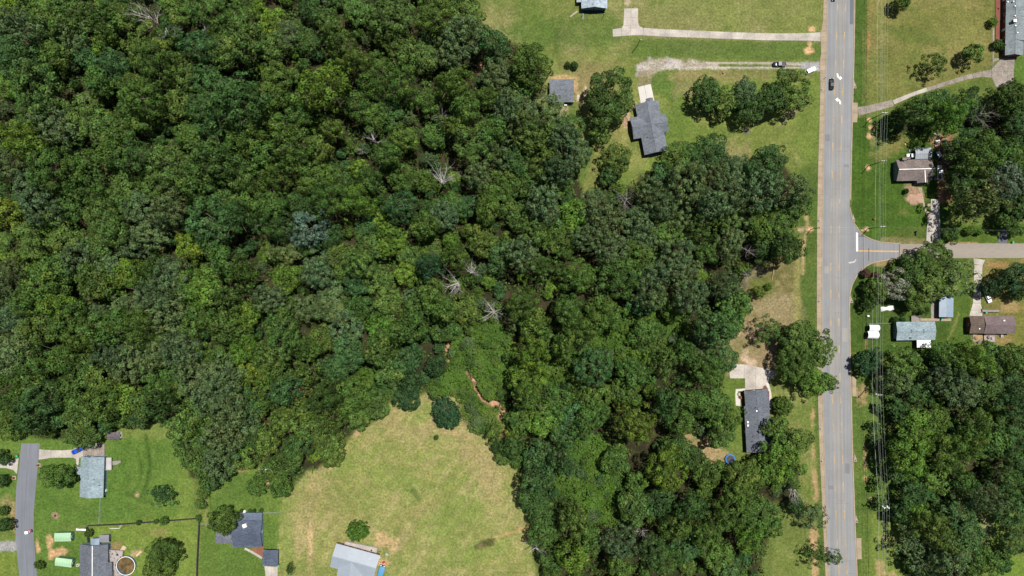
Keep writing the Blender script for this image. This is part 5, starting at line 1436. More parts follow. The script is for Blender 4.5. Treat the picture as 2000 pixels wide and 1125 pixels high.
# north house, cut by the top edge
h = house('house', 1160, 0, "pale blue-grey roofed house cut by the top edge of the photo")
wing(h, (1161, -60), (1161.3, 13), 25, 24, 3.2, 5.0, SH_PALE, SIDING['teal'], cap=SH_PALE)
wing(h, (1133, -12), (1133, 4), 6, 6, 2.4, 2.6, MET_GREY, SIDING['teal'], walls=False)
vent(h, 1158, 8, 4.8)
MB().tube([V(1138.8, 20, 0.2), V(1138.6, 38, 0.2)], 0.16, 6).build('downpipe', MET_BLUE, h)
for x in (1138.5, 1181): MB().tube([V(x, 27, 0), V(x, 27, 3.0)], 0.09, 6).build('porch_post', TRIM, h)
deckp = MB().prism([W(*p)[:2] for p in [(1138, 17), (1181, 17), (1180, 25), (1137, 27)]], 0, 0.35).build('porch_floor', mat_noise('dark_teal_floor', alb(52, 84, 84), 0.8, 0.1), h)
rebase(h)
o = MB().bar(V(1113.5, 33, 0.1), V(1128, 22, 0.1), 0.6, 0.15).build('plank', WOOD, None)
o.location.z = 0.02; tag(o, "pale board lying on the grass left of the north house", 'plank')

h = house('garage', 1097, 178, "grey gabled garage with open front at the forest edge", 'garage', None)
wing(h, (1073.5, 175), (1121, 175), 21, 22, 2.9, 4.1, SH_GREY, SIDING['tan'], win=0)
MB().prism([W(*p)[:2] for p in [(1093, 197), (1117, 197), (1117, 206), (1093, 206)]], 0, 0.06).build('apron', CONCD, h)
MB().box(V(1104, 198, 1.2), (5.2, 0.12, 2.3)).build('opening_shade', DARK, h)  # dark panel stands in for the shade inside the open front
MB().box(V(1118.5, 199.5, 1.3), (1.0, 0.3, 2.5)).build('door_leaf', TRIM, h)
rebase(h)
MB_ = MB().box(V(1104.5, 205, 0.45), (1.3, 0.5, 0.5)).box(V(1104.5, 205, 0.8), (1.2, 0.4, 0.2)).build('bench', TRIM, None)
tag(MB_, "white bench or box standing in the open garage front", 'bench')
slab_poly('garden_walk', [[(1127, 185), (1132, 185), (1132, 197), (1127, 197)]], CONC)
slab_poly('garden_walk', [[(1143, 169), (1146, 169), (1143.4, 188), (1141, 188)]], CONC)

h = house('house', 1268, 248, "slate-grey house with crossing gables, turned at an angle on the lawn")
C_ = [((1264, 197.5), (1282.5, 297), 23.6, 20.8), ]
wing(h, (1263.5, 198), (1282.2, 297), 23.8, 20.8, 3.0, 5.1, SH_GREY, SIDING['brick'])
wing(h, (1235.3, 249), (1272, 242.2), 20.3, 20.3, 2.98, 4.95, SH_GREY, SIDING['brick'])
wing(h, (1272, 243), (1304.7, 237.2), 17.5, 17.5, 2.98, 4.85, SH_GREY, SIDING['brick'])
wing(h, (1268.6, 190.8), (1271, 203), 6.6, 6.6, 2.96, 3.7, SH_GREY, SIDING['brick'], win=0)
vent(h, 1264.5, 268, 4.1, 0.2); vent(h, 1262, 229, 3.9, 0.13); vent(h, 1246, 223, 3.3, 0.1)
MB().prism([W(*p)[:2] for p in [(1262, 303), (1299, 291), (1301, 297), (1264, 309)]], 0, 0.2).build('back_step', CONCD, h)
rebase(h)
o = MB().cyl(V(1279.5, 302.5, 0.0), 0.35, 0.9, 10).dome(V(1279.5, 302.5, 0.9), 0.35, 0.2).build('grill', MET_GREY, None)
tag(o, "pale kettle grill behind the cross-gabled house's lower end", 'grill')

h = house('house', 1975, 40, "long green-grey roofed house at the upper right edge")
wing(h, (1985, -60), (1984, 30), 36, 13, 3.0, 4.6, SH_GG, SIDING['brick'])
wing(h, (1984, 28), (1983.5, 77), 31, 13.5, 2.97, 4.58, SH_GG, SIDING['brick'])
wing(h, (1983.5, 76.5), (1983, 105.5), 20.5, 13.8, 2.94, 4.56, SH_GG, SIDING['brick'])
ch = roofbox(h, 1983, 40, 4.9, (1.3, 1.1, 1.3), SIDING['brick'], 'chimney'); MB().box(V(1983, 40, 5.58), (1.4, 1.2, 0.08)).build('chimney_cap', TRIM, ch)
for (x, y) in ((1979, 3), (1968, 4), (1982, 12), (1982, 31), (1983, 50), (1987, 64)): vent(h, x, y, 4.5, 0.28, 0.3, PIPE)
MB().prism([W(*p)[:2] for p in [(1943, -30), (1953, -30), (1953, 80), (1944, 80)]], 0, 0.25).build('porch_floor', SIDING['brick'], h)
rebase(h)

h = house('house', 1788, 332, "brown-grey gabled house with pale ridge above the side road")
wing(h, (1756, 330.8), (1825.5, 329.2), 19.3, 20.5, 3.0, 5.0, SH_BRN, SIDING['teal'], cap=TRIM)
wing(h, (1806.4, 332), (1807.4, 356), 10.6, 10.6, 2.95, 4.7, SH_BRN, SIDING['teal'], cap=TRIM, win=0)
ch = roofbox(h, 1767, 310, 2.5, (1.8, 1.0, 4.4), SH_BRN, 'chimney'); MB().box(V(1767, 310, 4.75), (1.9, 1.1, 0.1)).build('chimney_cap', SH_BRN, ch)
MB().prism([W(*p)[:2] for p in [(1784, 354), (1803, 354), (1803, 362), (1784, 362)]], 0, 0.3).build('porch_floor', CONCD, h)
rebase(h)
h = house('carport', 1804, 300, "grey ribbed metal canopy behind the brown-grey house", 'carport', None)
wing(h, (1788.5, 299.5), (1820.5, 298.5), 10, 10, 2.6, 3.1, MET_GREY, SIDING['grey'], rib=0.9, walls=False)
for x in (1789.5, 1819.5):
    for y in (291, 308): MB().tube([V(x, y, 0), V(x, y, 2.6)], 0.07, 6).build('post', MET_GREY, h)
rebase(h)

h = house('mobile_home', 1790, 648, "teal-grey mobile home with four roof vents beside a white canopy", 'mobile home', None)
wing(h, (1752.6, 647), (1828.8, 646), 17.3, 17.3, 3.1, 3.9, SH_TEAL, SIDING['teal'])
for (x, y) in ((1779.7, 644.8), (1780, 648.6), (1803.8, 644.5), (1804.3, 648.3)): vent(h, x, y, 3.8, 0.22, 0.3)
roofbox(h, 1778, 660, 3.45, (0.8, 0.6, 0.35), DARK, 'roof_vent')
rebase(h)
def canopy(name, px, py, w, d, z, label, mat=MET_WHITE, rz=0.0, cat='canopy', group=None, slope=0.0, arch=0.0):
    root = empty(name, W(px, py, 0), label, cat, group, rz)
    f = 1 - z / H; root.location = V(px, py, z); root.location.z = 0
    w *= S; d *= S
    m = MB(); n = 9; vs = []; fs = []
    for i in range(n):
        t = -1 + 2 * i / (n - 1)
        zz = z + arch * (1 - t * t) + slope * t
        vs += [(-w / 2, t * d / 2, zz), (w / 2, t * d / 2, zz), (-w / 2, t * d / 2, zz - 0.06), (w / 2, t * d / 2, zz - 0.06)]
    for i in range(n - 1):
        a = 4 * i; b = a + 4
        fs += [(a, a + 1, b + 1, b), (a + 2, b + 2, b + 3, a + 3), (a, b, b + 2, a + 2), (a + 1, a + 3, b + 3, b + 1)]
    fs += [(0, 2, 3, 1), (4 * n - 4, 4 * n - 3, 4 * n - 1, 4 * n - 2)]
    m.add(vs, fs).build('cover', mat, root)
    for sx in (-1, 1):
        for sy in (-1, 1): MB().tube([(sx * (w / 2 - .1), sy * (d / 2 - .1), 0), (sx * (w / 2 - .1), sy * (d / 2 - .1), z - 0.07 + slope * sy)], 0.06, 6).build('post', MET_GREY, root)
    return root
canopy('canopy', 1804.5, 671, 27, 15.5, 2.7, "flat white canopy against the lower side of the mobile home", slope=-0.1)
canopy('fabric_shelter', 1707, 640.5, 19.5, 12, 2.2, "upper of two white arched shelters under the power lines", arch=0.9, rz=-0.03, cat='shelter', group='white arched shelters')
canopy('fabric_shelter', 1705, 654, 21, 13.5, 2.2, "lower of two white arched shelters under the power lines", arch=0.9, rz=-0.02, cat='shelter', group='white arched shelters')
deck('deck', [(1780, 628), (1797, 628), (1797, 617), (1780, 616)], 0.9, "small square wooden deck at the mobile home's upper side", WOODG)
h = house('carport', 1850, 598, "blue-grey ribbed metal carport half under the pale oak", 'carport', None)
wing(h, (1850.5, 577), (1850, 619.5), 13.2, 13.2, 2.7, 3.4, MET_BLUE, SIDING['grey'], rib=0.9, walls=False)
MB().prism([W(*p)[:2] for p in [(1836, 577), (1858, 577), (1858, 618), (1836, 618)]], 0, 0.05).build('floor', CONCD, h)
for x in (1838, 1862):
    for y in (579, 598, 617): MB().tube([V(x, y, 0), V(x, y, 2.75)], 0.07, 6).build('post', MET_GREY, h)
rebase(h)

h = house('house', 1940, 635, "house with brown and purplish roofs facing the dry yard")
wing(h, (1896.6, 634.5), (1925.8, 634.5), 16.2, 16.2, 3.0, 4.0, SH_DKB, SIDING['brick'])
wing(h, (1926.2, 634.3), (1985.5, 634.7), 16.2, 17.0, 3.1, 4.5, SH_PUR, SIDING['brick'])
vent(h, 1912.5, 642, 3.6, 0.3, 0.3, PIPE); roofbox(h, 1961, 626, 3.9, (0.7, 0.5, 0.4), PIPE, 'roof_vent')
rebase(h)
deck('ramp', [(1918, 609), (1953, 609), (1953, 604), (1918.5, 603.4)], 0.6, "narrow wooden access ramp above the brown-roofed house", WOODG, 0.28, math.pi / 2)
deck('deck', [(1922, 667), (1944, 667), (1944, 654), (1922, 654)], 0.5, "wooden deck below the brown-roofed house", WOOD)

h = house('house', 1475, 820, "long dark slate-roofed house under trees beside the main road")
wing(h, (1476.5, 762.3), (1479.5, 794), 24.6, 20.2, 3.0, 4.4, SH_DARK, SIDING['brick'], win=3)
wing(h, (1479.5, 793), (1484.5, 884), 24.6, 23.0, 3.02, 4.45, SH_DARK, SIDING['brick'])
roofbox(h, 1460.5, 824.5, 3.75, (0.75, 0.75, 0.3), TRIM, 'skylight'); roofbox(h, 1460.8, 831, 3.75, (0.75, 0.75, 0.3), TRIM, 'skylight')
vent(h, 1477.5, 802.5, 4.3, 0.35, 0.3, PIPE); vent(h, 1475.5, 796, 4.3, 0.2); vent(h, 1470, 853, 4.0, 0.14); vent(h, 1469.5, 862, 4.0, 0.14)
rebase(h)
for p in ([(1491, 754), (1494, 753), (1501, 763), (1490, 763)], [(1499, 764), (1502.3, 764), (1502.3, 792), (1500, 792)]):
    o = MB().prism([W(*q)[:2] for q in p], 0, 0.14).build('planting_bed', mat_noise('mulch', alb(140, 92, 80), 0.95, 0.25, 3.0), None)
    tag(o, "pointed mulch bed between the drive and the long dark house" if p[0][0] < 1495 else "narrow red mulch bed along the right wall of the long dark house", 'planting bed')

h = house('house', 178, 933, "teal-grey roofed house between the lane and the west lawn")
wing(h, (173.3, 893.6), (171, 973.5), 25.2, 19.2, 3.0, 4.6, SH_TEAL, SIDING['blue'])
wing(h, (149.6, 919.6), (164, 919.9), 7, 7, 2.9, 3.1, SH_TEAL, SIDING['blue'], win=0)
for (x, y) in ((184, 936), (184, 945), (194, 948)): vent(h, x, y, 4.1, 0.13)
rebase(h)
deck('deck', [(202.5, 893.5), (218.5, 894), (218.5, 917), (202.5, 917)], 0.9, "pale square deck at the teal-grey house", mat_noise('pale_boards', alb(222, 218, 220), 0.8, 0.08, 2.0), 0.3)
deck('garden_steps', [(219, 901), (235, 899.5), (236, 903), (228, 907.5), (219, 908)], 0.3, "grey wooden steps leading right off the pale deck", WOODG, 0.4, math.pi / 2, rail=False)

def shed(label, p0, p1, wl, wr, ze, zr, roof, wall, group=None, rib=None):
    h = house('shed', (p0[0] + p1[0]) / 2, (p0[1] + p1[1]) / 2, label, 'shed', group)
    wing(h, p0, p1, wl, wr, ze, zr, roof, wall, over=0.12, rib=rib, win=0)
    rebase(h); return h
shed("small dark shed at the wood edge above the stained drive", (208, 852.6), (232, 851.6), 6.5, 6.5, 2.2, 2.7, mat_shingle('dark_shed_shingles', alb(112, 106, 110)), SIDING['white'])
shed("upper of two mint-roofed green sheds by the lane", (105.6, 1050.5), (138, 1049.8), 8.2, 7.2, 2.6, 2.9, MET_MINT, SIDING['green'], 'mint roofed sheds', 0.9)
shed("lower mint-roofed green shed, tilted towards the lane", (107, 1097.5), (139.5, 1101.5), 7.6, 7.0, 2.6, 2.9, MET_MINT, SIDING['green'], 'mint roofed sheds', 0.9)

h = house('house', 185, 1110, "dark slate-roofed house with pale ridge beside the round pool")
wing(h, (180.3, 1066), (180.0, 1180), 25.5, 28, 3.0, 4.6, SH_DARK, SIDING['blue'], cap=TRIM)
wing(h, (208, 1099), (208, 1180), 9, 9, 2.8, 3.2, SH_DARK, SIDING['blue'], cap=SH_DARK)
rebase(h)
h = house('lean_to', 185, 1058, "light blue ribbed lean-to above the dark slate roof", 'lean-to', None)
wing(h, (185, 1052), (185, 1065.5), 7.8, 7.8, 2.6, 2.9, MET_BLUE, SIDING['blue'], rib=0.6, win=0)
rebase(h)
h = house('lean_to', 203, 1052, "flat grey lean-to right of the light blue one", 'lean-to', None)
wing(h, (193.5, 1052.4), (212.5, 1052), 6.6, 6.6, 2.3, 2.5, mat_noise('grey_felt', alb(160, 160, 170), 0.9, 0.12, 1.5), SIDING['grey'], win=0)
rebase(h)
deck('pool_deck', [(211, 1073), (241, 1075), (240, 1086), (231, 1092), (226, 1103), (230, 1118), (240, 1124), (223, 1125), (222, 1101), (212, 1099)], 1.1, "weathered deck around the left side of the round pool", mat_noise('pale_grey_boards', alb(204, 194, 190), 0.9, 0.2, 2.5, objrand=0.1), 0.3, math.pi / 2)
o = MB().bar(V(236, 1079, 0.75), V(244, 1067, 0.12), 1.7, 0.08).build('ramp', FRESH, None); tag(o, "fresh pale wooden ramp at the upper corner of the pool deck", 'ramp')
o = MB().bar(V(266, 1086, 0.7), V(276, 1077, 0.1), 0.9, 0.08).build('ramp', FRESH, None); tag(o, "small pale board steps upper right of the pool", 'steps')

# the round pool
p = empty('round_pool', W(248.8, 1103), "round above-ground pool with blue wall and brown water", 'pool')
MB().ring((0, 0), 3.85, 3.98, 0, 1.25, 36).build('pool_wall', mat_noise('pool_blue', alb(96, 160, 206), 0.5, 0.06, 1.0), p)
MB().ring((0, 0), 3.84, 4.05, 1.25, 1.33, 36).build('rim', TRIM, p)
MB().cyl((0, 0, 0.02), 3.84, 0.30, 36).build('water', mat_noise('brown_water', alb(124, 104, 66), 0.12, 0.4, 0.7, spec=0.6, scale2=0.3, var2=0.3), p)
for s in (-1, 1): MB().tube([(-2.9, 2.2 + s * .25, 0.3), (-3.2, 2.5 + s * .25, 2.0), (-3.6, 2.8 + s * .25, 1.4)], 0.05, 6).build('ladder_rail', MET_BLUE, p)

h = house('house', 475, 1037, "navy and slate roofed house with a white roof hatch")
wing(h, (451.5, 1043.5), (508.5, 1043.5), 23.5, 27.5, 2.9, 5.0, SH_NAVY, SIDING['blue'])
wing(h, (463.5, 1011.5), (511, 1011.5), 8.6, 12, 2.55, 2.95, SH_NAVY2, SIDING['blue'], win=0)
wing(h, (451.2, 1057), (503.5, 1057), 4, 12.6, 2.4, 3.35, mat_shingle('grey_slate_shingles', alb(112, 116, 126)), SIDING['blue'], win=0)
wing(h, (421, 1051), (452, 1051.5), 11, 11, 2.6, 3.2, mat_shingle('grey_slate_shingles', (0, 0, 0, 1)), SIDING['brick'])
roofbox(h, 478, 1026.5, 4.0, (1.6, 1.5, 0.9), TRIM, 'roof_hatch', 0.35)
rebase(h)
o = MB().box(V(477.5, 998.5, 0.5), (1.1, 0.9, 1.0)).build('heat_pump', TRIM, None); tag(o, "pale box unit against the top wall of the navy-roofed house", 'heat pump')
h = house('carport', 528, 1089, "navy shingled carport over the short concrete drive", 'carport', None)
wing(h, (527.6, 1074.5), (526.8, 1106), 14.6, 14.4, 2.7, 3.2, SH_NAVY, SIDING['tan'], walls=False)
for x in (514, 541):
    for y in (1076, 1090, 1104): MB().tube([V(x, y, 0), V(x, y, 2.72)], 0.09, 6).build('post', TRIM, h)
MB().prism([W(*q)[:2] for q in [(541, 1072), (544, 1072), (543.2, 1106), (541, 1106)]], 0, 0.12).build('side_kerb', FRESH, h)
MB().prism([W(*q)[:2] for q in [(514, 1075), (540.6, 1075), (540.6, 1105.6), (514, 1105.6)]], 0, 0.05).build('floor', CONC, h)
rebase(h)
o = MB().prism([W(*q)[:2] for q in [(504, 1066), (511, 1062), (515, 1064), (515, 1090), (500, 1080), (489, 1074)]], 0, 0.1).build('planting_bed', mat_noise('red_mulch', alb(158, 108, 84), 0.95, 0.2, 3.0), None)
tag(o, "reddish mulch bed between the navy house and its carport", 'planting bed')

h = house('house', 690, 1095, "pale blue-grey metal-roofed house turned at an angle at the meadow's foot")
# ridge runs along the long side
wing(h, (648.8, 1086.5), (734.5, 1110.2), 23.0, 23.0, 3.0, 4.4, MET_PALE, SIDING['brick'], rib=0.9)
wing(h, (687, 1097), (676, 1160), 24, 24, 3.02, 4.3, MET_PALE, SIDING['brick'], rib=0.9)
vent(h, 722, 1091, 3.4, 0.15, 0.3, PIPE)
rebase(h)
deck('deck', [(671, 1068.5), (675.5, 1056.5), (738, 1069), (732, 1087.5)], 0.5, "weathered deck with table along the metal-roofed house", mat_noise('silver_boards', alb(206, 198, 192), 0.9, 0.14, 2.5, objrand=0.1), 0.34, -0.25 + math.pi / 2)

h = house('gazebo', 519, 917, "small white octagonal gazebo roof at the wood edge", 'gazebo', None)
MB().tube([V(519, 917, 2.3), V(519, 917, 3.3)], [1.75, 0.12], 8).build('roof', MET_WHITE, h)
for k in range(8):
    a = k * math.pi / 4
    q = V(519, 917, 0); MB().tube([q + Vector((1.4 * math.cos(a), 1.4 * math.sin(a), 0)), q + Vector((1.4 * math.cos(a), 1.4 * math.sin(a), 2.35))], 0.06, 6).build('post', TRIM, h)
rebase(h)

h = house('shed', 1935, 275, "pale shed roof half hidden under the eastern trees", 'shed', None)
wing(h, (1968, 274), (1990, 276), 8, 8, 2.4, 2.8, mat_noise('rust_grey', alb(120, 104, 100), 0.9, 0.2), SIDING['grey'], over=0.1, win=0)
rebase(h)
h = house('shed', 1832, 722, "pale blue shed roof in the dark gap of the south-east wood", 'shed', None)
wing(h, (1823, 722), (1840, 723), 5, 5, 2.3, 2.6, MET_BLUE, SIDING['grey'], over=0.1, win=0)
rebase(h)

# ------------------------------------------------------------------ vehicles
TYRE = mat_noise('tyre_rubber', (0.02, 0.02, 0.02), 0.9, 0.1)
RIM = mat_noise('alloy_rim', (0.4, 0.4, 0.42), 0.3, 0.05, metal=0.8)
CGL = mat_noise('car_glass', (0.015, 0.02, 0.025), 0.05, 0.05, spec=0.7)
HEAD = mat_noise('headlight_lens', (0.7, 0.72, 0.75), 0.15, 0.03, spec=0.6)
TAIL = mat_noise('tail_lens', (0.35, 0.02, 0.02), 0.2, 0.03, spec=0.6)
def paintm(name, c): 
    m = mat_noise(name, c, 0.22, 0.04, 1.0, spec=0.3)
    return m
def loft(secs, n=12, cap=True):
    """secs: (x, half width, z low, z high, roundness) -> superellipse sections along x"""
    vs = []; fs = []
    for (x, w, z0, z1, e) in secs:
        for k in range(n):
            t = 2 * math.pi * (k + 0.5) / n
            c, s = math.cos(t), math.sin(t)
            y = w * math.copysign(abs(c) ** e, c); z = (z0 + z1) / 2 + (z1 - z0) / 2 * math.copysign(abs(s) ** e, s)
            vs.append((x, y, z))
    for i in range(len(secs) - 1):
        for k in range(n):
            k2 = (k + 1) % n
            fs.append((i * n + k, (i + 1) * n + k, (i + 1) * n + k2, i * n + k2))
    if cap:
        fs.append(tuple(range(n))); fs.append(tuple(range((len(secs) - 1) * n, len(secs) * n))[::-1])
    return vs, fs
def vehicle(kind, px, py, heading, mat, label, cat='car', L=4.7, wd=1.86, group='parked and driving vehicles', roofm=None):
    root = empty(kind, W(px, py, 0.03), label, cat, group, heading)
    k = L / 4.7; w = wd / 2
    if cat == 'pickup':
        vs, fs = loft([(2.55 * k, w * .72, .42, .78, .4), (2.42 * k, w * .92, .36, .98, .4), (1.2 * k, w, .32, 1.08, .35), (-.9 * k, w, .32, 1.08, .35), (-.92 * k, w, .32, .72, .35), (-2.5 * k, w, .36, .72, .35), (-2.58 * k, w * .94, .42, .7, .4)])
        MB().add(vs, fs).build('body', mat, root, True)
        bedm = MB()
        for s in (-1, 1): bedm.box((-1.75 * k, s * (w - .06), .92), (1.65 * k, .1, .42))
        bedm.box((-2.52 * k, 0, .92), (.1, 2 * w - .14, .42))
        bedm.build('bed_side', mat, root)
        MB().box((-1.72 * k, 0, .745), (1.5 * k, 2 * w - .26, .04)).build('bed_floor', DARK, root)
        cab = [(1.25, .86, 1.06), (.55, .74, 1.72), (-.55, .74, 1.74), (-.85, .82, 1.06)]
    elif cat == 'SUV':
        vs, fs = loft([(2.35 * k, w * .7, .42, .8, .4), (2.22 * k, w * .92, .34, .98, .4), (1.2 * k, w, .3, 1.06, .35), (-1.9 * k, w, .3, 1.08, .35), (-2.3 * k, w * .95, .36, 1.04, .4)])
        MB().add(vs, fs).build('body', mat, root, True)
        cab = [(1.2, .86, 1.04), (.5, .72, 1.66), (-1.75, .70, 1.66), (-2.22, .80, 1.05)]
    else:
        vs, fs = loft([(2.36 * k, w * .66, .4, .66, .45), (2.2 * k, w * .90, .3, .80, .4), (1.1 * k, w, .26, .94, .35), (-1.3 * k, w, .26, .98, .35), (-2.15 * k, w * .92, .32, .96, .4), (-2.34 * k, w * .76, .4, .86, .45)])
        MB().add(vs, fs).build('body', mat, root, True)
        cab = [(1.05, .84, .92), (.25, .66, 1.40), (-.95, .66, 1.42), (-1.75, .80, .95)]
    (x0, w0, z0), (x1, w1, z1), (x2, w2, z2), (x3, w3, z3) = [(a * k, b * wd / 1.86, c) for a, b, c in cab]
    P = [(x0, w0, z0), (x0, -w0, z0), (x1, w1, z1), (x1, -w1, z1), (x2, w2, z2), (x2, -w2, z2), (x3, w3, z3), (x3, -w3, z3)]
    MB().add([P[0], P[1], P[3], P[2]], [(0, 1, 2, 3)][0:1]).build('windscreen', CGL, root)
    MB().add([P[4], P[5], P[7], P[6]], [(0, 1, 2, 3)]).build('rear_window', CGL, root)
    for s in (0, 1):
        q = [P[0 + s], P[2 + s], P[4 + s], P[6 + s]]
        MB().add(q, [(0, 1, 2, 3) if s else (3, 2, 1, 0)]).build('side_window', CGL, root)
    rz_ = z1 + 0.03
    MB().box(((x1 + x2) / 2, 0, z1 + 0.02), (abs(x1 - x2) + .12, 2 * w1 + .04, .06)).build('roof', roofm or mat, root)
    for sx, X in ((1, 1.45 * k), (-1, -1.42 * k)):
        for s in (-1, 1):
            t = MB(); c = Vector((X, s * (w - .12), .33))
            t.tube([c + Vector((0, -.11, 0)), c + Vector((0, .11, 0))], .33, 12)
            wh = t.build('tyre', TYRE, root)
            MB().tube([c + Vector((0, -.12, 0)), c + Vector((0, .12, 0))], .2, 10).build('rim', RIM, wh)
    fx = 2.28 * k if cat != 'pickup' else 2.44 * k
    for s in (-1, 1):
        MB().box((fx - .06, s * w * .68, .68), (.2, .34, .14)).build('headlight', HEAD, root)
        MB().box((-(fx - .05), s * w * .72, .74), (.16, .28, .16)).build('taillight', TAIL, root)
        MB().box((x0 - .25, s * (w + .1), z0 + .08), (.14, .2, .13)).build('wing_mirror', mat, root)
    MB().box((fx + .02, 0, .42), (.14, w * 1.5, .16)).build('bumper', DARK, root)
    return root
def hd(dx, dy): return math.atan2(-dy, dx)
vehicle('sedan_car', 1623, 165, hd(.02, -1), paintm('black_paint', (0.012, 0.016, 0.02)), "dark sedan driving in the left lane beside the turn arrows", L=4.9)
vehicle('sedan_car', 1627, -8, hd(0, 1), MATS["black_paint"], "dark car just cut off by the top edge on the main road", L=4.8)
vehicle('pickup_truck', 1521, 126.5, hd(-1, .02), paintm('purple_black_paint', (0.018, 0.016, 0.035)), "dark purple-black pickup on the gravel drive", 'pickup', L=5.2, wd=1.95)
vehicle('suv_car', 1582, 138.5, hd(.9, -.42), paintm('white_paint', (0.72, 0.72, 0.72)), "white car parked half off the gravel by the sidewalk", 'SUV', L=4.7)
vehicle('sedan_car', 1927.8, 581, hd(.42, .9), MATS["white_paint"], "white car on the dry grass beside the long drive", L=4.7)
vehicle('sedan_car', 153, 879, hd(.9, -.43), paintm('bright_blue_paint', (0.01, 0.06, 0.42)), "bright blue car on the drive under the wood edge", L=5.0, wd=1.9)
vehicle('pickup_truck', 1833.3, 337, hd(0, -1), MATS["white_paint"], "white pickup parked against the right end of the brown-grey house", 'pickup', L=5.6, wd=2.0)
vehicle('suv_car', 1831, 305, hd(.5, .86), paintm('dark_blue_paint', (0.02, 0.03, 0.06)), "dark car with white roof slanting beside the grey metal canopy", 'SUV', L=4.6, roofm=MET_WHITE)
vehicle('van', 1778.5, 305, hd(-1, 0.03), MATS["white_paint"], "white vehicle nosing out of the grey metal canopy", 'SUV', L=4.4)
# golf cart with white top on the lane
g = empty('golf_cart', W(58.5, 1037, 0.03), "maroon golf cart with white top on the lane", 'golf cart', None, hd(-1, .25))
MAR = paintm('maroon_paint', (0.18, 0.02, 0.06))
vs, fs = loft([(1.25, .4, .35, .7, .5), (.9, .58, .3, .85, .45), (.4, .6, .28, .5, .4), (-.2, .6, .28, .5, .4), (-.4, .6, .28, .8, .4), (-1.3, .58, .3, .95, .45)])
MB().add(vs, fs).build('body', MAR, g, True)
MB().box((-.3, 0, .85), (.5, 1.05, .12)).box((-.55, 0, 1.1), (.12, 1.05, .5)).build('seat', MET_WHITE, g)
MB().box((.25, 0, 1.9), (1.5, 1.2, .07)).build('roof', MET_WHITE, g)
for sx in (.8, -.4):
    for sy in (-.5, .5): MB().tube([(sx, sy, .6), (sx, sy, 1.88)], .03, 5).build('post', DARK, g)
for sx in (.85, -.85):
    for sy in (-.55, .55): MB().tube([(sx, sy - .08, .22), (sx, sy + .08, .22)], .22, 10).build('tyre', TYRE, g)
# trailer by the trees, tarp covered heap
t = empty('box_trailer', W(1862, 341), "pale box trailer parked along the shaded dirt drive", 'trailer', None, hd(.12, 1))
MB().box((0, 0, 1.25), (4.4, 1.5, 1.7)).build('body', mat_noise('pale_blue_metal', alb(150, 170, 176), 0.6, 0.08), t)
MB().box((0, 0, 2.12), (4.46, 1.56, .06)).build('roof', mat_noise('pale_teal_roof', alb(160, 182, 186), 0.6, 0.1), t)
for sy in (-.75, .75): MB().tube([(-.3, sy - .09, .33), (-.3, sy + .09, .33)], .33, 12).build('tyre', TYRE, t)
MB().bar((2.2, 0, .5), (3.2, 0, .45), .1, .1).build('tow_bar', DARK, t)
def heap(name, px, py, L, wd, hh, rz, mat, label, cat, seed):
    g = np.random.default_rng(seed); n = 14; m = 7; vs = []; fs = []
    for i in range(n + 1):
        for j in range(m + 1):
            u = -1 + 2 * i / n; v = -1 + 2 * j / m
            w = 1 - 0.35 * (1 - abs(u)) * (0.5 + 0.5 * math.sin(5 * u + seed))
            z = hh * max(0, (1 - v ** 4)) * max(0.0, (1 - u ** 6)) * (0.6 + 0.4 * math.sin(3 * u + seed)) + g.uniform(0, .12)
            vs.append((u * L / 2 + g.uniform(-.06, .06), v * w * wd / 2 + g.uniform(-.06, .06), max(z, 0.02)))
    for i in range(n):
        for j in range(m):
            a = i * (m + 1) + j; fs.append((a, a + m + 1, a + m + 2, a + 1))
    o = MB().add(vs, fs).build(name, mat, None, True); o.location = W(px, py); o.rotation_euler = (0, 0, rz)
    return tag(o, label, cat)
heap('tarp_heap', 1733, 602.5, 5.6, 2.0, 1.1, 0.12, mat_noise('white_tarp', (0.62, 0.62, 0.62), 0.6, 0.1, 1.0), "white tarp crumpled over a heap on the lawn under the wires", 'tarp', 3)
heap('tarp_heap', 1830.5, 276.5, 2.0, 1.4, 0.9, 0.3, MATS["white_tarp"], "white tarp in the cluttered yard behind the grey metal canopy", 'tarp', 5)
heap('tarp_heap', 1844.5, 274.5, 1.0, 1.2, 0.7, 0.3, mat_noise('teal_tarp', alb(70, 170, 140), 0.6, 0.1, 1.0), "teal tarp right of the white tarp in the cluttered yard", 'tarp', 6)
heap('soil_heap', 1789, 388, 5.6, 4.2, 0.7, 0.1, mat_noise('pink_soil', alb(208, 172, 148), 0.95, 0.12, 2.0, 0.3), "pile of pinkish soil on the lawn below the brown-grey house", 'soil pile', 8)
heap('canoe', 158, 1034.5, 4.2, 0.9, 0.5, -0.05, MET_WHITE, "upturned white canoe beside the dark fence corner", 'canoe', 9)
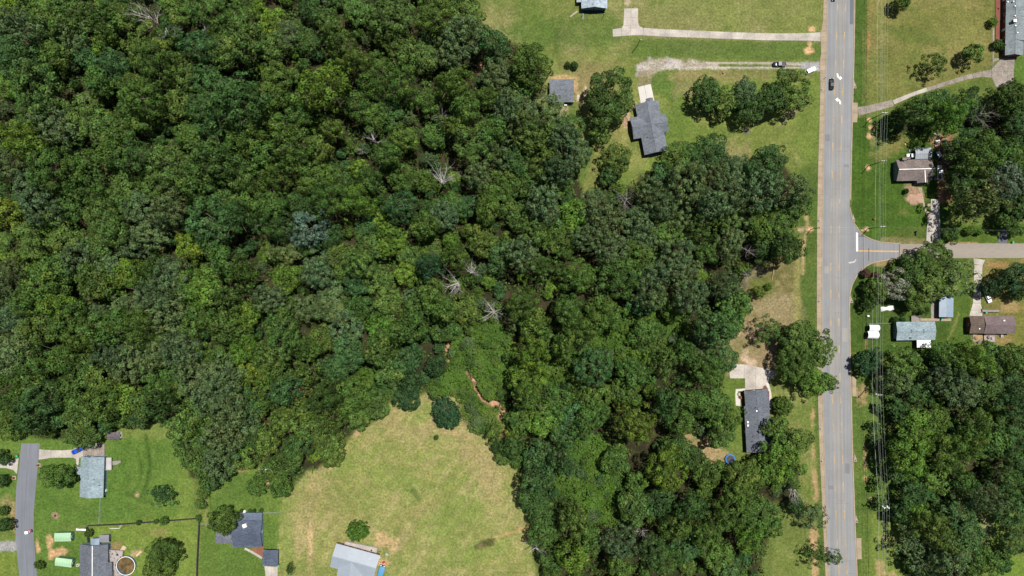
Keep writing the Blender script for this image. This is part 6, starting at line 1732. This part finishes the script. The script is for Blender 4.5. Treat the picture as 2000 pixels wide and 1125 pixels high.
# blue covered boat at the metal-roofed house
b = empty('boat_trailer', W(745, 1115), "boat under a bright blue cover beside the metal-roofed house", 'boat', None, hd(.28, -1))
vs, fs = loft([(-4.5, 1.0, .5, 1.2, .5), (-4.3, 1.25, .4, 1.5, .4), (0, 1.3, .4, 1.6, .4), (2.0, 1.25, .45, 1.55, .45), (2.5, 1.1, .7, 1.35, .5)])
MB().add(vs, fs).build('cover', mat_noise('blue_cover', alb(104, 176, 226), 0.6, 0.06, 1.0), b, True)
MB().box((2.65, 0, 1.0), (.5, 2.1, .35)).build('bow_trim', DARK, b)
for sy in (-.7, .7): MB().box((2.75, sy, 1.22), (.25, .5, .12)).build('cleat_board', TRIM, b)
for sy in (-1.1, 1.1): MB().tube([(-.8, sy - .1, .33), (-.8, sy + .1, .33)], .33, 12).build('tyre', TYRE, b)
o = MB().box(V(749, 1098.5, .45), (1.2, .8, .5), .6).box(V(748.6, 1099.5, .9), (.5, .6, .4), .6).cyl(V(750.5, 1096.5, 0), .3, .6, 8).build('riding_mower', mat_noise('red_mower', (0.30, 0.03, 0.05), 0.5, 0.2), None)
tag(o, "red riding mower beside the end of the blue-covered boat", 'mower')

# ------------------------------------------------------------------ poles and wires
POLEW = mat_noise('pole_wood', (0.075, 0.062, 0.05), 0.9, 0.2, 2.0)
METP = mat_noise('galvanised', (0.42, 0.44, 0.46), 0.5, 0.1)
WIRE = mat_noise('bare_wire', (0.34, 0.37, 0.33), 0.5, 0.05)
GREYW = mat_noise('dull_wire', (0.16, 0.18, 0.15), 0.7, 0.05)
BLACKW = mat_noise('black_cable', (0.02, 0.02, 0.022), 0.7, 0.05)
HP = 12.4
POLES = [((1728.8, 219.5), True, "power pole with white crossarm beside the old broken drive"), ((1726, 313.8), True, "power pole left of the brown-grey house"),
         ((1725, 442), True, "power pole at the side road corner"), ((1719, 771.5), True, "power pole opposite the roadside concrete apron"), ((1732, 991.5), True, "power pole carrying a cluster of pale transformers")]
tops = []
for i, ((px, py), big, lab) in enumerate(POLES):
    t = V(px, py, HP)
    root = empty('utility_pole', (t.x, t.y, 0), lab, 'utility pole', 'power poles along the road')
    MB().tube([(0, 0, -.2), (0, 0, HP)], [.2, .13], 8).build('pole', POLEW, root)
    MB().box((0, 0, HP - .35), (2.5 if i != 1 else 1.4, .16, .16)).build('crossarm', METP, root)
    for x in (-1.05, 0.0, 1.05):
        MB().cyl((x, 0, HP - .27), .08, .34, 6).build('insulator', PIPE, root)
    if i == 4:
        for k, x in enumerate((-1.3, -.6, .55, 1.25)):
            MB().cyl((x, .35 * (-1) ** k, HP - 1.5), .28, .95, 10).build('transformer', METP, root)
    if i == 3: MB().cyl((-.35, 0, HP - 3.2), .26, .9, 10).build('transformer', METP, root)
    tops.append(t)
# a shorter pole each side
for (px, py, hh, lab) in ((1251, 76.5, 9.5, "leaning service pole below the long concrete drive"), (1602, 444.5, 9.0, "lone pole on the west verge with its tip over the sidewalk")):
    t = V(px, py, hh); root = empty('utility_pole', (t.x, t.y, 0), lab, 'utility pole', 'short service poles')
    MB().tube([(0, 0, -.2), (0, 0, hh)], [.17, .12], 8).build('pole', POLEW, root)
    MB().cyl((.2, 0, hh - 1.0), .2, .7, 8).build('transformer' if px < 1500 else 'bracket', METP, root)
def span(a, b, sag, n=14):
    out = []
    for i in range(n + 1):
        t = i / n; p = a.lerp(b, t); p.z -= sag * 4 * t * (1 - t); out.append(p)
    return out
ext0 = tops[0] + Vector((0.6, 60, 0)); ext1 = tops[4] + Vector((1.0, -62, 0))
chain = [ext0] + tops + [ext1]
for x, nm, z, rad, mt in ((-1.05, 'left', .07, .02, WIRE), (0.0, 'middle', .07, .02, WIRE), (1.05, 'right', .07, .02, WIRE)):
    pts_ = []
    for a, b in zip(chain[:-1], chain[1:]):
        L_ = (b - a).length
        s = span(a + Vector((x, 0, z)), b + Vector((x, 0, z)), 0.012 * L_)
        pts_ += s if not pts_ else s[1:]
    o = MB().tube(pts_, rad, 4).build('power_line', mt, None)
    tag(o, f"{nm} of the three thin top wires on the power poles", 'power line', 'wires along the road')
pts_ = []
for a, b in zip(chain[:-1], chain[1:]):
    s = span(a + Vector((-.2, 0, -2.6)), b + Vector((-.2, 0, -2.6)), 0.012 * (b - a).length); pts_ += s if not pts_ else s[1:]
tag(MB().tube(pts_, .026, 4).build('power_line', WIRE, None), "lower neutral wire left of the three top wires", 'power line', 'wires along the road')
pts_ = []
for a, b in zip(chain[:-1], chain[1:]):
    s = span(a + Vector((-.15, 0, -5.6)), b + Vector((-.15, 0, -5.6)), 0.014 * (b - a).length); pts_ += s if not pts_ else s[1:]
tag(MB().tube(pts_, .045, 5).build('power_line', WIRE, None), "thick pale cable slung lowest along the power poles", 'power line', 'wires along the road')
e = V(2030, 451, 8.5)
for dz, lab in ((-.5, "upper wire running right along the side road"), (-2.4, "lower wire running right along the side road")):
    tag(MB().tube(span(tops[2] + Vector((0.1, 0, dz)), e + Vector((0, 0, dz)), 1.2), .010, 4).build('power_line', GREYW, None), lab, 'power line', 'wires along the side road')
tag(MB().tube(span(tops[2] + Vector((-.1, 0, -3.0)), V(1602, 444.5, 8.8), .8), .018, 4).build('power_line', WIRE, None), "thin wire crossing the main road to the lone pole", 'power line')

# ------------------------------------------------------------------ fences
def privacy_fence(pts_, label, mat, hh=1.8, pl=2.4, wd=0.06):
    root = empty('board_fence', W(*pts_[0]), label, 'fence')
    o = Vector(W(*pts_[0]))
    for (a, b) in zip(pts_[:-1], pts_[1:]):
        A = V(*a) - o; B = V(*b) - o; n = max(1, round((B - A).length / pl)); ang = math.atan2((B - A).y, (B - A).x)
        for i in range(n):
            p0 = A.lerp(B, i / n); p1 = A.lerp(B, (i + 1) / n); c = (p0 + p1) / 2
            MB().box((c.x, c.y, hh / 2), ((p1 - p0).length - .14, wd, hh - R.uniform(0.02, .1)), ang).build('fence_panel', mat, root)
            MB().box((p0.x, p0.y, hh / 2 + .05), (.13, .13, hh + .1)).build('post', mat, root)
    return root
FENCE = mat_noise('dark_fence_boards', (0.05, 0.045, 0.042), 0.9, 0.25, 2.0, objrand=0.15)
privacy_fence([(173, 1025.5), (240, 1022.5), (310, 1017.5), (391, 1011)], "dark board fence across the yards above the round pool", FENCE, wd=0.22)
privacy_fence([(391.5, 1011), (389.5, 1050), (387.5, 1090), (386, 1140)], "dark board fence running down to the bottom edge", FENCE, wd=0.22)
privacy_fence([(172.5, 1028), (174, 1042), (176, 1058)], "short dark fence beside the lean-to roofs", FENCE, wd=0.18)
def rail_fence(pts_, label, mat, hh=1.15, sp=3.0):
    root = empty('wire_fence', W(*pts_[0]), label, 'fence', None)
    o = Vector(W(*pts_[0]))
    for (a, b) in zip(pts_[:-1], pts_[1:]):
        A = V(*a) - o; B = V(*b) - o; n = max(1, round((B - A).length / sp))
        for i in range(n + 1):
            p = A.lerp(B, i / n); MB().tube([(p.x, p.y, 0), (p.x, p.y, hh)], .05, 5).build('post', mat, root)
        m = MB()
        for z in (.15, hh * .55, hh - .04): m.bar(Vector((A.x, A.y, z)), Vector((B.x, B.y, z)), .05, .05)
        m.build('rail', mat, root)
    return root
GAL = mat_noise('grey_wire_fence', (0.22, 0.25, 0.23), 0.6, 0.1)
rail_fence([(198.5, 972), (196.5, 1000), (195, 1022)], "grey wire fence from the teal-grey house down to the board fence", GAL)
rail_fence([(205, 862), (205, 893)], "pale fence along the right side of the stained drive", mat_noise('tan_fence', alb(200, 186, 150), 0.8, 0.1))
rail_fence([(511, 1001), (548, 1000)], "wire fence right of the navy-roofed house's top corner", GAL)
rail_fence([(392, 1022), (420, 1023)], "wire fence left of the tree over the navy roof", GAL)
rail_fence([(1692, 590), (1692.5, 632), (1693, 690)], "wire fence along the left side of the arched shelters", mat_noise('dark_wire', (0.05, 0.05, 0.045), 0.7, 0.1))
rail_fence([(1694, 631.5), (1748, 631)], "wire fence from the arched shelters to the mobile home", GAL)
rail_fence([(1900, 652), (1900, 667)], "wire fence at the lower left corner of the brown-roofed house", GAL)

# ------------------------------------------------------------------ small things
BIN = mat_noise('green_bin', (0.01, 0.20, 0.12), 0.5, 0.05)
def wheelie(px, py, label, rz=0.0):
    root = empty('wheelie_bin', W(px, py, 0.05), label, 'bin', 'green wheelie bins', rz)
    MB().tube([(0, 0, .05), (0, 0, .95)], [.30, .42], 4).build('body', BIN, root)
    MB().box((0, 0, 1.0), (.66, .7, .08)).build('lid', mat_noise('teal_lid', (0.02, 0.30, 0.19), 0.5, 0.05), root)
    for s in (-.25, .25): MB().tube([(s - .04, .34, .12), (s + .04, .34, .12)], .12, 8).build('wheel', TYRE, root)
    return root
for a in ((36, 890, "green bin left of the lane at the driveway stub"), (172, 890.5, "green bin on the stained drive above the teal-grey roof"), (1837.5, 623.8, "green bin below the blue-grey carport"), (1924, 610, "green bin on the ramp by the brown-roofed house"),
          (545.5, 1103, "green bin right of the navy carport"), (1976, 473.5, "green bin on the verge by the grey drive")):
    wheelie(*a)
DRUMC = mat_noise('drain_concrete', alb(186, 172, 156), 0.9, 0.12)
def inlet(px, py, w, label, flip=1):
    root = empty('storm_drain', W(px, py, 0.1), label, 'storm drain', 'kerb storm drains')
    MB().prism([(-.2 * flip, 1.9), (.9 * flip, -1.3), (.9 * flip, -1.9), (-.4 * flip, -1.9)], 0, .08).build('slab', DRUMC, root)
    MB().cyl((.35 * flip, -1.3, .085), .33, .04, 10).build('cover', DARK, root)
    return root
for a in ((1600.4, 425, 1, "storm drain on the sidewalk opposite the side road's upper corner", -1), (1600.6, 583, 1, "storm drain on the sidewalk below the side road mouth", -1), (1606, 170, 1, "storm drain on the sidewalk beside the dark sedan", -1), (1603, 832, 1, "storm drain on the sidewalk right of the tree at the long dark house", -1), (1606, 895, 1, "lower storm drain on the west sidewalk", -1),
          (1666, 424, 1, "storm drain at the side road's upper curve", 1), (1661.5, 583, 1, "storm drain at the side road's lower curve", 1), (1668.5, 164, 1, "storm drain on the east kerb opposite the dark sedan", 1), (1669.5, 893, 1, "storm drain on the east kerb by the worn verge", 1), (1672, 1012, 1, "lowest storm drain on the east kerb", 1)):
    inlet(*a)
def mailbox(px, py, label, rz=0.0, brick=False):
    root = empty('mailbox', W(px, py, 0), label, 'mailbox', 'roadside mailboxes', rz)
    if brick:
        MB().box((0, 0, .06), (1.6, 1.6, .12)).build('base', CONCT, root)
        MB().box((0, 0, .7), (.7, .6, 1.2)).build('pillar', SIDING['brick'], root)
    else:
        MB().box((0, 0, .5), (.1, .1, 1.0)).build('post', POLEW, root)
    m = MB().box((0, 0, 1.15), (.5, .22, .2)); m.build('box', DARK if not brick else TRIM, root)
    return root
mailbox(1610, 153, "mailbox at the kerb left of the upper turn arrow"); mailbox(76, 908, "brick mailbox right of the lane below the driveway", brick=True); mailbox(28, 933, "mailbox pillar left of the lane below the driveway stub", brick=True)
mailbox(1805.5, 471, "mailbox at the foot of the concrete drive by the side road"); mailbox(1669.5, 185, "mailbox on the east verge just above the broken drive")
def box_unit(px, py, label):
    root = empty('heat_pump', W(px, py, 0), label, 'heat pump', 'heat pumps beside houses')
    MB().box((0, 0, .05), (1.1, 1.1, .1)).build('pad', CONC, root)
    MB().box((0, 0, .5), (.85, .85, .8)).build('body', TRIM, root)
    MB().cyl((0, 0, .9), .34, .04, 12).build('fan_grille', DARK, root)
box_unit(1954.5, 656, "white heat pump below the brown-roofed house"); box_unit(207, 957, "white heat pump right of the teal-grey house"); box_unit(153.5, 1103, "white heat pump left of the dark slate roof")
box_unit(513, 1036, "small heat pump right of the navy-roofed house"); box_unit(740.5, 1087, "white heat pump at the deck corner of the metal-roofed house")
# trampoline
t = empty('trampoline', W(1425, 896), "round trampoline with blue edge pad half under trees", 'trampoline')
MB().cyl((0, 0, .88), 1.72, .02, 28).build('mat', DARK, t)
MB().ring((0, 0), 1.72, 2.12, .86, .92, 28).build('edge_pad', mat_noise('trampoline_blue', (0.01, 0.12, 0.42), 0.5, 0.05), t)
for k in range(6):
    a = k * math.pi / 3; MB().tube([(2 * math.cos(a), 2 * math.sin(a), 0), (2 * math.cos(a), 2 * math.sin(a), .9)], .05, 6).build('leg', METP, t)
# soccer goal
g = empty('soccer_goal', W(226, 1030), "white soccer goal frame tipped against the dark fence", 'goal')
f = MB(); A = V(214.5, 1032.5) - V(226, 1030); B = V(234, 1031.5) - V(226, 1030); C2 = V(238, 1024.5) - V(226, 1030); D = V(216, 1025) - V(226, 1030)
up = Vector((0, 0, .08))
f.tube([A + up, B + up, C2 + Vector((0, 0, 1.2))], .09, 6); f.tube([B + up, B + Vector((.9, 1.3, .1))], .06, 6)
f.build('frame', TRIM, g)
nt_ = MB()
for i in range(7):
    nt_.tube([A.lerp(B, i / 6) + up, D.lerp(C2, i / 6) + up], .015, 3)
nt_.build('net', GAL, g)
# pole lying in the rough lot, patio furniture, odds and ends
tag(MB().tube([V(1513.3, 509, .9), V(1508, 547, .25)], .16, 6).build('log', mat_noise('bare_log', alb(206, 180, 140), 0.9, 0.15), None), "bare pale log leaning at the top of the rough dry lot", 'log')
def table(px, py, label):
    r = empty('garden_table', W(px, py, .5), label, 'table')
    MB().cyl((0, 0, .7), .95, .05, 16).build('tabletop', TRIM, r); MB().tube([(0, 0, 0), (0, 0, .7)], .06, 6).build('leg', TRIM, r)
    MB().cyl((0, 0, .75), .12, .05, 8).build('parasol_hole', DARK, r)
table(728, 1083.5, "round white garden table at the right end of the deck")
def chair(px, py, label, rz, mat=DARK):
    r = empty('garden_chair', W(px, py, .5), label, 'chair', 'garden chairs on the deck', rz)
    MB().box((0, 0, .42), (.6, .6, .07)).build('seat', mat, r); MB().box((-.28, 0, .75), (.07, .6, .6)).build('backrest', mat, r)
    for sx in (-.25, .25):
        for sy in (-.25, .25): MB().box((sx, sy, .2), (.05, .05, .4)).build('leg', mat, r)
chair(726, 1074.5, "dark chair above the round white table", -1.4); chair(723, 1079.5, "dark chair left of the round white table", 0); chair(722, 1084, "dark chair nearest the metal roof at the round table", .8)
chair(683, 1068.5, "dark chair at the left part of the deck", 1.0)
g = empty('barbecue', W(689.6, 1073.6, .5), "dark barbecue with pale lid at the metal roof's edge", 'barbecue', None, -.25)
MB().box((0, 0, .5), (1.2, .6, .9)).build('cart', DARK, g); MB().box((0, 0, 1.05), (.7, .5, .25)).build('lid', METP, g)
tag(MB().cyl(W(108, 1007), 0.45, .35, 10).build('fire_bowl', DARK, None), "dark fire bowl in a ring of bare soil beside the lane", 'fire bowl')
tag(MB().cyl(W(1694.6, 617), .35, .9, 10).dome(V(1694.6, 617, .9), .35, .25).build('gas_tank', TRIM, None), "small white tank by the fence left of the tarp", 'tank')
tag(MB().dome(W(1413.5, 795.5), .6, .7, 10, 3).build('play_dome', mat_noise('teal_plastic', alb(130, 206, 206), 0.4, 0.05), None), "small teal play dome under the trees left of the long house", 'toy')
tag(MB().box(V(1849.5, 545, .6), (2.2, .9, .5)).box(V(1849.5, 545, .3), (1.8, .6, .3)).build('boat_hull', TRIM, None), "white hull lying under the pale oak above the carport", 'boat')
tag(MB().cyl(W(1412.5, 142), .5, .6, 10).build('tree_stump', mat_noise('stump', alb(180, 130, 120), 0.9, 0.2), None), "pinkish stump in the dry grass above the lawn clump", 'stump')
tag(MB().box(V(1768, 281.5, .25), (.7, .7, .5)).build('crate', mat_noise('yellow_plastic', alb(226, 196, 90), 0.5, 0.05), None), "small yellow box alone in the grass above the grey canopy", 'box')
# clutter in the yards: every piece its own
CL_ = [(1825, 262), (1833, 266), (1839, 270), (1848, 282), (1828, 284), (1842, 290), (1850, 296), (1856, 306), (1848, 318), (1852, 328), (1975, 288), (1980, 292), (1972, 300), (1984, 304), (1978, 310)]
cols = [(200, 200, 204), (150, 150, 156), (176, 140, 110), (120, 130, 150), (210, 200, 180), (90, 100, 120), (160, 90, 80)]
wd_ = ['white', 'grey', 'tan', 'blue-grey', 'cream', 'slate', 'rusty']
for k, (x, y) in enumerate(CL_):
    c = k % 7
    o = MB().box((0, 0, .28), (R.uniform(.7, 1.6), R.uniform(.5, 1.1), .5)).box((0, 0, .55), (R.uniform(.4, .6), .4, .14)).build('crate', mat_noise('clutter_' + wd_[c], alb(*cols[c]), 0.7, 0.15), None)
    o.location = W(x, y); o.rotation_euler = (0, 0, R.uniform(0, 3))
    place = 'in the yard clutter above the parked cars' if y < 280 and x < 1900 else ('on the shaded dirt drive beside the white pickup' if x < 1900 else 'under the eastern trees by the hidden shed')
    tag(o, f"{wd_[c]} box {place}", 'box', 'yard clutter')
# stones bordering the cross-gabled house
STN = mat_noise('pale_stone', alb(220, 190, 164), 0.9, 0.15, 2.0, objrand=0.1)
for k in range(12):
    x, y = 1223 + R.uniform(-4, 6), 224 + k * 1.7
    o = MB().dome((0, 0, 0), R.uniform(.3, .6), .4, 7, 3).build('edging_stone', STN, None)
    o.location = W(x, y); tag(o, "pale edging stone left of the cross-gabled house", 'stone', 'edging stones left of the grey house')

tag(MB().cyl(W(1707.5, 427.5), .45, .7, 10).dome(V(1707.5, 427.5, .7), .45, .3).build('utility_pedestal', mat_noise('rust_orange', alb(150, 96, 60), 0.8, 0.2), None), "small dark orange utility pedestal on the lawn above the side road corner", 'utility box')
tag(MB().box(V(1789.5, 452, .8), (.5, .3, 1.6)).box(V(1789.5, 456, .45), (.6, 1.6, .9)).build('post_and_shadow', mat_noise('dark_green_box', (0.02, 0.04, 0.025), 0.7, 0.1), None), "dark post with its shadow built as a low box, left of the concrete drive", 'utility box')  # upright box is a post, the long low box its shadow made solid
for (x, y, w_, lab) in ((1828, 350, 1.6, "white equipment frame at the tail of the white pickup"), (1778, 294, 1.2, "small pale bench at the upper left of the grey canopy")):
    tag(MB().box(V(x, y, .45), (w_, .9, .12)).box(V(x, y - 2, .7), (w_, .1, .5)).box(V(x, y, .2), (w_ * .8, .7, .4)).build('yard_bench', MET_GREY, None), lab, 'bench')

# things left lying on the pool deck and by the lean-to
PD = [(214, 1078, 'white', 1.1, .5), (219, 1082, 'grey', .8, .5), (226, 1079, 'cream', 1.3, .5), (216, 1088, 'tan', .7, .5), (222, 1091, 'white', .9, .4), (230, 1083, 'slate', .8, .7), (213, 1095, 'blue-grey', .9, .6), (236, 1088, 'rusty', .6, .4)]
for k, (x, y, c, w_, h_) in enumerate(PD):
    o = MB().box((0, 0, h_ / 2), (w_, w_ * .6, h_)).box((0, 0, h_ + .05), (w_ * .8, w_ * .5, .1)).build('deck_box', MATS['clutter_' + c], None)
    o.location = W(x, y, 1.16); o.rotation_euler = (0, 0, R.uniform(0, 3))
    where = ['at its upper left corner', 'near its upper left corner', 'near its top edge', 'against the dark roof', 'in its middle', 'near the fresh ramp', 'at its lower left', 'at its right end by the pool'][k]
    tag(o, f"{c} box lying on the pool deck {where}", 'box', 'things on the pool deck')
for (x, y, c, lab) in ((1905, 660, 'tan', "tan box on the bare ground below the dark brown roof"), (1930, 659, 'grey', "grey box on the deck below the brown-roofed house"), (1938, 661, 'white', "white box on the right half of the deck below the brown-roofed house"), (1911, 668, 'blue-grey', "pale blue-grey box at the wood edge below the dark brown roof"),
                       (1443, 770, 'cream', "cream box on the patio left of the long dark house"), (1447, 776, 'rusty', "rusty box on the patio left of the long dark house"), (756, 1082, 'white', "white box in the grass right of the garden table deck")):
    o = MB().box((0, 0, .3), (1.3, .9, .6)).box((0, 0, .64), (.9, .7, .1)).build('yard_box', MATS['clutter_' + c], None)
    o.location = W(x, y, .5 if 1925 < x < 1945 else 0.05); o.rotation_euler = (0, 0, R.uniform(0, 3)); tag(o, lab, 'box')
